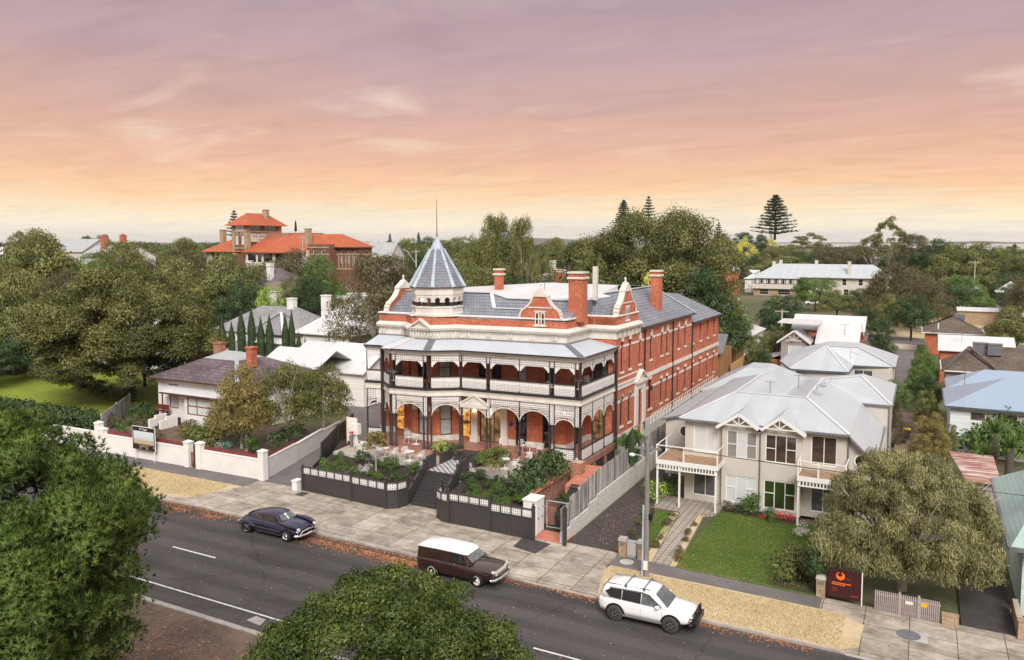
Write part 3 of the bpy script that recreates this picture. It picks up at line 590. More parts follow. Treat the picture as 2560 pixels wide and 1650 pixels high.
# small pediment over the bay
sg = SG[2]; mb = MB(); c = sg.L*.5
mb.slab([sg.p(c-1.1,.56,11.54), sg.p(c,.56,12.24), sg.p(c,.05,12.32), sg.p(c-1.1,.05,11.62)], .13); mb.slab([sg.p(c,.56,12.32), sg.p(c+1.1,.56,11.62), sg.p(c+1.1,.05,11.62), sg.p(c,.05,12.32)], .13)
mb.poly([sg.p(c-.95,.3,11.6), sg.p(c+.95,.3,11.6), sg.p(c,.3,12.2)]); mb.build('pediment', 'stucco', hotel)
# Dutch gables --------------------------------------------------
def dutch(P, Q, z0, H, th=.35, windows=True, name='curved_gable'):
    sg = Seg(H2(*P), H2(*Q)); w = sg.L/2
    half = [(1,0),(.985,.1),(.93,.2),(.83,.28),(.70,.33),(.66,.36),(.55,.43),(.44,.53),(.36,.64),(.32,.72)]
    pts = [(w-w*x, z0+H*z) for x, z in half]; full = pts+[(2*w-a, z) for a, z in reversed(pts)]
    m = MB(); f = [sg.p(a,.02,z) for a, z in full]; b = [sg.p(a,-th,z) for a, z in full]
    m.poly(f); m.poly(b[::-1]); o = m.build(name, 'brick_red', hotel)
    m = MB(); n = len(full)
    for i in range(n-1):
        if i == n//2-1: continue
        (a0,z0_),(a1,z1_) = full[i], full[i+1]; dx, dz = a1-a0, z1_-z0_; L = math.hypot(dx,dz) or 1; nx, nz = -dz/L*.13, dx/L*.13
        q = [(a0,z0_),(a1,z1_),(a1+nx,z1_+nz),(a0+nx,z0_+nz)]
        F = [sg.p(a,.09,z) for a, z in q]; B = [sg.p(a,-th-.06,z) for a, z in q]
        m.add(F+B, [(0,1,2,3),(7,6,5,4),(3,2,6,7),(1,0,4,5)])
    bar(m, sg, w-.36*w-.1, w+.36*w+.1, -th-.06, .1, z0+H*.72, z0+H*.76)
    for n0, n1 in ((.1,-th-.06),):
        F = [sg.p(w-.36*w-.08,n0,z0+H*.76), sg.p(w+.36*w+.08,n0,z0+H*.76), sg.p(w,n0,z0+H*1.0)]; B = [sg.p(w-.36*w-.08,n1,z0+H*.76), sg.p(w+.36*w+.08,n1,z0+H*.76), sg.p(w,n1,z0+H*1.0)]
        m.add(F+B, [(0,1,2),(5,4,3),(1,4,5,2),(0,2,5,3)])
    bar(m, sg, w-.6*w, w+.6*w, .025, .07, z0+H*.345, z0+H*.385)
    t = sg.p(w,-th/2,z0+H); m.lathe([(.1,-.1),(.16,.0),(.1,.12),(.05,.16),(.11,.26),(.10,.36),(.02,.44)], t, 8)
    m.build('coping', 'stucco', o)
    if windows:
        m = MB()
        for s in (-1,1): bar(m, sg, w+s*.24-.17, w+s*.24+.17, .03, .06, z0-.5, z0+H*.22)
        bar(m, sg, w-.55, w+.55, .03, .1, z0-.62, z0-.5); bar(m, sg, w-.5, w+.5, .03, .09, z0+H*.22, z0+H*.26); m.build('niche_frame', 'stucco', o)
        m = MB()
        for s in (-1,1): bar(m, sg, w+s*.24-.08, w+s*.24+.08, .061, .068, z0-.42, z0+H*.17)
        m.build('niche_pane', 'glass_dark', o)
dutch((-6.15,2.76),(-2.85,2.83), 12.52, 2.35)
dutch((0,7.5),(0,11.6), 12.52, 2.6)
dutch((-19.2,8.4),(-19.2,3.6), 12.52, 2.6, windows=False)
# roofs -----------------------------------------------------------
mb = MB(HT)
mb.poly([(-18.9,3.0,12.1),(-10.6,3.0,12.1),(-10.6,6.3,14.15),(-18.9,6.3,14.15)]); mb.poly([(-10.6,3.0,12.1),(-8.9,3.0,12.1),(-8.9,6.0,13.72),(-10.6,6.3,14.15)])
mb.poly([(-8.9,3.0,12.1),(-2.4,3.0,12.1),(-2.4,6.0,13.72),(-8.9,6.0,13.72)]); mb.poly([(-2.4,3.0,12.1),(-2.4,7.2,12.1),(-2.4,8.8,13.73),(-2.4,6.0,13.73)]); mb.poly([(-2.4,7.2,12.1),(-.3,7.2,12.1),(-2.4,8.8,13.73)])
mb.poly([(-.3,7.2,12.1),(-.3,12.3,12.1),(-2.4,12.2,13.73),(-2.4,8.8,13.73)])
mb.poly([(.3,12.4,11.1),(.3,28.9,11.1),(-3.2,25.6,13.95),(-3.2,12.2,13.95)]); mb.poly([(.3,28.9,11.1),(-12,28.9,11.1),(-8.7,25.6,13.95),(-3.2,25.6,13.95)])
mb.poly([(-12,28.9,11.1),(-12,12.2,11.1),(-8.7,12.2,13.95),(-8.7,25.6,13.95)]); mb.poly([(-19,26,11.1),(-19,3,12.1),(-18.9,6.3,14.15),(-15.5,22.5,13.95)]); mb.poly([(-12,26,11.1),(-19,26,11.1),(-15.5,22.5,13.95),(-8.7,22.5,13.95)])
mb.poly([(.25,28.7,10.1),(.25,40.5,10.1),(-3.8,36.5,12.6),(-3.8,28.7,12.6)]); mb.poly([(.25,40.5,10.1),(-12.3,40.5,10.1),(-8,36.5,12.6),(-3.8,36.5,12.6)]); mb.poly([(-3.8,28.7,12.6),(-3.8,36.5,12.6),(-8,36.5,12.6),(-8,28.7,12.6)]); mb.poly([(-12.3,40.5,10.1),(-12.3,28.7,10.1),(-8,28.7,12.6),(-8,36.5,12.6)])
mb.poly([(.3,12.4,11.1),(-3.2,12.2,13.95),(-2.4,12.2,13.73),(-.3,12.3,12.1)])
mb.build('slate_roof', 'slate_blue', hotel)
mb = MB(HT)
mb.poly([(-18.9,6.3,14.16),(-10.6,6.3,14.16),(-10.2,16,14.6),(-15.5,16,14.0)]); mb.poly([(-10.6,6.3,14.16),(-8.9,6.0,13.73),(-2.4,6.0,13.74),(-2.4,12.2,13.74),(-3.2,12.2,13.96),(-3.2,16,14.5),(-10.2,16,14.6)])
mb.poly([(-10.2,16,14.6),(-3.2,16,14.5),(-3.2,25.6,13.96),(-8.7,25.6,13.96)]); mb.poly([(-15.5,16,14.0),(-10.2,16,14.6),(-8.7,25.6,13.96),(-15.5,22.5,13.96)]); mb.poly([(-3.2,12.2,13.96),(-3.2,16,14.5),(-3.2,16,13.2),(-3.2,12.2,13.2)]); mb.box(-18.3,-3.3,6.6,22,13.3,13.55)
for p, q in (((-10.6,6.3,14.2),(-9.5,4.7,13.05)),((-18.9,6.25,14.2),(-10.6,6.25,14.2)),((-9.5,4.7,13.05),(-6.2,4.7,13.05)),((-8.9,6.0,13.78),(-2.4,6.0,13.78)),((-10.6,6.3,14.2),(-8.9,6,13.78)),((-3.2,12.2,14),(-3.2,25.6,14)),((-3.2,25.6,14),(.3,28.9,11.15))): mb.beam(p, q, .3, .08)
mb.build('flat_roof', 'roof_white', hotel)
mb = MB(HT)
mb.beam((.36,12.4,11.06),(.36,28.9,11.06),.16,.16); mb.build('gutter', 'iron_dark', hotel); mb = MB(HT); mb.beam((.3,28.7,10.07),(.3,40.5,10.07),.16,.16); mb.build('gutter', 'iron_dark', hotel)
for v, zt in ((13.9,11.1),(22.1,11.1),(28.8,10.1)): mb = MB(HT); mb.tube([(.1,v,zt),(.1,v,2.0)], .07, 6); mb.build('downpipe', 'iron_dark', hotel)
chimney(hotel, -11.35, 9, 13, 16.1, .58, .6, bands=1, T=HT); chimney(hotel, -2.35, 5, 12.2, 16.1, 1.15, 1.0, bands=1, T=HT); chimney(hotel, -1.1, 20.5, 11.6, 15.75, .85, .95, bands=1, T=HT)
mb = MB(HT); mb.box(-2.3,-1.95,7.8,8.15,13.7,16.45); mb.build('flue', 'wall_cream', hotel)
for u, v, z, h in ((-6.6,8.0,13.8,1.6),(-3.4,7.8,13.7,1.3)):
    mb = MB(HT); mb.tube([(u,v,z),(u,v,z+h)], .025, 5); mb.beam((u-.45,v,z+h-.1),(u+.45,v,z+h-.1),.03,.03)
    for k in range(4): mb.beam((u-.35+k*.22,v-.25,z+h-.1),(u-.35+k*.22,v+.25,z+h-.1),.02,.02)
    mb.build('aerial', 'lead_grey', hotel)
# turret ----------------------------------------------------------
UC, VC, AP = -13.85, 3.2, 1.87; RV = AP/math.cos(math.pi/8); OPH = math.pi/8
def octo(r, z): return [HT(UC+r*math.cos(OPH+2*math.pi*k/8), VC+r*math.sin(OPH+2*math.pi*k/8), z) for k in range(8)]
mb = MB(); mb.loft([octo(RV,11.0), octo(RV,12.6)]); tur = mb.build('turret', 'brick_red', hotel)
mb = MB(); mb.loft([octo(r,z) for r, z in ((RV+.02,12.42),(RV+.14,12.5),(RV+.14,12.66),(RV+.02,12.72),(RV+.02,13.1),(RV+.1,13.14),(RV+.1,13.26),(RV-.25,13.26),(RV-.25,13.0))]); mb.build('balustrade', 'stucco', tur)
mb = MB(); mb.loft([octo(r,z) for r, z in ((RV-.5,14.0),(RV+.02,14.0),(RV+.02,14.12),(RV+.08,14.2),(RV+.08,14.62),(RV+.2,14.7),(RV+.2,14.78),(RV-.5,14.78))]); mb.build('drum', 'stucco', tur)
plain('room_brown', (.15,.12,.105), .8, .2); mb = MB(); mb.loft([octo(RV-.5,13.05), octo(RV-.5,13.06)]); mb.loft([octo(1.05,13.0),octo(1.05,14.7)]); mb.build('room', 'room_brown', tur)
mc = MB(); ma = MB()
for k in range(8):
    A, B = octo(RV,0)[k], octo(RV,0)[(k+1)%8]; sg = Seg(A[:2], B[:2])
    if sg.n.dot(sg.P-Vector(H2(UC,VC))) < 0: sg = Seg(B[:2], A[:2])
    for a in (.0, sg.L*.5, sg.L):
        p = sg.p(a,-.14,13.22); mc.lathe([(.15,0),(.12,.06),(.13,.34),(.17,.38)], p, 8)
        bar(ma, sg, max(0,a-.2), min(sg.L,a+.2), -.26, .0, 13.58, 13.72)
    for a0 in (0, sg.L*.5):      # two arches per face
        a1 = a0+sg.L*.5; ap = arcpts(a0+.15, a1-.15, 13.70, .27); up = 13.95
        for i in range(len(ap)-1): ma.add([sg.p(ap[i][0],.0,ap[i][1]), sg.p(ap[i+1][0],.0,ap[i+1][1]), sg.p(ap[i+1][0],.0,up+.1), sg.p(ap[i][0],.0,up+.1), sg.p(ap[i][0],-.26,ap[i][1]), sg.p(ap[i+1][0],-.26,ap[i+1][1])], [(0,1,2,3),(1,0,4,5)])
        bar(ma, sg, a0, a0+.17, -.26, 0, 13.70, 14.05); bar(ma, sg, a1-.17, a1, -.26, 0, 13.70, 14.05)
mc.build('column_ring', 'iron_dark', tur); ma.build('arch_ring', 'stucco', tur)
mb = MB(); mb.ball(HT(UC-.6,VC-1.3,13.75), .13, 8); mb.build('lamp', 'lamp', tur)
CONE = [(2.2,14.78),(1.98,15.12),(1.58,15.9),(1.08,16.8),(.54,17.85),(.05,18.85)]
mb = MB(); mb.loft([octo(r,z) for r, z in CONE[:5]]); cone = mb.build('spire', 'slate_blue', tur)
mb = MB(); mb.loft([octo(r+.03,z) for r, z in CONE[4:]]); mb.loft([octo(.6,17.8),octo(.58,17.92)])
for k in range(8):
    pr = [octo(r+.02,z)[k] for r, z in CONE[:5]]; mb.tube(pr, [.21,.2,.18,.15,.12], 6)
mb.build('lead_hips', 'lead_blue', cone)
mb = MB(); mb.loft([octo(2.25,14.7),octo(2.25,14.82)]); mb.build('eave_gutter', 'gutter_brown', tur)
mb = MB(); p = HT(UC,VC,18.8); mb.tube([p,(p[0],p[1],21.9)], [.045,.02], 5); mb.ball((p[0],p[1],19.0), .09, 8); mb.build('flagpole', 'lead_grey', tur)
# verandah -------------------------------------------------------
VF = [(-18.6,2.75),(-18.6,.05),(-17.0,.2),(-15.35,-1.3),(-11.95,-1.2),(-9.85,.1),(0,0),(0,7)]
VS = [Seg(H2(*VF[i]), H2(*VF[i+1])) for i in range(len(VF)-1)]
inner = [(-18.6,2.75),(-16.5,2.75),(-15.1,1.4),(-13.1,1.3),(-11.6,2.65),(-2.35,2.85),(-2.3,7)]
def ring_poly(d): return offset(VF, d)
def flat(name, d, z, th, mat, inn=inner):
    mb = MB(HT); o = ring_poly(d)
    mb.slab([(x,y,z) for x, y in o]+[(x,y,z) for x, y in reversed(inn[1:])], th); return mb.build(name, mat, hotel)
flat('verandah_floor', .12, zf, .5, 'tile_red'); flat('balcony_floor', .1, zb+.02, .12, 'iron_dark'); flat('balcony_soffit', .06, zb-.11, .1, 'wall_cream'); 
mb = MB(); VFc = VF[1:]
profile_run(mb, VFc, [(-.25,zb-.56),(.05,zb-.56),(.05,zb-.42),(.02,zb-.4),(.02,zb-.12),(.12,zb-.06),(-.25,zb-.06)]); mb.build('fascia', 'stucco', hotel)
mb = MB(); profile_run(mb, VFc, [(-.06,zb-.06),(.16,zb-.06),(.16,zb+.03),(-.06,zb+.03)]); mb.build('balcony_gutter', 'iron_dark', hotel)
mb = MB(); profile_run(mb, VFc, [(-.15,ze-.36),(.04,ze-.36),(.04,ze-.3),(.22,ze-.12),(.22,ze-.06),(-.15,ze-.06)]); mb.build('eave_fascia', 'stucco', hotel)
mb = MB(); profile_run(mb, VFc, [(.2,ze-.06),(.36,ze-.06),(.36,ze+.03),(.2,ze+.03)]); mb.build('eave_gutter', 'iron_dark', hotel)
mb = MB(HT); eo = offset(VFc, .33); ti = [(-19.2,2.72),(-16.55,2.72),(-15.1,1.36),(-13.1,1.26),(-11.6,2.6),(-2.3,2.8),(-2.28,7.0)]
for i in range(6):
    if i == 0: mb.slab([(eo[0][0],eo[0][1],ze),(eo[1][0],eo[1][1],ze),(*ti[1],zr),(*ti[0],zr)], .05)
    else: mb.slab([(*eo[i],ze),(*eo[i+1],ze),(*ti[i+1],zr),(*ti[i],zr)], .05)
vr = mb.build('verandah_roof', 'verandah_metal', hotel)
mb = MB(HT)
for i, w in ((3,.55),(5,.45)): mb = MB(HT); mb.beam((*eo[i],ze+.02),(*ti[i],zr+.02), w, .04); mb.build('valley_flashing', 'lead_grey', vr)
mb = MB(HT); mb.beam((*eo[2],ze+.03),(*ti[2],zr+.03), .9, .05); mb.build('hip_flashing', 'roof_white', vr)
mb = MB(); profile_run(mb, ti, [(0,zr-.04),(.16,zr-.04),(.12,zr+.06),(0,zr+.1)]); mb.build('top_flashing', 'lead_grey', vr)
flat('verandah_ceiling', -.05, ze-.3, .06, 'wall_cream')
# posts
def vpt(i, a, n=-.06): return VS[i].p(a, n, 0)
def va(i, u): return (u-VF[i][0])/(VF[i+1][0]-VF[i][0])*VS[i].L
PO = [(1,.08),(2,.05),(2,VS[2].L-.2),(3,.16),(3,.52),(3,VS[3].L-.42),(3,VS[3].L-.08),(4,.25),(4,VS[4].L-.08)]+[(5,va(5,u)) for u in (-9.75,-7.64,-7.34,-4.87,-2.43,-2.05,-.42,-.08)]+[(6,.3),(6,2.45),(6,4.75),(6,6.85)]
def post_mesh():
    mb = MB(); mb.lathe([(.11,0),(.11,.25),(.075,.3),(.07,2.1),(.06,2.5)], (0,0,zf), 8); mb.lathe([(.055,2.5),(.10,2.53),(.12,2.6),(.07,2.66),(.05,2.7),(.045,4.2)], (0,0,zf), 8)
    mb.lathe([(.085,0),(.085,.15),(.055,.2),(.05,1.05),(.075,1.08),(.045,1.15),(.04,2.6)], (0,0,zb), 8); return mb
pm = None
for i, a in PO:
    x, y, _ = vpt(i, a)
    if pm is None: o = post_mesh().build('post', 'iron_dark', hotel); pm = o.data
    else: o = link('post', pm, hotel)
    o.matrix_basis = Matrix.Translation((x,y,0))
mb = MB(); 
for i, a, r in ((2,.0,.13),(6,7.0,.11)): mb = MB(); x, y, _ = vpt(i, a, .1); mb.tube([(x,y,10.0),(x,y,1.8)], r, 6); mb.build('downpipe', 'iron_dark', hotel)
# iron lace: open patterns of thin bars
def lace(mb, sg, a0, a1, z0, z1, cell=.16, n=0.0, w=.028, th=.02, diag=True):
    nx = max(1, round((a1-a0)/cell)); nz = max(1, round((z1-z0)/cell)); dx, dz = (a1-a0)/nx, (z1-z0)/nz
    for j in (0, nz): bar(mb, sg, a0, a1, n, n+th, z0+j*dz-w, z0+j*dz+w)
    for i in range(nx+1): bar(mb, sg, a0+i*dx-w/2, a0+i*dx+w/2, n+.002, n+th-.002, z0, z1)
    if not diag: return
    for i in range(nx):
        for j in range(nz):
            x, z = a0+i*dx, z0+j*dz; k = .33; X0, X1, XM, Z0, Z1, ZM = x, x+dx, x+dx/2, z, z+dz, z+dz/2
            for cx, cz, hx, hz in ((X0,Z0,XM-k*dx,ZM-k*dz),(X1,Z0,XM+k*dx,ZM-k*dz),(X1,Z1,XM+k*dx,ZM+k*dz),(X0,Z1,XM-k*dx,ZM+k*dz)):
                mb.poly([sg.p(cx,n+th,cz), sg.p(XM,n+th,cz), sg.p(XM,n+th,hz), sg.p(hx,n+th,ZM), sg.p(cx,n+th,ZM)])
def spandrel(mb, sg, a0, a1, zt, zs, crown, n=0.0):
    """lace filling above an arch between two posts, with the arch rim"""
    ap = arcpts(a0, a1, zs, crown-zs, 12)
    for i in range(12):
        (x0,y0),(x1,y1) = ap[i], ap[i+1]; c = Vector(((a0+a1)/2, zs)); k = .07
        o0 = Vector((x0,y0)); o1 = Vector((x1,y1)); f0 = o0+(o0-c).normalized()*k; f1 = o1+(o1-c).normalized()*k
        mb.add([sg.p(o0.x,n+.03,o0.y), sg.p(o1.x,n+.03,o1.y), sg.p(f1.x,n+.03,f1.y), sg.p(f0.x,n+.03,f0.y), sg.p(o0.x,n-.03,o0.y), sg.p(o1.x,n-.03,o1.y)], [(0,1,2,3),(1,0,4,5)])
    cell = .15; nx = max(2, round((a1-a0)/cell)); dx = (a1-a0)/nx
    for i in range(nx):
        x = a0+dx*(i+.5); r = (a1-a0)/2; t = (x-(a0+a1)/2)/r; zz = zs+(crown-zs)*math.sqrt(max(0,1-t*t))+.03
        z = zt
        while z-dx > zz:
            q = [(x-dx*.46,z-dx/2),(x,z-dx*.96),(x+dx*.46,z-dx/2),(x,z-dx*.04)]; r_ = [(x+(p[0]-x)*.4, z-dx/2+(p[1]-z+dx/2)*.4) for p in q]
            for s in range(4): mb.poly([sg.p(q[s][0],n,q[s][1]), sg.p(q[(s+1)%4][0],n,q[(s+1)%4][1]), sg.p(r_[(s+1)%4][0],n,r_[(s+1)%4][1]), sg.p(r_[s][0],n,r_[s][1])])
            z -= dx
        if i: bar(mb, sg, a0+dx*i-.012, a0+dx*i+.012, n-.008, n+.008, min(zt, zs+(crown-zs)*math.sqrt(max(0,1-((a0+dx*i-(a0+a1)/2)/r)**2))), zt)
BAYS = [(1,.1,VS[1].L-.02,4.6,5.5),(2,.1,VS[2].L-.25,4.7,5.6),(3,.55,VS[3].L-.45,4.85,5.82),(4,.28,VS[4].L-.1,4.85,5.82),(5,va(5,-9.72),va(5,-7.66),4.75,5.55),(5,va(5,-7.3),va(5,-4.9),4.85,5.83),(5,va(5,-4.84),va(5,-2.46),4.85,5.83),(5,va(5,-2.02),va(5,-.45),4.65,5.38),
        (6,.33,2.42,4.75,5.6),(6,2.48,4.72,4.75,5.6),(6,4.78,6.8,4.75,5.6)]
for bi, (i, a0, a1, zs, crown) in enumerate(BAYS):
    sg = VS[i]; mb = MB(); zt = crown+.14
    if bi != 4:
        lace(mb, sg, a0, a1, zt+.05, zb-.6, .17, -.07); spandrel(mb, sg, a0, a1, zt, zs, crown, -.06)
        if bi == 7: bar(mb, sg, a0, a1, -.08, -.05, zt+.45, zb-.58)
    else: spandrel(mb, sg, a0, a1, crown+.1, zs, crown, -.06)
    mb.build('arch_lace', 'lace_white', hotel)
    mb = MB(); lace(mb, sg, a0, a1, ze-.86, ze-.42, .17, -.07)       # upper frieze with corner drops
    for e, s in ((a0,1),(a1,-1)):
        for k, (w_, h_) in enumerate(((.42,.12),(.28,.26),(.14,.42))): bar(mb, sg, min(e,e+s*w_), max(e,e+s*w_), -.068-.001*k, -.052+.001*k, ze-.86-h_, ze-.84)
    mb.build('frieze', 'lace_white', hotel)
    mb = MB()                                            # bulging balustrade panel
    sgm = sg; n_ = -.02; lace(mb, sgm, a0, a1, zb+.1, zb+.9, .115, n_, .03); bar(mb, sgm, a0, a1, n_-.002, n_+.024, zb+.62, zb+.80); 
    o = mb.build('balustrade', 'lace_white', hotel)
    m2 = MB(); bar(m2, sg, a0, a1, -.09, .05, zb+.93, zb+1.0); bar(m2, sg, a0, a1, -.06, .03, zb+.03, zb+.09); m2.build('handrail', 'iron_dark', o)
    if bi in (0,7,8,9,10):
        mb = MB(); lace(mb, sg, a0, a1, zf+.1, zf+.88, .17, -.06, .03); o = mb.build('balustrade', 'lace_white', hotel)
        m2 = MB(); bar(m2, sg, a0, a1, -.1, .0, zf+.9, zf+.96); bar(m2, sg, a0, a1, -.08, .0, zf+.02, zf+.08); m2.build('handrail', 'iron_dark', o)
for i, a0, a1 in ((3,.16,.52),(3,VS[3].L-.42,VS[3].L-.08),(5,va(5,-7.64),va(5,-7.34)),(5,va(5,-2.43),va(5,-2.05)),(5,va(5,-.42),va(5,-.08)),(4,VS[4].L-.08,VS[4].L+.01)):
    mb = MB(); lace(mb, VS[i], a0+.06, a1-.06, 4.95, 6.4, .15, -.07); mb.build('post_lace', 'lace_white', hotel); mb = MB(); lace(mb, VS[i], a0, a1, ze-.86, ze-.42, .15, -.07); mb.build('post_lace', 'lace_white', hotel)
# entrance pediment, lamps, lettering, plaque
sg = VS[5]; c = va(5,-8.7); mb = MB()
mb.slab([sg.p(c-1.3,.1,5.95), sg.p(c,.1,6.72), sg.p(c,-.1,6.72), sg.p(c-1.3,-.1,5.95)], .14); mb.slab([sg.p(c,.1,6.72), sg.p(c+1.3,.1,5.95), sg.p(c+1.3,-.1,5.95), sg.p(c,-.1,6.72)], .14)
mb.poly([sg.p(c-1.15,.0,5.92), sg.p(c+1.15,.0,5.92), sg.p(c,.0,6.62)]); bar(mb, sg, c-1.2, c+1.2, -.08, .06, 5.62, 5.94); mb.build('entrance_pediment', 'stucco', hotel)
for i, (u, v, z) in enumerate(((-9.9,2.2,4.95),(-7.6,.7,5.2),(-1.4,.4,5.9),(-2.2,6.2,5.6))):
    mb = MB(HT); mb.ball((u,v,z), .12, 8); mb.tube([(u,v,z+.1),(u,v,z+.35)], .02, 5); mb.build('lamp', 'lamp', hotel)
d = VS[5].d; p = VS[5].p(va(5,-8.0), .10, 9.87)
text('QUEENSCLIFF   HOTEL', .26, 'iron_dark', hotel, face_matrix(p, (d.x,d.y,0)), .01, spacing=1.55)
mb = MB(); p = SG[4].p(uu(4,-6.95), .01, 4.0); n = SG[4].n
ring = [tuple(Vector(p)+Vector((SG[4].d.x,SG[4].d.y,0))*.17*math.cos(t*math.pi/8)+Vector((0,0,1))*.2*math.sin(t*math.pi/8)+Vector((n.x,n.y,0))*.02) for t in range(16)]
mb.poly(ring); plain('plaque_blue', (.02,.07,.22), .3, .1); mb.build('plaque', 'plaque_blue', hotel)
# wall lantern by the side door
mb = MB(); p = side.p(sv(13.9), .0, 5.9); q = side.p(sv(13.9), .7, 5.95); mb.tube([p, side.p(sv(13.9),.4,6.1), q], .03, 5); mb.box(q[0]-.12,q[0]+.12,q[1]-.12,q[1]+.12,5.5,5.9); mb.build('wall_lantern', 'iron_dark', hotel)
# verandah base: dark boards and corner piers
mb = MB(); 
for i in range(1,7): bar(mb, VS[i], 0 if i < 5 else 0, VS[i].L, -.05, .03, .2, zf-.28)
mb.build('verandah_base', 'fence_dark', hotel)
mb = MB()
for i, a in ((5,VS[5].L-.45),(6,.0),(6,2.4),(6,4.7)): bar(mb, VS[i], a, a+.45, -.3, .08, .0, zf-.05)
mb.build('pier', 'brick_orange', hotel)
# ------------------------------------------------------------------ hotel forecourt terrace
TZ = 1.86
tp = MB(); tp.prism([(-41.2,49.6),(-31.95,49.6),(-31.95,52.9),(-33.3,52.6),(-37.3,52.6),(-38.9,53.6),(-41.6,53.6)], 0, TZ); tp.prism([(-28.95,49.7),(-22.9,50.2),(-22.4,54.0),(-28.95,53.5)], 0, TZ)
tp.prism([(-31.95,51.9),(-31.4,51.9),(-31.4,53),(-31.95,52.9)], 0, TZ); tag(tp.build('terrace_ground', 'gravel_tan'), kind='structure')
mb = MB()
for pts in ([(-40.5,45.35,1.0),(-31.95,46.3,.95),(-31.95,49.6,1.72),(-41.3,49.6,1.72)], [(-28.8,46.3,.95),(-22.3,45.1,.85),(-22.6,50.2,1.72),(-28.8,49.7,1.72)], [(-41.3,49.6,1.72),(-41.2,49.6,1.72),(-41.6,53.6,1.8),(-43.6,53.6,1.8)]): mb.slab(pts, 1.1)
tag(mb.build('garden_soil', 'soil'), kind='structure')
mb = MB()      # rough stone edging of the beds
rng = random.Random(3)
for x0, x1 in ((-41,-32.2),(-28.7,-23)):
    x = x0
    while x < x1:
        w = rng.uniform(.3,.6); mb.box(x,x+w*.92,49.45+rng.uniform(-.1,.1),49.8,1.5,TZ+rng.uniform(.02,.14)); x += w
tag(mb.build('stone_edging', 'stone'), kind='structure')
st = thing('entrance_stairs', 'broad dark steps from the pavement up to the chequered landing of the hotel', 'stairs', (-30.5,47.5,.1))
mb = MB()
for i in range(10): y = 46.45+i*.215; z1 = .02+(i+1)*.184; mb.box(-31.7,-29.2,y,48.7,z1-.184,z1)
mb.build('step_flight', 'fence_dark', st)
mb = MB()
for i in range(3): mb.box(-31.5,-29.2,51.9+i*.35,53.6,TZ+i*.148,TZ+(i+1)*.148)
mb.build('step_flight', 'fence_dark', st)
mb = MB(); mb.box(-31.7,-28.95,48.7,51.9,.3,TZ+.01); mb.build('landing', 'checker', st)
for s, xx in ((0,-31.85),(1,-29.02)):
    mb = MB()
    mb.slab([(xx-.08,46.3,.95),(xx+.08,46.3,.95),(xx+.08,48.8,2.75),(xx-.08,48.8,2.75)], .9); mb.box(xx-.13,xx+.13,48.8,49.9,1.0,2.8)
    for k in range(3): mb.box(xx-.11,xx+.11,46.9+k*.75,47.02+k*.75,.6,1.6+k*.55)
    mb.box(xx-.12,xx+.12,50.7,52.2,1.0,2.6); mb.build('side_wall', 'fence_dark', st)
def post(mb, x, y, z0, z1, w=.15):
    mb.box(x-w/2,x+w/2,y-w/2,y+w/2,z0,z1-.3); mb.box(x-w*.62,x+w*.62,y-w*.62,y+w*.62,z1-.3,z1-.22); mb.lathe([(.05,-.22),(.09,-.14),(.09,-.08),(.03,0)], (x,y,z1), 8)
for x, y, zb_, zt in ((-31.85,46.25,.1,2.2),(-29.02,46.3,0,2.25),(-31.85,49.9,1.2,3.1),(-29.02,49.9,1.2,3.1)):
    mb = MB(); post(mb, x, y, zb_, zt); mb.build('post', 'fence_dark', st)
# street fence in two pieces
def street_fence(label, path, posts, tops, steps):
    t = thing('street_fence', label, 'fence', (path[0][0],path[0][1],0))
    for i, ((a, b), ztop, zbase) in enumerate(zip(zip(path, path[1:]), tops, steps)):
        sg = Seg(a, b); m = MB(); bar(m, sg, 0, sg.L, -.04, .0, zbase, ztop-.58); bar(m, sg, 0, sg.L, -.06, .03, zbase, zbase+.14)
        bar(m, sg, 0, sg.L, -.07, .04, ztop-.62, ztop-.55); bar(m, sg, 0, sg.L, -.07, .04, ztop-.07, ztop)
        n = max(1, round(sg.L/.78))
        for k in range(n+1): a_ = sg.L*k/n; bar(m, sg, max(0,a_-.04), min(sg.L,a_+.04), -.065, .035, ztop-.58, ztop-.04)
        p = m.build('panel', 'fence_dark', t); m = MB()
        for k in range(n): lace(m, sg, sg.L*k/n+.06, sg.L*(k+1)/n-.06, ztop-.53, ztop-.09, .15, -.03, .03, .02)
        m.build('lace_inset', 'lace_white', p)
    for x, y, z0, z1 in posts: m = MB(); post(m, x, y, z0, z1, .17); m.build('post', 'fence_dark', t)
    return t
street_fence('dark boarded street fence with white lace insets, left of the entrance steps', [(-40.5,45.3),(-35.9,45.15),(-32.75,44.95),(-32.1,45.4),(-31.85,46.25)], [(-40.5,45.3,.05,2.05),(-35.9,45.15,0,2.3),(-32.75,44.95,0,2.2)], [1.9,1.85,1.8,1.8], [.03,0,-.05,-.05])
street_fence('dark boarded street fence with white lace insets, between the steps and the white cabinet', [(-29.02,46.3),(-28.75,45.2),(-28.1,44.75),(-27.5,44.7),(-24.36,44.7),(-21.3,44.65)], [(-27.5,44.7,-.1,2.2),(-24.36,44.7,-.15,2.35),(-21.25,44.65,-.25,2.15)], [1.85,1.85,1.88,1.98,1.75], [-.1,-.1,-.12,-.15,-.2])
t = thing('driveway_fence', 'dark paling fence climbing beside the hotel driveway', 'fence', (-41.6,48.7,1))
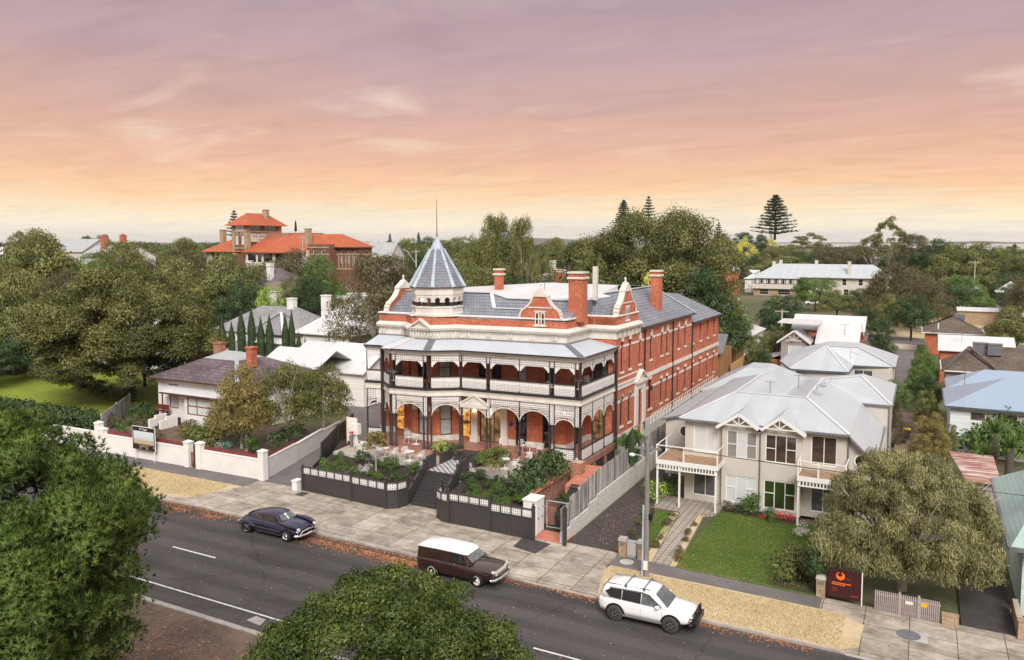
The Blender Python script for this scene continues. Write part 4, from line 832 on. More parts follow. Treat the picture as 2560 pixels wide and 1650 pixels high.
for a, b, z0, z1, h0, h1 in (((-40.6,45.4),(-41.6,48.7),.1,.3,1.0,1.6),((-41.6,48.7),(-42.9,52.3),.3,.9,2.75,3.2),((-42.9,52.3),(-43.9,55.5),.9,1.2,3.2,3.4)):
    m = MB(); q = [(a[0],a[1],h0),(b[0],b[1],h1),(b[0]-.08,b[1],h1),(a[0]-.08,a[1],h0)]; m.add(q+[(p[0],p[1],z) for p, z in zip(q,(z0,z1,z1,z0))], [(0,1,2,3),(7,6,5,4),(0,4,5,1),(1,5,6,2),(2,6,7,3),(3,7,4,0)])
    m.build('panel', 'fence_dark', t)
    m = MB(); m.box(b[0]-.1,b[0]+.1,b[1]-.1,b[1]+.1,z1,h1+.15); m.build('post', 'fence_dark', t)
m = MB(); m.box(-41.2,-40.75,44.9,45.5,.05,.75); m.box(-41.25,-40.7,44.85,45.55,.75,.83); tag(m.build('gate_plinth', 'wall_white'), 'low white plinth at the outer end of the dark street fence', 'plinth')
t = thing('notice_board', 'tall white notice board with an orange edge standing on the terrace', 'board', (-41.3,52.3,TZ))
m = MB(); m.box(-41.9,-40.9,52.3,52.36,TZ+.2,TZ+2.2); m.build('panel', 'wall_white', t); m = MB(); m.box(-41.98,-41.9,52.28,52.38,TZ,TZ+2.25); m.box(-40.9,-40.84,52.28,52.38,TZ,TZ+2.25); m.build('upright_pair', 'timber_new', t)
t = thing('mail_box', 'white box on a stand in front of the notice board', 'box', (-40.75,51.9,TZ))
m = MB(); m.box(-41.05,-40.35,51.7,52.15,TZ+1.0,TZ+1.85); m.build('body', 'paint_white', t); m = MB(); m.box(-40.8,-40.6,51.85,52.0,TZ,TZ+1.0); m.build('stand', 'paint_white', t)
m = MB()
for i in range(9): a = i*2.4; m.ball((-40.9+.14*math.cos(a),51.55+.1*math.sin(a),TZ+1.05+.025*i), .06, 6)
plain('flower_pink', (.6,.03,.12), .7); t = thing('flower_pot', 'pot of pink flowers by the white box', 'flowers', (-40.9,51.55,TZ)); m.build('flower_head', 'flower_pink', t); m = MB(); m.lathe([(.12,0),(.17,.9),(.16,.95)], (-40.9,51.55,TZ), 10); m.build('pot', 'lead_grey', t)
# white cabinet, gate and side steps
t = thing('service_cabinet', 'tall white double door cabinet at the end of the street fence', 'cabinet', (-21.8,45.9,gz(-21)+.1))
m = MB(); m.box(-22.3,-21.4,45.35,46.55,gz(-21)+.1,2.0); m.build('body', 'paint_white', t); m = MB(); m.box(-22.36,-21.34,45.29,46.61,2.0,2.08); m.build('lid', 'paint_white', t)
for y in (45.41,45.97):
    m = MB(); m.box(-21.4,-21.37,y,y+.53,gz(-21)+.2,1.94); d_ = m.build('door', 'paint_white', t)
    m = MB(); m.box(-21.37,-21.34,y+.22,y+.30,.75,.9); m.lathe([(.06,0),(.06,.02)], (-21.36,y+.26,1.5), 8); m.build('handle', 'lead_grey', d_)
t = thing('side_gate', 'thin grey steel framed mesh gate across the side steps', 'gate', (-20.4,46.7,-.1))
m = MB()
for p, q in (((-21.25,46.7,-.05),(-21.25,46.7,1.75)),((-19.55,46.7,-.05),(-19.55,46.7,1.75)),((-21.25,46.7,1.75),(-19.55,46.7,1.75)),((-21.25,46.7,.02),(-19.55,46.7,.02))): m.beam(p, q, .05, .05)
m.build('frame', 'lead_blue', t)
m = MB()
for k in range(14): x = -21.2+k*.122; m.beam((x,46.7,.02),(x,46.7,1.75), .012, .012)
m.build('mesh_infill', 'lead_grey', t)
m = MB(); post(m, -19.15, 44.75, gz(-19)-.02, 2.3, .2); tag(m.build('gate_post', 'fence_dark'), 'dark square post with a ball top between the brick pad and the driveway', 'post')
t = thing('side_stairs', 'narrow dark timber steps climbing behind the steel gate', 'stairs', (-20.2,48,0))
for i in range(10): m = MB(); z = -.1+(i+1)*.2; y = 47.0+i*.28; m.box(-20.9,-19.85,y,y+.34,z-.06,z); m.box(-20.9,-19.85,y+.3,y+.33,z-.06,z+.14); m.build('step', 'fence_dark', t)
m = MB(); m.prism([(-21.3,49.8),(-20.0,49.8),(-20.0,55.2),(-21.9,55.2)], .2, 1.92); tag(m.build('side_landing', 'paving_brick'), kind='structure')
t = thing('brick_garden_wall', 'orange brick retaining wall stepping up beside the side steps', 'wall', (-21.6,49,0))
m = MB(); m.box(-22.6,-22.25,47.0,52.6,-.1,1.95); m.box(-22.25,-21.0,47.4,47.75,-.1,1.0); m.box(-22.0,-21.2,52.4,53.2,1.0,2.75); m.build('wall', 'brick_orange', t); m = MB(); m.box(-22.7,-22.15,46.9,52.7,1.95,2.03); m.build('coping', 'paving_brick', t)
m = MB(); m.box(-22.4,-22.0,54.0,54.2,1.0,2.6); m.build('panel_box', 'wall_white', t)
# retaining wall of sleepers with the weathered paling fence on top
def rt(y): return .4 if y < 46.5 else (.65 if y < 48.5 else (.9 if y < 50 else 1.1))
t = thing('sleeper_wall', 'pale sleeper retaining wall with steel posts along the dark driveway', 'retaining wall', (-19.2,60,0))
y = 45.0; k = 0
while y < 91:
    m = MB(); m.box(-19.56,-19.44,y+.04,y+1.5,gz(-19),rt(y)); m.build('sleeper_bay', 'sleeper', t)
    m = MB(); m.box(-19.58,-19.40,y-.03,y+.03,gz(-19),rt(y)+.05); m.build('steel_post', 'lead_blue', t); y += 1.54
t = thing('paling_fence', 'weathered grey paling fence stepping up along the hotel side', 'fence', (-19.6,60,1))
y = 45.6; k = 0
while y < 91:
    h = (1.85,2.2,2.45,2.6,2.7)[min(k,4)]; L = 1.45 if k < 4 else 2.4
    m = MB(); q = y
    while q < y+L-.02: m.box(-19.70,-19.67,q,q+.145,rt(y)-.5,h+random.Random(int(q*40)).uniform(-.04,.04)); q += .155
    m.build('paling_panel', 'fence_old', t); m = MB(); m.box(-19.80,-19.70,y-.05,y+.05,rt(y)-.6,h-.1); m.build('post', 'fence_old', t); y += L; k += 1
t = thing('wire_trellis', 'low white wire trellis along the top of the side fence', 'trellis', (-20.6,70,3.2))
m = MB(); y = 67
while y < 91: m.beam((-20.7,y,2.7),(-20.7,y+.5,3.45),.03,.03); y += 1.0
m.beam((-20.7,67,2.7),(-20.7,91,2.7),.04,.04); m.beam((-20.7,67.3,3.45),(-20.7,91,3.45),.04,.04); m.build('wire', 'lace_white', t)
# ------------------------------------------------------------------ white tables and chairs
CAFE = 'white cafe tables on the hotel terrace'
def mk_table(name='cafe_table', r=.36):
    t = thing(name, 'x', 'table', (0,0,-50)); m = MB(); m.lathe([(r,.70),(r+.01,.715),(r,.73)], (0,0,0), 20); m.build('tabletop', 'paint_white', t, False)
    m = MB(); m.tube([(0,0,.03),(0,0,.70)], .035, 8); m.build('stem', 'paint_white', t, False); m = MB(); m.box(-.24,.24,-.24,.24,0,.03); m.build('base', 'paint_white', t, False); return t
def mk_chair():
    t = thing('cafe_chair', 'x', 'chair', (0,0,-50)); m = MB(); m.box(-.23,.23,-.23,.22,.42,.46); m.build('seat', 'paint_white', t, False)
    m = MB(); 
    for k in range(5): z = .56+k*.062; m.tube([(-.24+.0*k,.22,z),(-.12,.265,z),(.12,.265,z),(.24,.22,z)], .016, 5)
    m.tube([(-.25,.20,.44),(-.25,.23,.84),(-.12,.28,.85),(.12,.28,.85),(.25,.23,.84),(.25,.20,.44)], .018, 5); m.build('backrest', 'paint_white', t, False)
    for s in (-1,1):
        m = MB(); m.tube([(s*.25,.22,.66),(s*.27,0,.67),(s*.26,-.21,.63),(s*.25,-.22,.44)], .018, 5); m.build('armrest', 'paint_white', t, False)
        for y0, y1 in ((-.21,-.24),(.2,.26)): m = MB(); m.tube([(s*.22,y0,.43),(s*.25,y1,0)], .016, 5); m.build('leg', 'paint_white', t, False)
    return t
tb0, ch0 = mk_table(), mk_chair()
def tables(spec):
    for i, (px, py, z, label, chairs) in enumerate(spec):
        x, y, _ = at(px, py, z=z)
        if tb0.location.z < -10: tb0.location = (x,y,z); tb0['label'] = label; tb0['group'] = CAFE
        else: dup(tb0, (x,y,z), 0, label, group=CAFE)
        for (dx, dy, rz, cl) in chairs:
            if ch0.location.z < -10: ch0.location = (x+dx,y+dy,z); ch0.rotation_euler = (0,0,rz); ch0['label'] = cl; ch0['group'] = 'white cafe chairs'
            else: dup(ch0, (x+dx,y+dy,z), rz, cl, group='white cafe chairs')
c3_ = lambda x, y: (880+x/3.3194, 950+y/3.3194)
q4_ = lambda x, y: (890+x/6.829, 980+y/6.829)
tables([(*q4_(150,1010),TZ,'white round table nearest the notice board on the left terrace',[(-.75,.1,R(90),'white chair pushed towards the notice board on the left terrace'),(.2,-.75,R(180),'white chair facing the table nearest the notice board')]),
 (*q4_(495,1110),TZ,'white round table in the middle of the left terrace',[(-.75,.25,R(80),'white chair left of the middle table of the left terrace'),(.78,.1,R(-90),'white chair right of the middle table of the left terrace')]),
 (*q4_(920,1170),TZ,'white round table closest to the entrance steps on the left terrace',[(-.6,.35,R(60),'white chair behind the table closest to the left of the steps'),(.85,.25,R(-80),'white chair between that left terrace table and the stair wall')]),
 (*q4_(1030,890),zf,'white square based table inside the bay of the verandah',[(-.85,.2,R(80),'white chair under the bay window of the verandah')]),
 (*c3_(1475,605),zf,'white table on the tiled verandah right of the entrance',[(-.75,.3,R(70),'white chair left of the verandah table'),(.85,.1,R(-80),'white chair right of the verandah table')]),
 (*c3_(1270,735),TZ,'white round table under the small tree on the right terrace',[(-.4,.65,R(20),'white chair behind the table under the small tree'),(.75,.2,R(-80),'white chair right of the table under the small tree')]),
 (*c3_(1500,745),TZ,'white round table at the back of the right terrace',[(-.55,.6,R(40),'white chair behind the rear table of the right terrace'),(.8,.3,R(-70),'white chair beside the hedge on the right terrace')]),
 (*c3_(1440,800),TZ,'white round table at the front edge of the right terrace',[(.85,.15,R(-90),'white chair right of the front table of the right terrace'),(-.8,.2,R(90),'white chair left of the front table of the right terrace')])])
for p, lab in ((HT(-1.3,4.6,zb+.03), 'white chair on the upper balcony behind the corner balustrade'),(HT(-17.2,1.6,zb+.03), 'white chair on the upper balcony at the left end')): dup(ch0, p, R(60), lab, group='white cafe chairs')
dup(tb0, HT(-1.6,3.4,zb+.03), 0, 'white table on the upper balcony behind the right corner', group=CAFE); dup(tb0, HT(-16.6,1.0,zb+.03), 0, 'white table on the upper balcony at the left end', group=CAFE)
dup(ch0, HT(-2.9,1.3,zb+.03), R(150), 'white chair on the upper balcony near the front corner', group='white cafe chairs')
# ------------------------------------------------------------------ houses
def faces(x0, x1, y0, y1): return {'F': Seg((x0,y0),(x1,y0)), 'R': Seg((x1,y0),(x1,y1)), 'B': Seg((x1,y1),(x0,y1)), 'L': Seg((x0,y1),(x0,y0))}
def walls(par, x0, x1, y0, y1, z0, z1, mat, wins=(), name='wall', frame='paint_white', sill=None, which='FRBL'):
    fs = faces(x0,x1,y0,y1); mb = MB()
    for k in which: wall(mb, fs[k], z0, z1, [w[1:5] for w in wins if w[0] == k], .12)
    o = mb.build(name, mat, par)
    for w in wins:
        ex = w[6] if len(w) > 6 else {}
        kw = dict(depth=.1, nx=1, nz=2, fw=.07, frame=frame, pane=w[5], sill=sill); kw.update(ex); window(par, fs[w[0]], *w[1:5], **kw)
    return o
# --- beige two storey pair of units
H = thing('beige_house', 'beige rendered two storey house with pale metal hip roofs and twin white fretwork gables', 'house', (-9,60,-.2))
X = lambda x: x+15.06
wb = dict(nx=3, nz=2); blind = (.97,'glass_sheer')
walls(H, -15.06,-12.3,57.35,75,-.3,5.7,'wall_beige',[('F',.62,2.42,.12,2.12,'glass_grey',dict(nx=2,nz=1,name='door',xs=[.5])),('F',.6,2.42,3.32,5.32,'glass_blind',dict(nx=2,nz=1,name='door',xs=[.5])),('L',10,11,3.6,5.2,'glass_dark')], which='FL')
walls(H, -12.3,-9.68,56.95,58,-.3,5.8,'wall_beige',[('F',.3,2.4,.08,2.03,'glass_blind',dict(nx=3,nz=2,zs=[.55])),('F',.32,2.4,3.27,5.22,'screen_grey',dict(nx=3,nz=2))], which='FLR')
walls(H, -9.66,-6.95,56.95,58,-.3,5.8,'wall_beige',[('F',.28,2.4,.0,2.0,'glass_green',dict(nx=3,nz=2,zs=[.55])),('F',.32,2.4,3.27,5.22,'glass_brown',dict(nx=3,nz=2))], which='FLR')
walls(H, -6.95,-4.1,57.35,75,-.3,5.7,'wall_beige',[('F',.55,2.2,3.35,5.37,'glass_brown',dict(nx=2,nz=1,name='door')),('F',.6,2.2,.1,2.1,'glass_grey',dict(nx=2,nz=1,name='door'))], which='FR')
mb = MB(); sg = Seg((-4.1,57.4),(-2.55,57.4)); mb.poly([sg.p(0,0,-.4), sg.p(sg.L,0,-.4), sg.p(sg.L,0,4.0), sg.p(0,0,5.6)]); mb.build('wall', 'wall_beige', H); mb = MB(); s2 = Seg((-2.55,57.4),(-2.55,77)); wall(mb, s2, -.5, 4.0); mb.build('wall', 'wall_beige', H)
def roundwin(par, c, r, d=(1,0), n=(0,-1)):
    mb = MB(); 
    ring = lambda rr, o: [(c[0]+d[0]*rr*math.cos(t)+n[0]*o, c[1]+d[1]*rr*math.cos(t)+n[1]*o, c[2]+rr*math.sin(t)) for t in [2*math.pi*k/20 for k in range(20)]]
    mb.loft([ring(r+.1,.0),ring(r+.1,.06),ring(r,.06),ring(r,.0)], cap=False); f = mb.build('round_window', 'paint_white', par); mb = MB(); mb.poly(ring(r,.03)); mb.build('pane', 'glass_dark', f)
roundwin(H, (-3.25,57.4,3.95), .36)
for a_, b_, z_ in (((-18.2,63.2),(-15.06,63.2),4.2),((-4.1,69),(-2.0,69),5.7),((-2.0,69),(-2.0,79),5.7),((-18.4,77),(-15.06,77),4.3),((-18.4,80),(-18.4,77),4.3),((-18.2,77),(-18.2,63.2),3.5),((-14.2,78),(-14.2,75),5.6)): mb = MB(); wall(mb, Seg(a_,b_), -.4, z_); mb.build('wall', 'wall_beige', H)
roundwin(H, (-16.6,63.2,3.3), .4)
# roofs (measured plan)
mb = MB(); e = 5.74
Ap, Bp = (-12.47,62.3,7.0), (-7.35,62.3,7.0); C1, C2 = (-12.2,72,7.0), (-7.2,71.2,7.05)
def P3(*p): mb.slab(list(p), .1)
P3((-15.4,56.95,e),(-4.0,56.95,e),Bp,Ap); P3((-15.4,76,e),(-15.4,56.95,e),Ap,C1); P3((-12.0,77,e),(-15.4,76,e),C1); P3(Ap,(-9.7,65,6.0),(-9.6,73,5.9),C1); P3(Bp,C2,(-9.6,73,5.9),(-9.7,65,6.0)); P3(Ap,Bp,(-9.7,65,6.0))
P3((-4.0,56.95,e),(-4.0,68.9,e),C2,Bp); P3((-4.1,68.9,e),(-1.85,68.9,e),(-4.4,74.5,7.0),(-7.2,71.2,7.05)); P3((-1.85,68.9,e),(-1.85,79.5,e),(-4.4,76,7.0),(-4.4,74.5,7.0)); P3(C2,(-4.4,74.5,7.0),(-4.4,76,7.0),(-9.6,79,e),(-9.6,73,5.9)); P3(C1,(-9.6,73,5.9),(-9.6,79,e),(-12,77,e))
P3((-4.0,57.0,5.72),(-2.35,57.0,4.05),(-2.35,68.95,4.05),(-4.0,68.95,5.72)); P3((-18.4,63,4.25),(-15.0,63,5.3),(-15.0,76.9,5.3),(-18.4,76.9,4.25)) ; P3((-18.7,76.7,4.25),(-14.5,76.7,4.3),(-13.5,82,5.9),(-15.5,82,5.9)); P3((-18.7,76.7,4.25),(-15.5,82,5.9),(-15.5,86,5.9),(-18.7,88,4.25)); P3((-14.5,76.7,4.3),(-10,88,4.3),(-13.5,86,5.9),(-13.5,82,5.9)); P3((-15.5,82,5.9),(-13.5,82,5.9),(-13.5,86,5.9),(-15.5,86,5.9))
rf = mb.build('roof', 'roof_pale', H)
mb = MB()
for p, q in ((Ap,Bp),(Ap,(-15.4,56.95,e)),(Bp,(-4,56.95,e)),(Ap,C1),(Bp,C2),(C2,(-4.4,74.5,7.0)),((-4.4,74.5,7),(-1.85,68.9,e))): mb.beam((p[0],p[1],p[2]+.03),(q[0],q[1],q[2]+.03),.2,.05)
mb.build('ridge_capping', 'roof_white', rf)
mb = MB()
for p, q in (((-15.45,56.9,e),(-12.6,56.9,e)),((-6.7,56.9,e),(-3.95,56.9,e)),((-15.45,56.9,e),(-15.45,76,e)),((-3.95,57,5.6),(-2.3,56.95,3.98)),((-2.3,57,4),(-2.3,69,4)),((-4.1,68.85,e),(-1.8,68.85,e)),((-1.8,68.9,e),(-1.8,79.5,e)),((-18.5,62.95,4.2),(-15,62.95,5.25)),((-18.8,76.7,4.2),(-14.5,76.7,4.25))): mb.beam((p[0],p[1],p[2]-.09),(q[0],q[1],q[2]-.09),.12,.13)
for x, y, z in ((-9.67,56.88,5.5),(-4.05,57.28,5.6),(-2.5,57.3,4),(-2.0,68.9,5.6)): mb.tube([(x,y,z),(x,y,-.4)], .045, 6)
mb.build('gutter', 'lead_grey', H)
for x0, x1, xa in ((-12.55,-9.68,-11.08),(-9.66,-6.75,-8.36)):
    mb = MB(); za = 6.58; yb = 60.9
    P3((x0-.1,56.5,5.52),(xa,56.5,za),(xa,yb,za),(x0-.1,57.4,5.6)); P3((xa,56.5,za),(x1+.1,56.5,5.52),(x1+.1,57.4,5.6),(xa,yb,za)); mb.build('gable_roof', 'roof_pale', H)
    mb = MB(); mb.beam((x0-.1,56.48,5.42),(xa,56.48,za-.1),.06,.2); mb.beam((x1+.1,56.48,5.42),(xa,56.48,za-.1),.06,.2); mb.beam((x0+.35,56.48,5.72),(x1-.35,56.48,5.72),.05,.08)
    for dx, dz in ((0,.72),(-.5,.42),(.5,.42)): mb.beam((xa,56.48,5.74),(xa+dx,56.48,5.74+dz),.05,.07)
    mb.build('fretwork_gable', 'paint_white', H); mb = MB(); mb.poly([(x0+.2,56.92,5.4),(x1-.2,56.92,5.4),(xa,56.92,za-.2)]); mb.build('gable_wall', 'wall_beige', H)
def balcony(x0, x1, y0, y1, zf_, back):
    b = MB(); b.box(x0,x1,y0,y1,zf_-.08,zf_); o = b.build('balcony', 'deck', H)
    m = MB(); m.box(x0-.04,x1+.04,y0-.06,y0,zf_-.3,zf_+.02); m.box(x0-.06,x0,y0,y1,zf_-.3,zf_+.02); m.box(x1,x1+.06,y0,y1,zf_-.3,zf_+.02)
    k = x0+.1
    while k < x1: m.box(k,k+.09,y0-.03,y0+.03,zf_-.58,zf_-.3); k += .21
    m.box(x0,x1,y0-.04,y0+.04,zf_-.66,zf_-.58); m.build('valance', 'paint_white', o)
    m = MB()
    for p, q in (((x0,y0,zf_+1.05),(x1,y0,zf_+1.05)),((x0,y0,zf_+1.05),(x0,y1,zf_+1.05)),((x1,y0,zf_+1.05),(x1,y1,zf_+1.05))): m.beam(p, q, .06, .06)
    for x, y in ((x0,y0),((x0+x1)/2-.2,y0),(x1,y0),(x0,(y0+y1)/2+.3)): m.box(x-.05,x+.05,y-.05,y+.05,zf_,zf_+1.05)
    m.build('railing', 'paint_white', o)
    for x, y in back: m = MB(); m.box(x-.06,x+.06,y-.06,y+.06,gz(-15)-.1,zf_-.1); m.build('post', 'paint_white', H)
balcony(-16.5,-12.2,55.1,59.4,3.0,[(-16.45,55.2),(-14.85,55.2),(-12.3,55.2),(-16.45,58.4)]); balcony(-6.95,-4.0,55.3,57.3,3.0,[(-6.9,55.4),(-4.1,55.4)])
mb = MB(); p0 = Vector((-6.9,64.5,6.95))
for a, b in (((0,0,0),(0,0,.7)),((0,0,.7),(.9,-.1,.95)),((0,0,.7),(-.2,0,1.4)),((.9,-.1,.95),(1.0,0,1.3)),((-.3,-.3,.0),(.3,.3,.0))): mb.beam(p0+Vector(a), p0+Vector(b), .07, .05)
mb.lathe([(.02,0),(.3,.1),(.34,.14)], (-6.5,64.4,7.5), 10); mb.build('satellite_dish', 'lead_blue', rf)
for x, y in ((-10.6,66.2),(-9.0,70.5)): mb = MB(); mb.tube([(x,y,6.3),(x,y,7.4)], .03, 5); mb.beam((x-.4,y,7.3),(x+.4,y,7.3),.03,.03); mb.build('aerial', 'lead_grey', rf)
# front path, lawn, beds
sheet('lawn', [[(-12.35,44.8),(-4.4,44.6),(-3.2,56),(-7.2,55.9),(-12.1,56.6)], [(-14.2,45.3),(-13.75,45.3),(-14.4,53.9),(-16.2,53.9)]], .15, 'lawn', .3)
sheet('garden_path', [[(-13.6,44.85),(-12.55,44.85),(-13.3,54.2),(-12.1,55.2),(-12.1,57.3),(-17,57.3),(-16.4,54.2),(-14.5,54.2)]], .17, 'pavers', .3)
sheet('garden_bed', [[(-12.1,55.9),(-7.1,55.2),(-7.1,57),(-12.1,57)], [(-15.75,45.2),(-14.6,45.2),(-16.3,53.9),(-16.75,53.9)], [(-7.2,45.0),(-4.4,44.8),(-4.2,48.5),(-6.6,48.5)]], .16, 'soil', .3)
sheet('garden_edge', [[(-12.55,44.85),(-12.2,44.85),(-12.9,54.2),(-13.25,54.2)], [(-14.15,44.9),(-13.65,44.9),(-14.55,54.0),(-15.0,54.0)]], .158, 'leaf_strip' if 'leaf_strip' in MT else 'dry_grass', .3)
# --- house behind with notched pale roof
H = thing('beige_rear_house', 'beige house with notched pale hip roof behind the twin gabled house', 'house', (-7,95,0))
walls(H, -11.6,-6.75,88.4,100,-.5,5.1,'wall_beige',[('F',2.0,4.0,1.6,3.9,'glass_dark',dict(nx=2,nz=1)),('F',4.2,4.85,3.2,4.2,'glass_sheer')])
walls(H, -6.75,-2.6,93.8,104,-.5,5.1,'wall_beige',[('F',.4,2.3,2.4,4.7,'glass_grey',dict(nx=2,nz=1,name='door'))], which='FR')
mb = MB(); z = 5.2; a, b = (-9.2,94.1,7.05), (-6.0,94.8,7.0); a2, b2 = (-9.2,99,7.05), (-6,99,7.0)
P3((-12.1,88,z),(-6.5,88.3,z),a); P3((-14,93.6,z),(-12.1,88,z),a); P3((-6.5,88.3,z),(-6.4,93.6,z),b,a); P3((-6.4,93.6,z),(-2.3,94,z),b); P3((-2.3,94,z),(-2.3,104,z),b2,b); P3(a,b,b2,a2); P3((-14,93.6,z),a,a2,(-14,104,z)); P3(a2,b2,(-2.3,104,z),(-14,104,z)); rf = mb.build('roof', 'roof_pale', H)
mb = MB(); mb.beam((-12.1,87.95,z-.1),(-6.5,88.25,z-.1),.14,.16); mb.beam((-6.4,93.5,z-.1),(-2.2,93.95,z-.1),.14,.16); mb.beam((-2.25,94,z-.1),(-2.25,104,z-.1),.14,.16); mb.beam((-6.45,88.3,z-.1),(-6.4,93.5,z-.1),.14,.16); mb.beam((-12.1,87.95,z-.1),(-14,93.5,z-.1),.14,.16); mb.build('gutter', 'gutter_blue', H)
mb = MB()
for p, q in ((a,(-12.1,88,z)),(a,(-6.5,88.3,z)),(a,b),(b,(-2.3,94,z))): mb.beam((p[0],p[1],p[2]+.03),(q[0],q[1],q[2]+.03),.2,.05)
mb.build('ridge_capping', 'roof_white', rf)
mb = MB(); p0 = Vector((-6.6,91.8,6.1))
for u_, v_ in (((0,0,0),(0,0,.8)),((0,0,.8),(.9,0,.4)),((0,0,.8),(-.15,0,1.3))): mb.beam(p0+Vector(u_), p0+Vector(v_), .07, .05)
mb.build('satellite_dish', 'lead_blue', rf)
# --- generic house
def house(name, label, x0, x1, y0, y1, z0, ze_, zr_, wm, rm, style='hip', ridge='x', wins=(), ov=.45, cat='house', chims=(), gutter=None, inset=None, gw=True, frame='paint_white', extra=None):
    H = thing(name, label, cat, ((x0+x1)/2,(y0+y1)/2,z0)); walls(H, x0,x1,y0,y1,z0-.6,ze_,wm,wins,frame=frame)
    mb = MB()
    if style == 'hip': hip(mb, x0,x1,y0,y1,ze_,zr_,ridge,inset,ov)
    else: gable(mb, x0,x1,y0,y1,ze_,zr_,ridge,.3,ov,.1)
    rf = mb.build('roof', rm, H)
    if style != 'hip' and gw:
        mb = MB()
        if ridge == 'x':
            for x in (x0,x1): mb = MB(); mb.poly([(x,y0,ze_),(x,y1,ze_),(x,(y0+y1)/2,zr_-.1)]); mb.build('gable_wall', wm, H)
        else:
            for y in (y0,y1): mb = MB(); mb.poly([(x0,y,ze_),(x1,y,ze_),((x0+x1)/2,y,zr_-.1)]); mb.build('gable_wall', wm, H)
    for c in chims: chimney(H, *c)
    if gutter:
        mb = MB(); g = ov+.05
        for p, q in (((x0-g,y0-g),(x1+g,y0-g)),((x1+g,y0-g),(x1+g,y1+g)),((x0-g,y0-g),(x0-g,y1+g))): mb.beam((*p,ze_-.08),(*q,ze_-.08),.12,.14)
        mb.build('gutter', gutter, H)
    if extra: extra(H, rf)
    return H
def aerial_at(x, y, z, h=1.6):
    def f(H, rf):
        mb = MB(); mb.tube([(x,y,z),(x,y,z+h)], .03, 5); mb.beam((x-.6,y,z+h-.1),(x+.6,y,z+h-.1),.04,.03)
        for k in range(5): mb.beam((x-.5+k*.25,y-.3,z+h-.1),(x-.5+k*.25,y+.3,z+h-.1),.025,.025)
        mb.build('aerial', 'lead_grey', rf)
    return f
H = house('white_roof_house', 'house with long white metal roof, mauve front gable and red brick walls', -12.2,-7.4,113,121,-.5,5.3,7.6,'brick_red','roof_white','gable','x',[('F',.6,1.6,4.2,5.0,'glass_sheer')], extra=aerial_at(-9,114.5,6))
walls(H, -16.6,-13.3,111.6,121,-1,5.3,'weatherboard_mauve',[('F',.9,2.7,2.8,4.8,'glass_blind',dict(nx=2))], which='FRL')
mb = MB(); gable(mb, -16.6,-13.3,111.6,117,5.4,6.7,'y',.35,.4,.1); mb.build('gable_roof', 'roof_white', H); mb = MB(); mb.poly([(-16.6,111.6,5.3),(-13.3,111.6,5.3),(-14.95,111.6,6.6)]); mb.build('gable_wall', 'weatherboard_mauve', H)
mb = MB(); mb.beam((-17.1,111.2,5.05),(-14.95,111.2,6.72),.06,.22); mb.beam((-12.8,111.2,5.05),(-14.95,111.2,6.72),.06,.22); mb.beam((-14.95,111.2,5.45),(-14.95,111.2,6.5),.05,.06); mb.beam((-15.9,111.2,5.45),(-14,111.2,5.45),.05,.07); mb.beam((-14.95,111.2,5.45),(-15.6,111.2,6.0),.05,.06); mb.beam((-14.95,111.2,5.45),(-14.3,111.2,6.0),.05,.06); mb.build('fretwork_gable', 'paint_white', H)
mb = MB(); mb.slab([(-17.2,112,7.7),(-12,112,7.6),(-12,117,7.8),(-17.2,117,7.8)], .1); gable(mb, -15.8,-7,117,124,6.6,8.2,'x',.3,.3,.1); mb.slab([(-19.2,112.5,2.6),(-16.6,112.5,3.3),(-16.6,118,3.3),(-19.2,118,2.6)], .1); mb.build('roof', 'roof_white', H); mb = MB(); mb.box(-19,-16.6,112.8,117.5,-1,2.6); mb.build('wall', 'brick_red', H)
house('blue_roof_house', 'white weatherboard house with broad pale blue hipped metal roof', 2.6,14.5,82.2,91,-.8,3.75,5.9,'weatherboard_white','roof_blue','hip','x',[('F',1.6+k*1.22,2.72+k*1.22,2.55,3.25,'glass_grey' if k%2==0 else 'glass_blind',dict(nx=1,nz=1,frame='timber_stain',name='window')) for k in range(5)], gutter='gutter_blue', extra=aerial_at(3.8,86.5,4.9,2.2), inset=5.0)
house('blue_roof_annex', 'rear wing of pale blue roofing behind the weatherboard house', 2.9,13,92,98,-.8,3.75,5.4,'weatherboard_white','roof_blue','hip','x',gutter='gutter_blue', cat='house')
def brown_extra(H, rf):
    for x, y in ((6.4,112.4),(7.9,111.9)):
        mb = MB(); mb.box(x-.75,x+.75,y-.6,y+.6,4.9,6.15); mb.box(x-.8,x+.8,y-.65,y+.65,6.15,6.25); mb.build('cooler', 'lead_grey', rf)
    mb = MB()
    for p, q in (((2.35,107.95,3.2),(5.3,112,5.72)),((8.4,108.5,3.2),(5.3,112,5.72))): mb.beam(p, q, .3, .16)
    mb.build('hip_tiles', 'tile_brown', rf)
H = house('brown_tile_house', 'mauve boarded house with weathered brown tiled hip roof and two roof coolers', 2.8,16.5,109.2,117.5,-.9,3.15,5.75,'weatherboard_mauve','tile_brown','hip','x',[('F',5.4,6.8,2.3,2.9,'glass_sheer',dict(nz=1))], gutter='paint_white', extra=brown_extra, inset=4.0)
house('long_white_roof_house', 'low brick house under a long plain white metal roof', 2.4,11,124,133,-.9,3.9,5.4,'brick_red','roof_white','gable','x', extra=aerial_at(5,126,4.6,1.4))
mb = MB(); gable(mb, 8.2,11.2,123.2,128,4.0,5.0,'y',.3,.3,.1)
def tile2(H, rf):
    mb = MB(); mb.box(5,6.6,158,159.4,4.8,6.0); mb.build('cooler', 'lead_grey', rf); mb = MB(); mb.tube([(2.5,152.5,3.8),(2.5,152.5,4.8)], .12, 8); mb.build('vent_pipe', 'paint_white', rf)
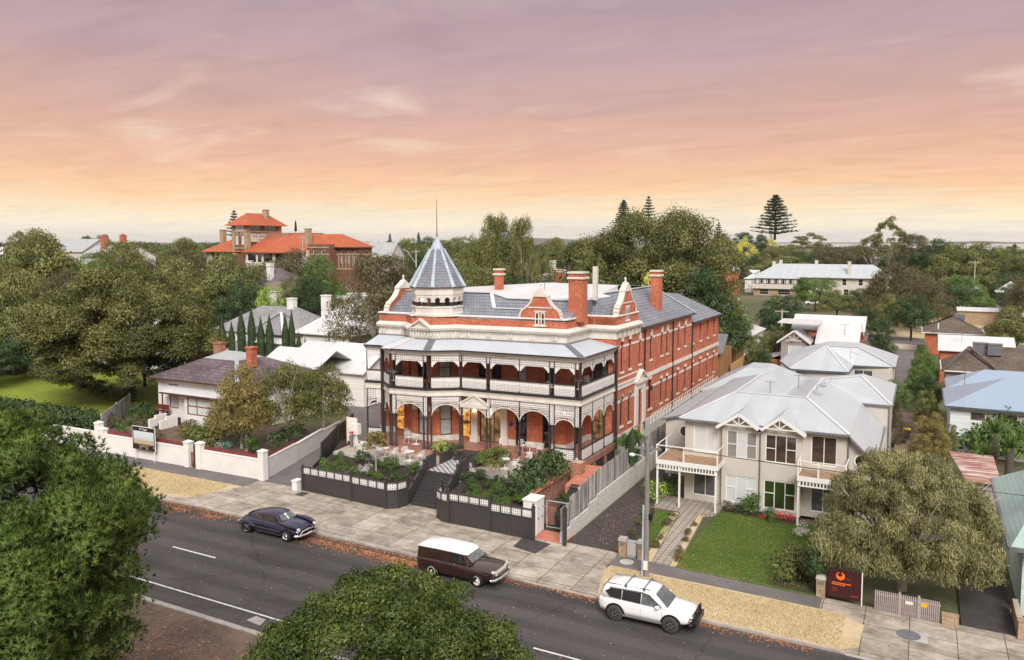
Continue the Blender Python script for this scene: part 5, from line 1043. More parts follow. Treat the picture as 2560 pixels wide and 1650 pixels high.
house('brick_tile_house', 'red brick house with brown hip roof, white gutter and a rooftop cooler beside the lane', .6,9,154,163,-.9,3.1,5.7,'brick_red','tile_brown','hip','x', gutter='paint_white', extra=tile2)
# pale green house at the right edge
H = thing('green_house', 'pale green weatherboard cottage with faded green metal roof cut by the frame edge', 'house', (8,52,-.6))
walls(H, 5.05,16,47.8,58,-.8,3.3,'weatherboard_green',[('F',1.0,2.2,.6,2.4,'glass_dark')])
mb = MB(); mb.slab([(4.4,46.9,3.05),(18,46.9,3.05),(18,53.5,6.1),(7.2,53.5,6.1)], .1); mb.slab([(4.4,59.5,3.3),(4.4,46.9,3.05),(7.2,53.5,6.1),(7.2,54,6.1)], .1); mb.slab([(18,59.5,3.2),(4.4,59.5,3.2),(7.2,54,6.1),(18,54,6.1)], .1); mb.build('roof', 'roof_green', H)
mb = MB(); mb.beam((4.35,46.85,3.0),(18,46.85,3.0),.14,.2); mb.beam((4.35,46.85,3.0),(4.35,59.5,3.2),.14,.2); mb.build('gutter', 'lead_grey', H)
c = chimney(H, 5.9,50.2,4.2,7.9,.75,.75,'brick_orange','brick_orange'); mb = MB(); mb.tube([(6.2,52,5.5),(6.2,52,9)], .03, 5); mb.beam((5.3,52,8.9),(7.3,52,8.9),.05,.04)
for k in range(6): mb.beam((5.5+k*.33,51.5,8.9),(5.5+k*.33,52.5,8.9),.03,.03)
mb.build('aerial', 'lead_blue', H)
t = thing('brick_fence', 'low orange brick front wall at the corner of the green cottage', 'wall', (6,44.5,-.6)); mb = MB(); mb.box(4.65,14,44.35,44.6,-.7,.35); mb.box(4.65,4.9,44.6,47.5,-.7,.2); mb.build('wall', 'brick_tan', t); mb = MB(); mb.box(4.6,14,44.3,44.65,.35,.42); mb.build('coping', 'brick_tan', t)
H = thing('rusty_shed', 'low shed with rust streaked corrugated roof behind the drooping tree', 'shed', (4,66,-.6)); mb = MB(); mb.slab([(3.1,62,2.25),(5.2,62.3,2.2),(5.1,69,2.55),(2.2,69.3,2.5)], .08); mb.build('roof', 'rusty_roof', H); walls(H, 3.2,5.0,62.5,69,-.8,2.1,'weatherboard_mauve')
# --- long pale roofed guest house and neighbours far right
H = thing('guest_house', 'long cream two storey building with pale roof and boxed in upper verandah', 'building', (-33,290,0))
walls(H, -34.5,-10,288.5,300,-1,6.4,'wall_cream',[('F',a,a+1.3,3.9,6.0,'glass_dark') for a in (10.5,15.5,20.3)]+[('F',a,a+1.6,.6,2.6,'glass_dark') for a in (11,16.5,21)]); walls(H, -52,-38,285,298,-1,3.0,'brick_tan',[('F',2,5,.4,2.2,'glass_dark'),('F',8,12,.4,2.2,'glass_dark')])
mb = MB(); mb.box(-52.4,-37.6,284.2,284.5,2.4,4.0); mb.build('verandah_wall', 'wall_cream', H); mb = MB(); mb.box(-52.2,-37.8,284.6,297,2.9,3.1); mb.box(-52,-38,286.5,297,4,6.0); mb.build('verandah_floor', 'brick_tan', H)
mb = MB()
for k in range(13): mb.box(-52.4+k*1.22,-52.28+k*1.22,284.25,284.45,4.0,6.0)
mb.build('verandah_frame', 'gutter_brown', H)
for k in range(6): mb = MB(); mb.box(-51.4+k*2.4,-49.6+k*2.4,284.5,284.55,4.2,5.7); mb.build('window', 'glass_blind', H)
mb = MB(); hip(mb, -52.6,-37.4,284.4,300,6.0,10.8,'x',7.6,.4); hip(mb, -50,-9.5,288,301,6.4,10.7,'x',6,.5); rf = mb.build('roof', 'roof_pale', H)
for x, y, z in ((-46.5,292,11.5),(-44.5,294,12),(-33,296,12),(-22,289.5,11.8)): chimney(H, x, y, 7, z, 1.0, 1.0, 'wall_cream', 'wall_cream', 0)
H = house('grey_block', 'grey two storey block with open concrete frame beside the fig canopy', -75,-66,268,282,0,7.0,9.5,'stucco_grey','roof_grey','gable','y',[('R',1+k*2.6,2.6+k*2.6,a,a+2.2,'glass_dark',dict(nz=1)) for k in range(5) for a in (.8,4.2)], cat='building')
H = house('red_gable_block', 'tall narrow red brick gabled block right of the grey concrete block', -64.5,-58,278,290,0,9,13.5,'brick_red','roof_grey','gable','y',[('F',2,4,4.5,6.5,'glass_dark')], cat='building')
house('white_hip_cottage', 'small white cottage roof between the red gable and the guest house', -57.8,-53,300,309,0,5,8,'wall_white','roof_white','hip','x')
house('white_gable_house', 'white weatherboard house with steep white roof under the right hand trees', 9,15,262,275,0,4.5,8.0,'weatherboard_white','roof_white','gable','y',[('F',2,3.6,1.4,3.2,'glass_dark')], chims=[(10.5,268,5,8.4,.9,.9)])
house('white_pyramid_house', 'white house with pyramid roof and dark shuttered window at far right', 17.5,23.5,246,252,0,5.2,8.0,'weatherboard_white','roof_white','hip','x',[('F',3.2,4.6,1.2,3.2,'glass_dark')])
house('white_lean_house', 'white lean-to fronted cottage before the pyramid roofed house', 17.8,24.5,238,243,0,3.2,5.2,'weatherboard_white','roof_white','hip','x',[('F',3.4,4.7,1.0,2.6,'glass_dark')])
H = thing('brick_shed', 'long low tan brick shed with flat pale roof in the dry paddock', 'shed', (11,216,0)); walls(H, 7.4,15.5,214,218,-1.2,2.5,'brick_tan'); mb = MB(); mb.slab([(7.2,213.6,2.5),(15.8,213.6,2.5),(15.8,218.4,3.0),(7.2,218.4,3.0)], .15); mb.build('roof', 'roof_white', H)
house('white_roof_cottage', 'cottage with bright white roof, red chimney and tan chimney behind the hotel', -32,-24.5,132,144,0,3.4,6.2,'wall_white','roof_white','hip','x',chims=[(-28.6,141,5,8.6,.8,.8,'wall_cream','wall_cream'),(-28.2,137,4.6,7.2,.6,.6)])
H = thing('timber_shed', 'orange brown vertical timber shed at the rear end of the hotel', 'shed', (-24,101,0)); walls(H, -27,-21.9,98.5,106,-1,5.0,'timber_brown'); mb = MB(); mb.slab([(-27.5,98,5.0),(-21.3,98,5.0),(-22.5,106.5,6.4),(-27.5,106.5,6.4)], .2); mb.build('roof', 'lead_grey', H)
H = thing('timber_screen', 'tall new timber screen box behind the timber shed', 'screen', (-26,125,0)); walls(H, -27.4,-24.6,125,128,-1,6.0,'timber_brown'); mb = MB(); mb.slab([(-27.8,124.5,6.0),(-24,124.5,6.2),(-24,128.5,6.2),(-27.8,128.5,6.0)], .15); mb.build('roof', 'timber_stain', H)
mb = MB(); y = 104
while y < 124: mb.box(-21.6,-21.5,y,y+.18,-.5,2.8); y += .2
tag(mb.build('timber_fence', 'timber_new'), 'new yellow timber paling fence running behind the timber shed', 'fence')
for x0, x1, y0, y1, nm in ((-22,-16.5,150,158,'low brown tiled roof with two ridges between garden trees'),(-14.5,-9,148,157,'brown tiled house with white gable end beside the round dark tree')):
    H = house('tile_roof_house', nm, x0,x1,y0,y1,-.5,3.0,5.6,'brick_red','tile_brown','gable' if x0 > -15 else 'hip','y')
    if x0 > -15: mb = MB(); mb.beam((x0-.4,y0-.35,2.7),((x0+x1)/2,y0-.35,5.6),.1,.3); mb.beam((x1+.4,y0-.35,2.7),((x0+x1)/2,y0-.35,5.6),.1,.3); mb.build('barge_board', 'paint_white', H)
sheet('lane', [[(-2.9,100),(-.9,100),(-.9,170),(-4.4,170),(-2.9,121)]], .05, 'asphalt_path', .1); sheet('cross_street', [rect(-60,60,166,176)], .06, 'asphalt_path', .1); sheet('lane_apron', [rect(-4.3,-.6,158,165.9)], .065, 'gravel_tan', .1)
sheet('dry_paddock', [[(-10,178),(30,178),(30,236),(-6,230)]], .03, 'dry_grass', .05)
# --- weatherboard cottage left of the hotel
H = thing('weatherboard_cottage', 'cream weatherboard cottage with purple slate hip roof and red framed windows', 'house', (-63,60,.5))
DZ = .6
walls(H, -69.0,-58.05,56.1,66,DZ-.8,4.75,'weatherboard',[('F',1.6,2.9,1.75,4.2,'glass_sheer',dict(nz=2))], frame='timber_red')
walls(H, -64.45,-58.9,55.4,56.2,DZ-.8,3.7,'weatherboard',[('F',.35,5.1,1.5,3.25,'glass_blind',dict(xs=[.27,.73],nz=2,fw=.1))], frame='timber_red', which='FL')
walls(H, -58.9,-58.0,55.4,58,DZ-.8,3.7,'weatherboard', which='F'); fs = Seg((-58.0,55.4),(-58.0,58.6)); mb = MB(); wall(mb, fs, DZ-.8, 3.75, [(.45,1.75,1.5,3.25)], .1); mb.build('wall', 'weatherboard', H); window(H, fs, .45,1.75,1.5,3.25,.1,1,2,.1,'timber_red','glass_blind')
mb = MB(); mb.slab([(-67.3,54.9,3.55),(-57.7,54.9,3.55),(-57.7,56.1,4.05),(-67.3,56.1,4.05)], .12); mb.build('porch_roof', 'roof_white', H); mb = MB(); mb.beam((-67.3,54.85,3.5),(-57.7,54.85,3.5),.1,.14); mb.box(-67.2,-67.1,55,55.1,DZ+.5,3.5); mb.build('porch_gutter', 'gutter_brown', H)
mb = MB(); x0,x1,y0,y1,ze_,zt = -69.6,-57.5,55.5,66.6,4.8,6.5; i = 3.7
mb.add([(x0,y0,ze_),(x1,y0,ze_),(x1,y1,ze_),(x0,y1,ze_),(x0+i,y0+i,zt),(x1-i,y0+i,zt),(x1-i,y1-i,zt),(x0+i,y1-i,zt)], [(0,1,5,4),(1,2,6,5),(2,3,7,6),(3,0,4,7),(3,2,1,0)]); rf = mb.build('roof', 'slate_purple', H)
mb = MB(); xa, ya = (x0+x1)/2, (y0+y1)/2; q = [(x0+i,y0+i,zt+.01),(x1-i,y0+i,zt+.01),(x1-i,y1-i,zt+.01),(x0+i,y1-i,zt+.01)]; ap_ = [(xa-1.0,ya,7.15),(xa+1.0,ya,7.15)]
mb.add(q+ap_, [(0,1,5,4),(1,2,5),(2,3,4,5),(3,0,4)]); mb.beam((x1,y0,ze_+.03),(x1-i,y0+i,zt+.03),.4,.06); mb.build('metal_roof', 'roof_grey', rf)
mb = MB(); mb.beam((x0-.05,y0-.05,ze_-.07),(x1+.05,y0-.05,ze_-.07),.13,.15); mb.beam((x1+.05,y0-.05,ze_-.07),(x1+.05,y1,ze_-.07),.13,.15); mb.build('gutter', 'gutter_brown', H)
chimney(H, -65.5,61,6,7.95,.95,.8,'brick_orange','brick_orange',0); chimney(H, -60.0,60,5.9,7.9,.75,.75,'brick_red','brick_red',0)
mb = MB(); gable(mb, -66,-58,66,75,4.2,6.4,'x',.2,.3,.1); mb.build('rear_roof', 'roof_white', H); walls(H, -66,-58,66.2,75,0,4.1,'weatherboard')
t = thing('porch_steps', 'dark front steps of the cottage between low white stepped walls', 'steps', (-64.5,53.5,.5))
for k in range(4): mb = MB(); mb.box(-65.9,-64.8,53.0+k*.4,55.2,.45+k*.18,.63+k*.18); mb.build('step', 'fence_dark', t)
for xw in (-66.15,-64.65): mb = MB(); mb.box(xw-.12,xw+.12,52.6,53.3,.4,1.35); mb.box(xw-.12,xw+.12,53.3,54.6,.4,1.6); mb.build('side_wall', 'wall_white', t)
t = thing('garden_bench', 'dark iron garden bench on the cottage porch under the small window', 'bench', (-67.4,55.3,1.2)); mb = MB(); mb.box(-68.4,-66.8,55.0,55.5,1.55,1.6); mb.build('seat', 'timber_red', t); mb = MB(); mb.box(-68.4,-66.8,55.5,55.55,1.65,2.15); mb.build('backrest', 'timber_red', t)
for x in (-68.3,-66.9): mb = MB(); mb.box(x-.04,x+.04,55.0,55.5,1.15,1.55); mb.build('leg', 'iron_dark', t)
# white outbuildings beyond the birch
house('white_garage', 'white boarded garage with broad white roof and red ridge beside the hotel driveway', -62,-54.9,71.5,81,0,4.1,6.5,'weatherboard','roof_white','gable','x',[('R',.6,2.6,.2,2.6,'glass_dark',dict(nz=1,name='door'))])
house('white_garage_wing', 'low white garage wing with roller doors at the top of the hotel driveway', -57,-49.5,84,92,0,3.5,6.0,'weatherboard','roof_white','hip','x',[('F',1,3.4,.1,2.5,'paint_white',dict(nz=4,name='door')),('F',4,6.4,.1,2.5,'paint_white',dict(nz=4,name='door'))])
house('white_link_roof', 'plain white sloping roof linking the cottage with the garage', -70,-62.5,76,84,0,3.8,5.8,'weatherboard','roof_white','gable','x')
# mansion with grey slate roof behind the cypresses
H = thing('white_mansion', 'white Victorian house with grey slate and white roofs behind the row of cypresses', 'house', (-88,96,1))
walls(H, -99.5,-82.7,92,101,0,4.6,'wall_white',[('F',a,a+1.3,1.6,3.6,'glass_dark') for a in (2,5,8.2,13.4)]); walls(H, -82.7,-73,91.8,104,0,5.0,'wall_white',[('R',2,3.2,1.8,3.9,'glass_dark'),('R',7,8,1.8,3.9,'glass_dark')])
mb = MB(); hip(mb, -99.5,-82,92,102,4.6,8.2,'x',None,.5); hip(mb, -91,-84,90.5,97,4.7,7.6,'y',None,.2); mb.build('slate_roof', 'slate_grey', H)
mb = MB(); hip(mb, -82.7,-72.5,91.8,104.5,5.0,9.0,'y',None,.5); mb.slab([(-92.5,89.0,3.6),(-83,89.0,3.6),(-83,91,4.2),(-92.5,91,4.2)], .12); mb.beam((-90.9,90.4,4.8),(-87.5,93.8,7.7),.4,.06); mb.beam((-84,90.4,4.8),(-87.5,93.8,7.7),.4,.06); hip(mb, -80,-70,104,112,6,10.2,'x',None,.4); mb.build('metal_roof', 'roof_white', H)
for x, y, z in ((-88.2,97,9.6),(-82.2,98,10.2),(-77.5,98.5,10.6),(-99,104,10)): chimney(H, x, y, 6, z, 1.2, 1.0, 'wall_white', 'wall_white', 0)
mb = MB()
for x in (-92.3,-89,-86,-83.2): mb.box(x-.1,x+.1,89.1,89.3,.6,3.6)
mb.build('verandah_post', 'paint_white', H); mb = MB(); mb.box(-83.6,-81.6,91.6,91.9,.8,3.2); mb.build('door', 'glass_dark', H)
house('white_cubes', 'white flat walled house with tall chimney behind the lime green tree', -104,-92,116,124,0,6,8.5,'wall_white','roof_white','hip','x',chims=[(-99.5,118,5,10.5,1.6,1.2,'wall_white','brick_orange'),(-85.5,112,3,9.6,.9,.9,'wall_white','wall_white')])
house('white_left_house', 'white house glimpsed behind the big fig at the left edge', -112,-98,80,88,0,4,7,'wall_white','roof_white','hip','x')
# shingle roofs before the red hotel
H = house('curved_shingle_house', 'house with purple slate and brown shingle roofs and white chimneys below the red hotel', -124,-110,118,128,3,9.5,13.2,'wall_white','slate_purple','hip','x',chims=[(-121,121,11,14.6,1.0,.8,'wall_white','wall_white'),(-114.5,120,9.6,14.2,1.1,.9,'wall_white','wall_white')])
mb = MB(); hip(mb, -116,-100,112,121,7.8,10.8,'x',None,.6); mb.build('shingle_roof', 'shingle_brown', H)
# --- red tiled grand hotel on the left skyline
H = thing('grand_hotel', 'large striped brick hotel with orange tiled roofs and square tower on the left skyline', 'hotel', (-140,155,5))
ex = dict(depth=.25, nz=2, fw=.16, arch=True, frame='wall_cream')
walls(H, -155.6,-150.4,150,162,0,22.6,'brick_brown',[('F',1.0,2.1,17.6,20.2,'glass_blind',ex),('F',3.0,4.1,17.6,20.2,'glass_blind',ex),('F',.7,4.5,21.0,22.4,'glass_blind',dict(nz=1)),('R',.8,4.4,21.0,22.4,'glass_dark',dict(nx=2,nz=1)),('R',6,10,21.0,22.4,'glass_dark',dict(nx=2,nz=1))])
mb = MB(); hip(mb, -155.6,-150.4,150,162,22.5,25.6,'y',None,1.2); mb.build('tower_roof', 'tile_orange', H); chimney(H, -151.8,158,24,26.6,1.3,1.1,'brick_tan','brick_tan',0)
mb = MB()
for sgx in (Seg((-155.6,150),(-150.4,150)), Seg((-150.4,150),(-150.4,162))):
    for z in (16.6,20.7): bar(mb, sgx, 0, sgx.L, .01, .15, z, z+.35)
    for a in (.0,sgx.L-1): bar(mb, sgx, a, a+1, .01, .12, 15, 22.5)
for a in (.65,2.65): 
    ap = arcpts(a, a+1.8, 19.4, 1.6); ip = arcpts(a+.33, a+1.47, 19.4, .85); sg = Seg((-155.6,150),(-150.4,150))
    for k in range(ARC): mb.poly([sg.p(ap[k][0],.08,ap[k][1]), sg.p(ap[k+1][0],.08,ap[k+1][1]), sg.p(ip[k+1][0],.08,ip[k+1][1]), sg.p(ip[k][0],.08,ip[k][1])])
mb.build('stripe_moulding', 'brick_tan', H)
mb = MB(); mb.box(-150.4,-138,156,164,15,20.6); mb.build('wall', 'brick_orange', H)
sg = Seg((-150.4,150),(-150.4,162)); mb = MB(); bar(mb, sg, 1.0, 7.2, .16, .3, 18.3, 20.4); o = mb.build('sign_board', 'wall_cream', H)
text('VUE GRAND', 1.0, 'lead_grey', o, face_matrix(sg.p(4.1,.33,19.75), (0,1,0))); text('HOTEL', .62, 'lead_grey', o, face_matrix(sg.p(4.1,.33,18.8), (0,1,0)))
walls(H, -166,-150.5,151,165,0,16.0,'wall_cream',[('F',2+k*3.4,4.8+k*3.4,13.3,15.7,'glass_dark',dict(nz=1)) for k in range(4)], which='FL'); mb = MB(); hip(mb, -166,-151,150.5,166,15.9,20,'x',6.5,.8); mb.slab([(-151,148.6,15.9),(-142.5,148.6,15.9),(-142.5,157,20.0),(-150.3,157,20.0)], .25); mb.build('tile_roof', 'tile_orange', H)
walls(H, -150.3,-143,149.2,164,0,15.9,'wall_cream',[('F',.6+k*3.3,3.4+k*3.3,13.3,15.6,'glass_dark',dict(nz=1)) for k in range(2)]); walls(H, -143,-128.5,147,164,0,16.4,'wall_cream',[('F',.6+k*3.7,3.6+k*3.7,13.4,15.8,'glass_dark',dict(nz=1)) for k in range(2)]+[('F',9+k*2.4,10.2+k*2.4,13.0,15.9,'glass_grey',ex) for k in range(2)])
walls(H, -128.5,-116,150,155,0,17.3,'brick_brown',[('F',1.0+k*2.05,1.9+k*2.05,13.4,16.4,'glass_grey',ex) for k in range(5)]+[('F',10.9,11.8,13.4,16.4,'glass_grey',ex)]); walls(H, -129,-122.5,147.5,150.2,0,17.8,'brick_brown',[('F',1.6+k*2.4,2.7+k*2.4,13.2,16.6,'glass_grey',ex) for k in range(2)])
mb = MB()
for sg in (Seg((-128.5,150),(-116,150)), Seg((-129,147.5),(-122.5,147.5)), Seg((-116,150),(-116,155))):
    for z in (12.2,15.6,17.2): bar(mb, sg, 0, sg.L, .01, .12, z-.3, z)
    k = .4
    while k < sg.L-1 and sg.d.x > .5: bar(mb, sg, k, k+.28, .01, .09, 12.2, 15.3); k += 1.03
mb.build('stripe_moulding', 'brick_tan', H)
mb = MB(); hip(mb, -143.4,-116,149.5,155,17.2,20.2,'x',7,.5); mb.slab([(-143.4,146,15.9),(-128.6,146,15.9),(-131,153,19.8),(-141.5,153,19.8)], .25); mb.build('tile_roof', 'tile_orange', H)
for x, y, z in ((-164,155,21.5),(-130,149,21.5)): chimney(H, x, y, 16, z, 1.2, 1.2, 'brick_tan', 'brick_tan', 0)
mb = MB(); mb.box(-143,-129.5,146.4,147,10.5,12.6); mb.build('verandah_wall', 'wall_cream', H)
t = thing('closed_parasol', 'dark closed parasol on the roof deck of the red hotel', 'parasol', (-141,157,20.6)); mb = MB(); mb.lathe([(.05,.3),(.34,.5),(.2,2.6),(.03,3.2)], (-141,157,20.6), 8); mb.build('canopy', 'leaf_cypress', t); mb = MB(); mb.tube([(-141,157,20.6),(-141,157,21)], .05, 5); mb.build('pole', 'iron_dark', t)
house('grey_roof_hall', 'grey roofed hall just right of the red tiled hotel', -134,-120,168,174,2,15.0,18.2,'stucco_grey','roof_grey','gable','x', cat='hall')
house('pale_left_villa', 'pale gabled villa with twin red chimneys above the left trees', -212,-196,148,160,3,14.5,17.4,'wall_white','roof_grey','gable','x',chims=[(-207,152,15,20,1.3,1.3,'brick_red','brick_red',0,3),(-199,152,15,20.2,1.3,1.3,'brick_red','brick_red',0,3)])
house('cream_far_villa', 'cream gable roof peeping between the left skyline trees', -245,-228,160,172,3,15.5,19.2,'wall_cream','roof_grey','gable','x')
house('white_far_villa', 'white low roof with red chimney at the far left treetops', -268,-252,152,164,3,14.5,17.2,'wall_white','roof_white','hip','x',chims=[(-256,156,15,18.6,1,1)])
house('far_cottage', 'pale hip roofed house with tall chimneys beyond the turret', -74,-60,150,160,2,10,12.6,'wall_white','roof_white','hip','x',chims=[(-63,153,10,14.6,1,1,'wall_cream','wall_cream'),(-68,152,10,14.6,1,1,'wall_cream','wall_cream'),(-66,150.5,9,12.8,2,1,'brick_red')])
house('ridge_house', 'grey roofed white house with end chimneys below the tall Norfolk pine', -96,-78,440,452,6,14,19,'weatherboard_white','roof_grey','gable','x',chims=[(-95,446,16,21,1.4,1.4,'wall_white','wall_white'),(-79,446,16,21,1.4,1.4,'wall_white','wall_white')])
house('far_white_house', 'white flat roofed house by the right hand gums', -26,-14,390,402,4,10,12,'wall_white','roof_white','hip','x',chims=[(-20,394,9,14,1,1,'wall_white','wall_white')])
house('far_cream_house', 'low cream house below the right hand gum trunks', -36,-27,370,380,2,8,10,'wall_cream','roof_white','hip','x')
t = thing('church_tower', 'pale stone church tower barely rising over the fig canopy', 'tower', (-205,520,10)); x, y, z = at(1757, 552, y=420); mb = MB(); mb.box(x-2.6,x+2.6,y,y+5,0,z)
for k in (-2.6,-.6,1.4): mb.box(x+k,x+k+1.2,y-.05,y+.6,z,z+1.4)
mb.build('tower_wall', 'wall_cream', t)
# ------------------------------------------------------------------ vehicles (local: +x forward, z=0 on the road)
plain('car_purple', (.014,.009,.042), .22, .15, 1, .35, .6, coat=1); plain('car_brown', (.040,.017,.011), .24, .2, 1, .3, .6, coat=1); plain('car_white', (.88,.885,.89), .3, .02, 1, 0, .5, coat=.8); plain('van_white', (.80,.77,.75), .35, .03, 1, coat=.6)
plain('tyre', (.018,.017,.017), .8, .3, 8); plain('tyre_dusty', (.060,.052,.045), .9, .25, 6); plain('rim_white', (.72,.68,.62), .4, .1, 3); plain('light_lens', (.75,.75,.72), .1, .1, 5, .2, .8); plain('tail_red', (.35,.01,.02), .2, .2, 5)
glass('car_glass', (.016,.018,.02), .03); glass('car_screen', (.13,.145,.145), .05, .9, .6); glass('car_glass_tint', (.035,.03,.033), .06)
def cart(name, label, x, y, rz=0): return thing(name, label, 'car', (x,y,gz(x)+.002), rz)
def hull(par, st, mat, name='body', smooth=True):
    """st: (x, z0, wide0, zmid, widemid, ztop, widetop, crown)"""
    rings = []
    for x, z0, w0, zm, wm, zt, wt, cr in st:
        h = [(w0*.55,z0),(w0,z0+.02),(w0+(wm-w0)*.7,z0+(zm-z0)*.45),(wm,zm),(wm-(wm-wt)*.22,zm+(zt-zm)*.5),(wt+.01,zt-.035),(wt-.07,zt+.004),(wt*.5,zt+cr*.75),(0,zt+cr)]
        rings.append([(x,-a,z) for a, z in h]+[(x,a,z) for a, z in reversed(h[:-1])])
    m = MB(); m.loft(rings, 0, True, smooth); o = m.build(name, mat, par, False)
    return o
def wheel(par, x, y, r, w, tyre, rimm, kind, s, steer=0):
    m = MB(); ring = lambda rr, yy, n=24: [(rr*math.cos(2*math.pi*k/n), yy, rr*math.sin(2*math.pi*k/n)) for k in range(n)]
    ri = r*(.72 if kind == 'white' else (.60 if kind == 'chrome' else .56))
    m.loft([ring(ri,-w/2), ring(r*.93,-w/2), ring(r,-w*.36), ring(r,w*.36), ring(r*.93,w/2), ring(ri,w/2)], 0, False, True); m.poly(ring(ri,w*.2))
    o = m.build('wheel', tyre, par, False); o.location = (x,y,r); o.rotation_euler = (0,0,steer+(math.pi if s > 0 else 0))
    m = MB(); m.loft([ring(ri,-w/2-.005), ring(ri*.93,-w/2-.015), ring(ri*.86,-w*.34), ring(ri*.28,-w*.30), ring(ri*.24,-w/2-.01), ring(.01,-w/2-.012)], 0, False, False); m.build('rim', rimm, o, False)
    m = MB(); n = 12 if kind == 'white' else 6
    for k in range(n):
        a = 2*math.pi*k/n; p = (ri*.30*math.cos(a),-w*.335,ri*.30*math.sin(a)); q = (ri*.80*math.cos(a),-w*.375,ri*.80*math.sin(a))
        if kind == 'white': m.lathe([(.022,0),(.022,.01)], (q[0],q[1]-.012,q[2]), 6)
        else: m.beam(p, q, .04, .04)
    m.build('spokes', {'white':'iron_dark','chrome':'chrome','black':'lead_grey'}[kind], o, False); return o
def arch(par, x, y, r, hub, s, mat='paint_black', out=.012, name='wheel_arch'):  # black panel over the hull; on van and coupe it paints the shaded wheel gap
    m = MB(); n = 14; R2 = r+.07
    pts = [(x-R2,hub-.12)]+[(x+R2*math.cos(math.pi-math.pi*k/n), hub+R2*math.sin(math.pi*k/n)) for k in range(n+1)]+[(x+R2,hub-.12)]
    f = [(a,y+s*out,b) for a, b in pts]; k = [(a,y-s*.5,b) for a, b in pts]; m.poly(f); m.poly(k)
    for i in range(len(pts)-1): m.poly([f[i],f[i+1],k[i+1],k[i]])
    m.build(name, mat, par, False)
def pane(par, q, mat, name='window', out=(0,0,0)):
    m = MB(); m.poly([(p[0]+out[0],p[1]+out[1],p[2]+out[2]) for p in q]); return m.build(name, mat, par, False)
def strip(par, pts, w, h, mat, name):
    m = MB()
    for a, b in zip(pts, pts[1:]): m.beam(a, b, w, h)
    return m.build(name, mat, par, False)
# --- white four wheel drive
C = cart('suv', 'white four wheel drive with black bull bar and roof racks parked by the dry verge', -11.75, 38.12)
hull(C, [(-2.32,.62,.74,.85,.80,1.02,.74,0),(-2.24,.48,.86,.85,.90,1.10,.84,.01),(-1.9,.42,.90,.88,.94,1.13,.88,.02),(-1.0,.42,.92,.88,.95,1.13,.90,.02),(0,.42,.92,.86,.95,1.10,.90,.03),(.75,.42,.92,.86,.95,1.07,.89,.05),(1.5,.45,.90,.84,.94,1.05,.86,.09),(2.05,.50,.84,.80,.90,1.00,.80,.09),(2.3,.55,.74,.76,.82,.93,.70,.07),(2.4,.6,.6,.74,.7,.86,.58,.04)], 'car_white')
rings = []      # cabin
for x, zb_, wb_, zr_, wr_, cr in ((-2.26,1.0,.80,1.12,.74,.02),(-2.12,1.08,.86,1.55,.66,.03),(-1.9,1.1,.88,1.72,.65,.04),(-1.2,1.1,.89,1.79,.66,.05),(-.3,1.1,.89,1.80,.66,.05),(.25,1.09,.89,1.76,.65,.05),(.5,1.08,.88,1.68,.64,.04),(1.22,1.06,.86,1.10,.80,.03)):
    h = [(wb_,zb_),(wb_+(wr_-wb_)*.9,zb_+(zr_-zb_)*.9),(wr_-.05,zr_),(wr_*.5,zr_+cr*.8),(0,zr_+cr)]; rings.append([(x,-a,z) for a, z in h]+[(x,a,z) for a, z in reversed(h[:-1])])
m = MB(); m.loft(rings, 0, True, True); m.build('roof', 'car_white', C, False)
for s in (-1,1):
    Y = lambda z: s*(.895-(z-1.1)*.325+.012)
    g = lambda pts: [(x,Y(z),z) for x, z in pts]
    pane(C, g([(-1.98,1.42),(-1.72,1.18),(-1.12,1.15),(-1.12,1.60),(-1.70,1.58)]), 'car_glass_tint'); pane(C, g([(-1.08,1.15),(-.12,1.14),(-.12,1.61),(-1.08,1.62)]), 'car_glass_tint'); pane(C, g([(-.07,1.14),(.92,1.13),(.30,1.56),(-.07,1.61)]), 'car_screen')
    strip(C, [(-1.75,Y(1.62)+s*.02,1.62),(-.1,Y(1.66)+s*.02,1.655),(.3,Y(1.6)+s*.02,1.60),(.95,Y(1.16)+s*.02,1.16)], .05, .05, 'lead_grey', 'weather_shield')
    for x in (-1.42,1.42): arch(C, x, s*.94, .44, .42, s); wheel(C, x, s*.87, .415, .28, 'tyre_dusty', 'iron_dark', 'black', s)
    m = MB(); m.box(-1.0,1.0,s*.98-.07,s*.98+.07,.40,.46); m.build('side_step', 'lead_grey', C, False)
    m = MB(); m.lathe([(.02,-.08),(.12,-.06),(.13,.05),(.03,.09)], (.78,s*1.05,1.19), 8, sy=.7); m.build('mirror', 'car_white', C, False)
    pane(C, [(-2.28,s*.76,1.02),(-2.1,s*.90,1.0),(-2.06,s*.91,.88),(-2.27,s*.82,.9)], 'tail_red', 'tail_light', (-.02,s*.02,0)); pane(C, [(2.02,s*.86,.93),(2.30,s*.70,.90),(2.33,s*.72,.78),(2.08,s*.885,.80)], 'light_lens', 'headlight', (.015,s*.012,.01))
    m = MB()
    for x in (-.35,.62): m.box(x-.12,x+.06,s*.948-.012,s*.948+.012,.98,1.01)
    m.build('door_handle', 'car_white', C, False)
    m = MB(); m.tube([(2.35,s*.88,.55),(2.5,s*.80,.60),(2.55,s*.55,.62)], .07, 8); m.build('bumper_wing', 'paint_black', C, False)
pane(C, [(.56,-.60,1.66),(.56,.60,1.66),(1.20,.76,1.12),(1.20,-.76,1.12)], 'car_screen', 'windscreen', (.03,0,.03)); pane(C, [(-2.13,-.6,1.56),(-2.13,.6,1.56),(-2.25,.7,1.18),(-2.25,-.7,1.18)], 'car_glass', 'rear_window', (-.02,0,.01))
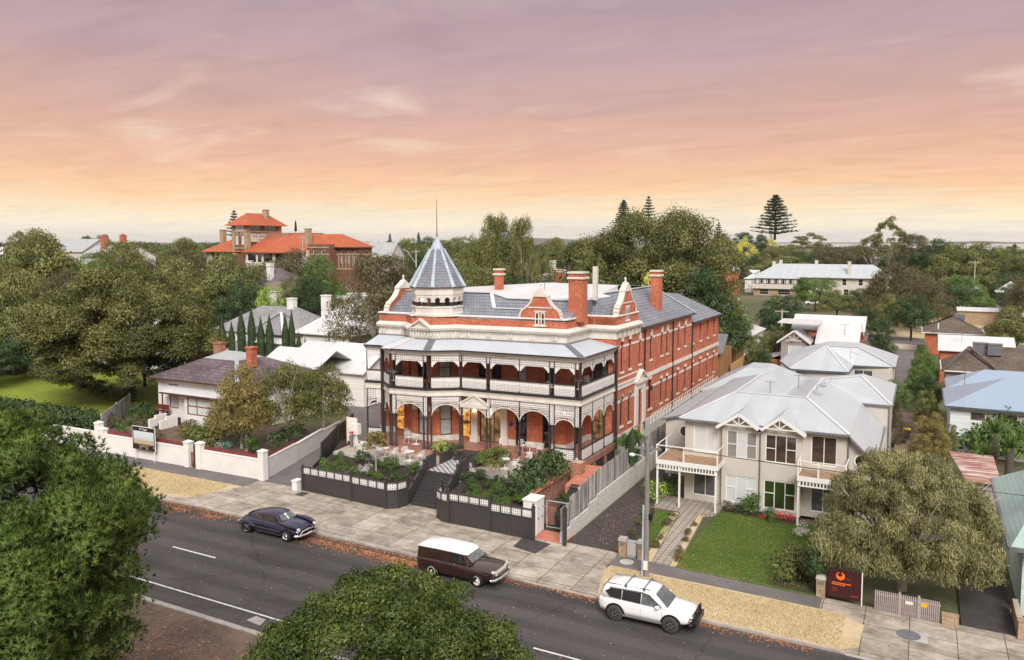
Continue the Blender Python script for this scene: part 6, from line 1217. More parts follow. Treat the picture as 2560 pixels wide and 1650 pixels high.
m = MB(); m.box(2.35,2.62,-.86,.86,.46,.72); o = m.build('bull_bar', 'paint_black', C, False); m = MB(); m.tube([(2.5,-.62,.7),(2.52,-.58,1.12),(2.52,.58,1.12),(2.5,.62,.7)], .035, 8); m.tube([(2.5,-.62,.75),(2.35,-.88,.9),(2.3,-.9,.7)], .03, 6); m.tube([(2.5,.62,.75),(2.35,.88,.9),(2.3,.9,.7)], .03, 6); m.tube([(2.5,-.3,.7),(2.52,-.3,1.12)], .03, 6); m.tube([(2.5,.3,.7),(2.52,.3,1.12)], .03, 6); m.build('hoop', 'paint_black', o, False)
m = MB(); m.box(2.33,2.42,-.55,.55,.72,.92); m.build('grille', 'lead_grey', C, False)
for x in (-.95,.0): m = MB(); m.box(x-.03,x+.03,-.72,.72,1.86,1.89); m.box(x-.06,x+.06,-.70,-.62,1.72,1.87); m.box(x-.06,x+.06,.62,.70,1.72,1.87); m.build('roof_rack', 'lead_grey', C, False)
for s in (-1,1): strip(C, [(-1.9,s*.60,1.77),(.3,s*.60,1.80)], .04, .03, 'lead_grey', 'roof_rail')
for s in (-1,1):
    for x in (-1.12,-.1,.98): strip(C, [(x,s*.935,1.06),(x-(.1 if x < -1 else 0),s*.952,.86),(x,s*.93,.52)], .006, .012, 'seam', 'door_gap')
# --- brown panel van
C = cart('panel_van', 'brown vintage panel van with white roof and white steel wheels by the kerb', -22.55, 38.2)
hull(C, [(-2.52,.36,.80,.7,.86,1.0,.84,0),(-2.45,.28,.86,.7,.94,1.04,.90,0),(-1.9,.26,.90,.72,.97,1.06,.92,0),(-.9,.26,.91,.74,.97,1.06,.92,0),(0,.26,.91,.74,.97,1.06,.92,0),(.6,.26,.91,.76,.98,1.07,.88,.04),(1.1,.28,.92,.80,.99,1.06,.84,.12),(1.8,.34,.92,.84,.98,1.04,.80,.13),(2.2,.40,.90,.84,.96,1.02,.80,.10),(2.36,.45,.88,.80,.93,.98,.80,.04)], 'car_brown')
rings = []
for x, wb_, zr_, wr_ in ((-2.50,.84,1.56,.76),(-2.44,.87,1.60,.79),(-1.0,.88,1.62,.80),(0,.88,1.60,.79),(.45,.86,1.56,.74),(1.0,.82,1.12,.76)):
    h = [(wb_,1.03),(wr_,zr_)]; rings.append([(x,-a,z) for a, z in h]+[(x,a,z) for a, z in reversed(h)])
m = MB(); m.loft(rings, 0, True, False); m.build('upper_body', 'car_brown', C, False)
rings = []
for x, z, w, cr in ((-2.56,1.58,.70,.02),(-2.5,1.585,.79,.08),(-2.2,1.60,.82,.20),(-1.2,1.62,.83,.23),(0,1.60,.82,.22),(.42,1.57,.79,.18),(.62,1.54,.72,.08),(.68,1.52,.6,.02)):
    h = [(w,z-.02),(w,z+.03),(w*.86,z+cr*.62),(w*.5,z+cr*.92),(0,z+cr)]; rings.append([(x,-a,zz) for a, zz in h]+[(x,a,zz) for a, zz in reversed(h[:-1])])
m = MB(); m.loft(rings, 0, True, True); m.build('roof', 'van_white', C, False)
for s in (-1,1):
    Y = lambda z: s*(.882-(z-1.03)*.145+.012); g = lambda pts: [(x,Y(z),z) for x, z in pts]
    pane(C, g([(-.28,1.14),(.28,1.14),(.28,1.50),(-.28,1.51)]), 'car_glass'); pane(C, [(.34,s*.875,1.14),(.62,s*.86,1.14),(.44,s*.80,1.48),(.34,s*.825,1.49)], 'car_glass', out=(0,s*.012,0)); strip(C, [(.31,Y(1.12),1.12),(.31,Y(1.52),1.52)], .03, .04, 'chrome', 'window_pillar')
    strip(C, [(-2.45,s*.93,1.08),(.55,s*.93,1.08),(1.1,s*.87,1.09)], .05, .05, 'car_brown', 'belt_moulding'); strip(C, [(-2.4,s*.975,.86),(-.2,s*.985,.86)], .02, .03, 'car_brown', 'side_crease')
    for x in (-1.5,1.45): arch(C, x, s*.965, .38, .36, s, out=.012)
    wheel(C, -1.5, s*.90, .35, .20, 'tyre', 'rim_white', 'white', s); wheel(C, 1.45, s*.92, .35, .20, 'tyre', 'rim_white', 'white', s, R(-14))
    m = MB(); m.tube([(1.0,s*.985,.60),(1.15,s*1.0,.78),(1.45,s*1.005,.84),(1.8,s*1.0,.76),(2.15,s*.97,.74)], .03, 6); m.build('wing_lip', 'car_brown', C, False)
    m = MB(); m.lathe([(.02,-.03),(.07,-.03),(.07,.03),(.02,.04)], (.85,s*.98,1.12), 8); m.build('mirror', 'car_brown', C, False)
    m = MB(); m.box(-.2,-.02,s*.975-.02,s*.975+.02,.99,1.02); m.build('door_handle', 'chrome', C, False)
    for yy in (.82,.64): m = MB(); m.tube([(2.30,s*yy,.90-(.82-yy)*.3),(2.40,s*yy,.90-(.82-yy)*.3)], .085, 10); m.build('headlight', 'light_lens', C, False)
    pane(C, [(-2.46,s*.90,.95),(-2.46,s*.80,.95),(-2.48,s*.80,.82),(-2.48,s*.90,.82)], 'tail_red', 'tail_light', (-.03,0,0))
pane(C, [(.50,-.70,1.54),(.50,.70,1.54),(1.0,.76,1.14),(1.0,-.76,1.14)], 'car_screen', 'windscreen', (.03,0,.03))
m = MB(); m.box(2.34,2.42,-.55,.55,.62,.86); o = m.build('grille', 'rim_white', C, False); m = MB(); m.box(2.42,2.43,-.46,.46,.67,.72); m.build('grille_slot', 'paint_black', o, False)
m = MB(); m.tube([(2.25,-.98,.48),(2.45,-.86,.47),(2.54,-.4,.46),(2.54,.4,.46),(2.45,.86,.47),(2.25,.98,.48)], .085, 8); m.build('front_bumper', 'chrome', C, False)
for s in (-1,1):
    for x in (-.33,.66): strip(C, [(x,s*.925,1.04),(x,s*.978,.74),(x,s*.93,.30)], .008, .012, 'seam', 'door_gap')
strip(C, [(1.02,-.78,1.14),(1.05,0,1.205),(1.02,.78,1.14)], .012, .012, 'seam', 'bonnet_gap'); strip(C, [(-2.46,0,1.05),(-2.54,0,.4)], .01, .012, 'seam', 'door_gap')
# --- purple coupe
C = cart('vintage_coupe', 'dark purple vintage fastback coupe with chrome side strips parked by the forecourt', -36.35, 38.15)
hull(C, [(-2.62,.40,.50,.55,.55,.70,.48,.0),(-2.50,.34,.66,.55,.72,.80,.62,.03),(-2.1,.30,.78,.58,.86,.94,.72,.06),(-1.4,.28,.84,.6,.92,1.0,.80,.05),(-.5,.26,.86,.6,.93,1.0,.84,.04),(.3,.26,.86,.6,.93,1.0,.84,.05),(.95,.26,.86,.6,.93,1.0,.76,.10),(1.6,.30,.86,.62,.92,.97,.66,.15),(2.1,.34,.84,.62,.90,.92,.58,.14),(2.4,.38,.80,.60,.86,.84,.52,.10),(2.5,.42,.70,.56,.76,.76,.46,.05)], 'car_purple')
rings = []
for x, zb_, wb_, zr_, wr_, cr in ((-2.35,.84,.55,.90,.45,.03),(-1.95,.92,.66,1.12,.50,.06),(-1.4,.98,.74,1.32,.52,.07),(-.8,1.0,.78,1.45,.54,.07),(-.1,1.0,.79,1.50,.55,.07),(.42,1.0,.78,1.45,.54,.06),(.62,1.0,.77,1.36,.54,.05),(1.02,1.0,.70,1.06,.60,.05)):
    h = [(wb_,zb_),(wb_+(wr_-wb_)*.55,zb_+(zr_-zb_)*.62),(wr_+.06,zr_-.07),(wr_-.08,zr_),(wr_*.5,zr_+cr*.8),(0,zr_+cr)]; rings.append([(x,-a,z) for a, z in h]+[(x,a,z) for a, z in reversed(h[:-1])])
m = MB(); m.loft(rings, 0, True, True); m.build('roof', 'car_purple', C, False)
for s in (-1,1):
    Y = lambda z: s*(.79-(z-1.0)*.30+.014); g = lambda pts: [(x,Y(z)-s*max(0,(-x-.9))*.05,z) for x, z in pts]
    pane(C, g([(-1.45,1.06),(-.42,1.06),(-.42,1.40),(-.9,1.36),(-1.3,1.22)]), 'car_glass'); pane(C, g([(-.38,1.06),(.78,1.06),(.42,1.38),(0,1.42),(-.38,1.41)]), 'car_glass'); strip(C, g([(-1.6,1.03),(-.4,1.035),(.85,1.03)]), .03, .035, 'chrome', 'window_trim')
    hull_f = [(-2.45,.42,.55),(-2.2,.36,.72),(-1.75,.34,.80),(-1.3,.36,.80),(-1.0,.40,.66)]
    m = MB(); rr = []
    for x, z0, zt in ((-2.5,.50,.62),(-2.35,.40,.78),(-2.0,.38,.88),(-1.55,.40,.90),(-1.2,.42,.82),(-1.0,.48,.62)):
        h = [(.84,z0),(.955,z0+.08),(.965,(z0+zt)/2),(.93,zt-.05),(.80,zt)]; rr.append([(x,s*a*(.93 if x < -2.3 else 1),z) for a, z in h])
    m.loft(rr, 0, True, True); m.build('rear_wing', 'car_purple', C, False)
    strip(C, [(-2.42,s*.93,.62),(-1.02,s*.985,.60)], .02, .05, 'chrome', 'chrome_strip'); strip(C, [(-.9,s*.945,.57),(1.15,s*.945,.56)], .02, .05, 'chrome', 'chrome_strip'); strip(C, [(-1.0,s*.90,.29),(1.1,s*.90,.29)], .03, .03, 'chrome', 'sill_strip')
    m = MB(); m.tube([(.95,s*.80,1.02),(1.5,s*.84,.98),(2.0,s*.82,.93),(2.42,s*.74,.86)], [.10,.15,.17,.13], 10); m.build('front_wing', 'car_purple', C, False)
    arch(C, -1.68, s*.958, .33, .33, s, out=.014); arch(C, 1.62, s*.92, .36, .34, s, out=.014)
    wheel(C, -1.68, s*.88, .33, .19, 'tyre', 'chrome', 'chrome', s); wheel(C, 1.62, s*.90, .335, .2, 'tyre', 'chrome', 'chrome', s)
    m = MB(); m.tube([(2.42,s*.74,.80),(2.54,s*.74,.80)], .11, 12); m.build('headlight', 'light_lens', C, False); m = MB(); m.tube([(-2.55,s*.62,.56),(-2.66,s*.62,.56)], .09, 10); m.build('tail_light', 'chrome', C, False)
for y0, y1 in ((-.56,-.02),(.02,.56)): pane(C, [(.66,y0*.9,1.37),(.66,y1*.9,1.37),(1.0,y1*1.12,1.06),(1.0,y0*1.12,1.06)], 'car_screen', 'windscreen', (.035,0,.035))
strip(C, [(.70,0,1.43),(1.05,0,1.1)], .03, .03, 'chrome', 'windscreen_bar'); pane(C, [(-1.75,-.34,1.26),(-1.75,.34,1.26),(-2.2,.34,1.03),(-2.2,-.34,1.03)], 'car_glass', 'rear_window', (-.02,0,.06))
m = MB(); m.tube([(2.3,-.92,.42),(2.56,-.78,.42),(2.68,-.3,.43),(2.68,.3,.43),(2.56,.78,.42),(2.3,.92,.42)], .075, 8); m.build('front_bumper', 'chrome', C, False); m = MB(); m.tube([(2.58,-.72,.5),(2.6,-.5,.66),(2.62,0,.70),(2.6,.5,.66),(2.58,.72,.5)], .045, 8); m.build('grille', 'chrome', C, False); m = MB(); m.box(2.69,2.71,-.2,.2,.42,.52); m.build('number_plate', 'paint_white', C, False)
m = MB(); m.lathe([(.05,0),(.03,.05),(.01,.1)], (2.05,0,1.05), 8, sy=.5); m.build('bonnet_badge', 'chrome', C, False)
for s in (-1,1):
    for x in (-.42,.84): strip(C, [(x,s*.80,1.0),(x,s*.932,.7),(x,s*.90,.30)], .008, .012, 'seam', 'door_gap')
# distant parked cars glimpsed through the trees
for i, (px, mat, lab) in enumerate(((1178,'tail_red','small red car parked beyond the tiled roofs'),(1245,'leaf_bluegreen','small teal car parked beyond the tiled roofs'),(1325,'car_white','silver white car parked beyond the tiled roofs'),(835,'car_white','long pale car parked left of the red car beyond the roofs'))):
    x, y, z = at(1750+px/2.9506, 480+832/2.9506, y=250); c = thing('parked_car', lab, 'car', (x,y,0), 0)
    m = MB(); m.loft([[(a,-.85,z),(a,.85,z),(a,.75,t),(a,-.75,t)] for a, z, t in ((-2.1,.3,.8),(-1.4,.25,1.0),(1.2,.25,.95),(2.1,.3,.75))], 0, True, True); m.build('body', mat, c, False)
    m = MB(); m.loft([[(a,-.78,.9),(a,.78,.9),(a,.6,t),(a,-.6,t)] for a, t in ((-1.6,1.0),(-1.0,1.42),(.4,1.42),(1.1,1.0))], 0, True, True); m.build('cabin', 'car_glass', c, False)
    for xx in (-1.3,1.3):
        m = MB(); m.tube([(xx,-.88,.31),(xx,.88,.31)], .31, 12); m.build('wheel_pair', 'tyre', c, False)
# ------------------------------------------------------------------ vegetation
import zlib
def hash(s): return zlib.crc32(s.encode())
def leaf_mesh(name, C, Nn, size, mat, rng, align=.6, aspect=.55, droop=0.0, tint=None, nblend=.75):
    """a cloud of small four cornered leaf sprays at points C, facing roughly Nn"""
    n = len(C); nr = rng.normal(size=(n,3)); nr /= np.linalg.norm(nr,axis=1,keepdims=True)
    nn = Nn*align+nr*(1-align); nn /= np.linalg.norm(nn,axis=1,keepdims=True)+1e-9; nn *= np.where(np.sum(nn*Nn,axis=1,keepdims=True) < 0, -1, 1)
    t = rng.normal(size=(n,3)); t[:,2] -= droop*3; t -= nn*np.sum(t*nn,axis=1,keepdims=True); t /= np.linalg.norm(t,axis=1,keepdims=True)+1e-9
    b = np.cross(nn,t); s = size*(.6+.8*rng.random((n,1)))
    V = np.empty((n,4,3)); V[:,0] = C-t*s*.5; V[:,1] = C-b*s*.5*aspect; V[:,2] = C+t*s*.5; V[:,3] = C+b*s*.5*aspect
    V[:,2] -= np.array([0,0,1])*s*.25*(droop+.2)
    me = bpy.data.meshes.new(name); me.vertices.add(n*4); me.loops.add(n*4); me.polygons.add(n)
    me.vertices.foreach_set('co', V.reshape(-1)); me.loops.foreach_set('vertex_index', np.arange(n*4,dtype=np.int32))
    me.polygons.foreach_set('loop_start', np.arange(0,n*4,4,dtype=np.int32)); me.polygons.foreach_set('loop_total', np.full(n,4,dtype=np.int32))
    me.update(calc_edges=True)
    tt = rng.random(n) if tint is None else np.clip(tint+rng.normal(size=n)*.17,0,1)
    at_ = me.attributes.new('tint', 'FLOAT', 'POINT'); at_.data.foreach_set('value', np.repeat(tt,4).astype(np.float32))
    me.materials.append(MT[mat])
    if nblend:
        me.polygons.foreach_set('use_smooth', np.ones(n,dtype=bool))
        nv = Nn*nblend+nn*(1-nblend); nv /= np.linalg.norm(nv,axis=1,keepdims=True)+1e-9
        me.normals_split_custom_set_from_vertices(np.repeat(nv,4,axis=0).tolist())
    return me
def sph(rng, n):
    v = rng.normal(size=(n,3)); return v/np.linalg.norm(v,axis=1,keepdims=True)
def crown_points(lumps, total, rng, up=.25, shell=.72, centre=None):
    """leaf points on the shells of many lumps; each lump has its own hue"""
    w = np.array([l[3]**2 for l in lumps]); w = w/w.sum(); Cs, Ns, Ts = [], [], []
    for l, k in zip(lumps, w):
        n = max(6, int(total*k)); d = sph(rng, n); d[:,2] = np.where(d[:,2] < -.35, -d[:,2], d[:,2]); d[:,2] += up; d /= np.linalg.norm(d,axis=1,keepdims=True)
        r = l[3]*(shell+(1-shell)*rng.random((n,1))**.6)*(1+.18*rng.normal(size=(n,1)))
        sc = np.array([1,1,l[4] if len(l) > 4 else .8]); Cs.append(np.array(l[:3])+d*r*sc); Ns.append(d); Ts.append(np.full(n, .32+.36*rng.random()))
    return np.vstack(Cs), np.vstack(Ns), np.concatenate(Ts)
def dome_lumps(rng, rx, ry, h, z0, n, lr, flat=.8, fill=.55, top=1.0):
    """lumps over a dome rx*ry wide, from z0 up h"""
    L = []
    for i in range(n):
        a = rng.random()*2*math.pi; u = rng.random(); e = math.acos(1-u*1.05) if u < .95 else math.pi/2*1.05
        k = (1-fill*rng.random()**2.2); q = lr*(.65+.7*rng.random())
        L.append((rx*k*math.sin(e)*math.cos(a), ry*k*math.sin(e)*math.sin(a), z0+h*top*max(0,k*math.cos(e))*1.0, q, flat))
    return L
def trunk_mesh(h, r, rng, limbs=5, spread=3, top=None, lean=0, mat='bark', fork=.45):
    m = MB(); top = top or h
    m.tube([(0,0,-.3),(lean*.2,0,h*.25),(lean*.6,.05*h*.1,h*fork)], [r*1.35,r,r*.8], 8)
    for i in range(limbs):
        a = 2*math.pi*i/limbs+rng.random()*.8; s = spread*(.6+.5*rng.random()); z1 = top*(.75+.25*rng.random())
        p = [(lean*.6,0,h*fork*.92),(lean*.6+s*.4*math.cos(a),s*.4*math.sin(a),h*fork+(z1-h*fork)*.45),(lean*.6+s*math.cos(a),s*math.sin(a),z1)]
        m.tube(p, [r*.55,r*.36,r*.1], 6)
        for k in range(2):
            b = a+rng.normal()*.7; q = Vector(p[1]); m.tube([tuple(q), (q.x+s*.5*math.cos(b), q.y+s*.5*math.sin(b), z1*.97)], [r*.28,r*.06], 5)
    me = bpy.data.meshes.new('trunk'); me.from_pydata(m.v, [], m.f); me.materials.append(MT[mat]); me.polygons.foreach_set('use_smooth', [True]*len(m.f)); return me
def tree(name, label, x, y, z, crown, trunk, group=None, cat='tree', rz=0, scale=1, cname='crown', tname='trunk'):
    t = thing(name, label, cat, (x,y,z), rz, group); t.scale = scale if isinstance(scale, tuple) else (scale,)*3
    if trunk is not None: link(tname, trunk, t, False)
    if crown is not None: link(cname, crown, t, False)
    return t
def mk_crown(seed, rx, ry, h, z0, n, lr, leaves, size, mat, flat=.8, align=.6, aspect=.55, droop=0., up=.25, shell=.72, fill=.55, extra=None, nblend=.75, top=1.0):
    rng = np.random.default_rng(seed); L = dome_lumps(rng, rx, ry, h, z0, n, lr, flat, fill, top)
    if extra: L += extra
    C, Nn, T = crown_points(L, leaves, rng, up, shell); return leaf_mesh('crown', C, Nn, size, mat, rng, align, aspect, droop, T, nblend)
NR = np.random.default_rng
# ---- foreground pine: needle tufts on rounded billows
def tufts(seed, lumps, n_t, needles, ln, mat, wid=.012, spread=.8):
    rng = NR(seed); C, Nn, T = crown_points(lumps, n_t, rng, .35, .80); n = len(C)
    P = np.repeat(C,needles,axis=0); D = np.repeat(Nn,needles,axis=0)*.9+rng.normal(size=(n*needles,3))*spread*.6; D[:,2] += .35; D /= np.linalg.norm(D,axis=1,keepdims=True)
    N2 = np.repeat(Nn,needles,axis=0); Tt = np.clip(np.repeat(T+rng.normal(size=n)*.12,needles)+rng.normal(size=n*needles)*.12,0,1)
    m = n*needles; L = ln*(.6+.6*rng.random((m,1))); b = np.cross(D, rng.normal(size=(m,3))); b /= np.linalg.norm(b,axis=1,keepdims=True); b *= np.where(np.sum(np.cross(b,D)*N2,axis=1,keepdims=True) < 0, -1, 1)
    V = np.empty((m,3,3)); V[:,0] = P-b*wid; V[:,1] = P+b*wid; V[:,2] = P+D*L
    me = bpy.data.meshes.new('crown'); me.vertices.add(m*3); me.loops.add(m*3); me.polygons.add(m); me.vertices.foreach_set('co', V.reshape(-1)); me.loops.foreach_set('vertex_index', np.arange(m*3,dtype=np.int32))
    me.polygons.foreach_set('loop_start', np.arange(0,m*3,3,dtype=np.int32)); me.polygons.foreach_set('loop_total', np.full(m,3,dtype=np.int32)); me.update(calc_edges=True)
    a = me.attributes.new('tint','FLOAT','POINT'); v = np.stack([Tt*.75,Tt*.75,np.clip(Tt+.22,0,1)],1); a.data.foreach_set('value', v.reshape(-1).astype(np.float32)); me.materials.append(MT[mat])
    me.polygons.foreach_set('use_smooth', np.ones(m,dtype=bool)); nv = N2*.7+D*.4; nv /= np.linalg.norm(nv,axis=1,keepdims=True); me.normals_split_custom_set_from_vertices(np.repeat(nv,3,axis=0).tolist()); return me
px_, py_ = -25.6, 13.5
rng = NR(11); L = []
PR = [(2.5,2.5),(4.0,3.4),(5.5,4.1),(7,4.6),(8.5,4.75),(10,4.4),(11.2,3.5),(12.0,2.4),(12.7,1.0)]
for i in range(230):
    zz = 2.5+10.2*rng.random()**.8; rad = float(np.interp(zz,[q[0] for q in PR],[q[1] for q in PR])); a = rng.random()*2*math.pi; k = 1.06-.2*rng.random()**2
    L.append((rad*k*math.cos(a), rad*k*math.sin(a), zz+.25*math.sin(5*a), .55+.55*rng.random(), .8))
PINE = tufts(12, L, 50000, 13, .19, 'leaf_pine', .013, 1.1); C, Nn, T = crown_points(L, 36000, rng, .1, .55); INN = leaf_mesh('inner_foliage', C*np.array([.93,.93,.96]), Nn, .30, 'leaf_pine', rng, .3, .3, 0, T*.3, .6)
pt_ = tree('pine_tree', 'large dense bright green pine filling the lower left corner', px_, py_, 0, PINE, trunk_mesh(11, .4, NR(5), 8, 3.6, 10.5, mat='bark_dark'))
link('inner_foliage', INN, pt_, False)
# ---- foreground glossy round tree
RTX, RTY, RTZ = at(965, 1425, y=19.5)
rng = NR(21); L = dome_lumps(rng, 4.5, 4.5, RTZ-3.8, 3.2, 230, .55, .8, .3)
C, Nn, T = crown_points(L, 135000, rng, .3, .74)
tree('round_tree', 'dense glossy dark green dome topped tree at the bottom edge before the brown van', RTX, RTY, 0, leaf_mesh('crown', C, Nn, .125, 'leaf_bush', rng, .45, .36, 0, T, .5), trunk_mesh(5.5, .3, NR(6), 6, 2.6, 5.5))
# ---- big fig left
rng = NR(31); L = dome_lumps(rng, 9.3, 9.3, 8.0, 6.0, 150, 1.55, .92, .35); L += dome_lumps(rng, 9.3, 9, 2.8, 3.4, 60, 1.2, .8, .25); L += [(-7.5+2.2*rng.normal(), -4+2*rng.random(), 2.2+1.8*rng.random(), 1.0, .9) for _ in range(22)]
C, Nn, T = crown_points(L, 300000, rng, .3, .68); fx, fy = at(285,1010,z=.5)[:2]
tree('fig_tree', 'huge spreading dark fig tree with bare forked limbs above the bright left lawn', fx-.3, fy+2, .3, leaf_mesh('crown', C, Nn, .23, 'leaf_fig', rng, .42, .55, 0, T, .6), trunk_mesh(11, .75, NR(7), 7, 6.5, 10, mat='bark', fork=.3))
# ---- shared prototypes for other trees (each tree is its own object)
CR = {}
CR['broad'] = mk_crown(41, 1, 1, 1.0, .42, 90, .24, 16000, .055, 'leaf_olive', .75); CR['broad_dark'] = mk_crown(42, 1, 1, 1.0, .40, 90, .24, 16000, .055, 'leaf_dark', .75); CR['broad_fig'] = mk_crown(43, 1, .95, .8, .42, 110, .17, 100000, .022, 'leaf_fig', .95, up=.3, fill=.35)
CR['broad_green'] = mk_crown(44, 1, 1, 1.05, .40, 90, .23, 16000, .052, 'leaf_green', .8); CR['lime'] = mk_crown(45, 1, 1, 1.1, .38, 60, .21, 8000, .06, 'leaf_lime', .85); CR['brown'] = mk_crown(46, .9, .9, 1.35, .30, 110, .22, 20000, .05, 'leaf_brown', 1.1, droop=.6, aspect=.35)
CR['olive_tall'] = mk_crown(47, .85, .85, 1.5, .4, 90, .22, 15000, .06, 'leaf_olive', 1.0, droop=.4, aspect=.4); CR['yellow'] = mk_crown(48, 1, 1, 1.0, .3, 50, .2, 6000, .06, 'leaf_yellow', .9)
CR['gum'] = mk_crown(49, .85, .8, .8, .95, 34, .17, 7000, .055, 'leaf_olive', .6, droop=.3, aspect=.4, fill=.25)
CR['broad_gum'] = mk_crown(51, .95, .95, 1.15, .42, 80, .17, 17000, .05, 'leaf_olive', 1.0, .6, .4, .3, fill=.5); CR['autumn'] = mk_crown(50, 1, 1, 1.2, .35, 60, .2, 8000, .06, 'leaf_autumn', 1.0, aspect=.45)
TALL = {k: mk_crown(200+i, .9, .9, 1.75, .95, 130, .21, 22000, .05, m, .9, .6, a, dr, fill=.5) for i, (k, m, a, dr) in enumerate((('broad','leaf_olive',.55,0),('broad_dark','leaf_dark',.55,0),('broad_green','leaf_green',.55,0),('brown','leaf_brown',.35,.5),('olive_tall','leaf_olive',.4,.3),('broad_gum','leaf_olive',.45,.2),('autumn','leaf_autumn',.45,.2)))}
TR = {k: trunk_mesh(1.0, .05, NR(60+i), 6, .6, 1.05, mat=m, fork=f) for i, (k, m, f) in enumerate((('std','bark',.38),('pale','bark_pale',.35),('dark','bark_dark',.4)))}
for i, (k, m) in enumerate((('std','bark'),('pale','bark_pale'),('dark','bark_dark'))): TR[k+'_tall'] = trunk_mesh(2.2, .07, NR(90+i), 7, .65, 2.3, mat=m, fork=.36)
def T_(kind, label, px, pyt, wpx, Y, zb_=0, tr='std', name='tree', hs=None, group=None, rz=None):
    """a tree whose top shows at (px,pyt) and whose crown is wpx wide, standing at depth Y"""
    x, y, zt = at(px, pyt, y=Y); w = wpx*mpp(x, y)/2; hk = {'gum':1.85,'brown':1.85,'olive_tall':2.0,'autumn':1.65,'lime':1.6,'yellow':1.4,'broad_fig':1.32}.get(kind, 1.5)
    h = (zt-zb_)/hk; w /= {'brown':.80,'olive_tall':.85,'gum':.9,'broad_fig':1.0}.get(kind, .97)
    if kind in TALL and (zt-zb_)/w > 2.3: return tree(name, label, x, y, zb_, TALL[kind], TR[tr+'_tall'], group, 'tree', (hash(label) % 628)/100, (w,w,(zt-zb_)/2.85))
    return tree(name, label, x, y, zb_, CR[kind], TR[tr], group, 'tree', (hash(label) % 628)/100 if rz is None else rz, (w,w,h))
D = 1.0711


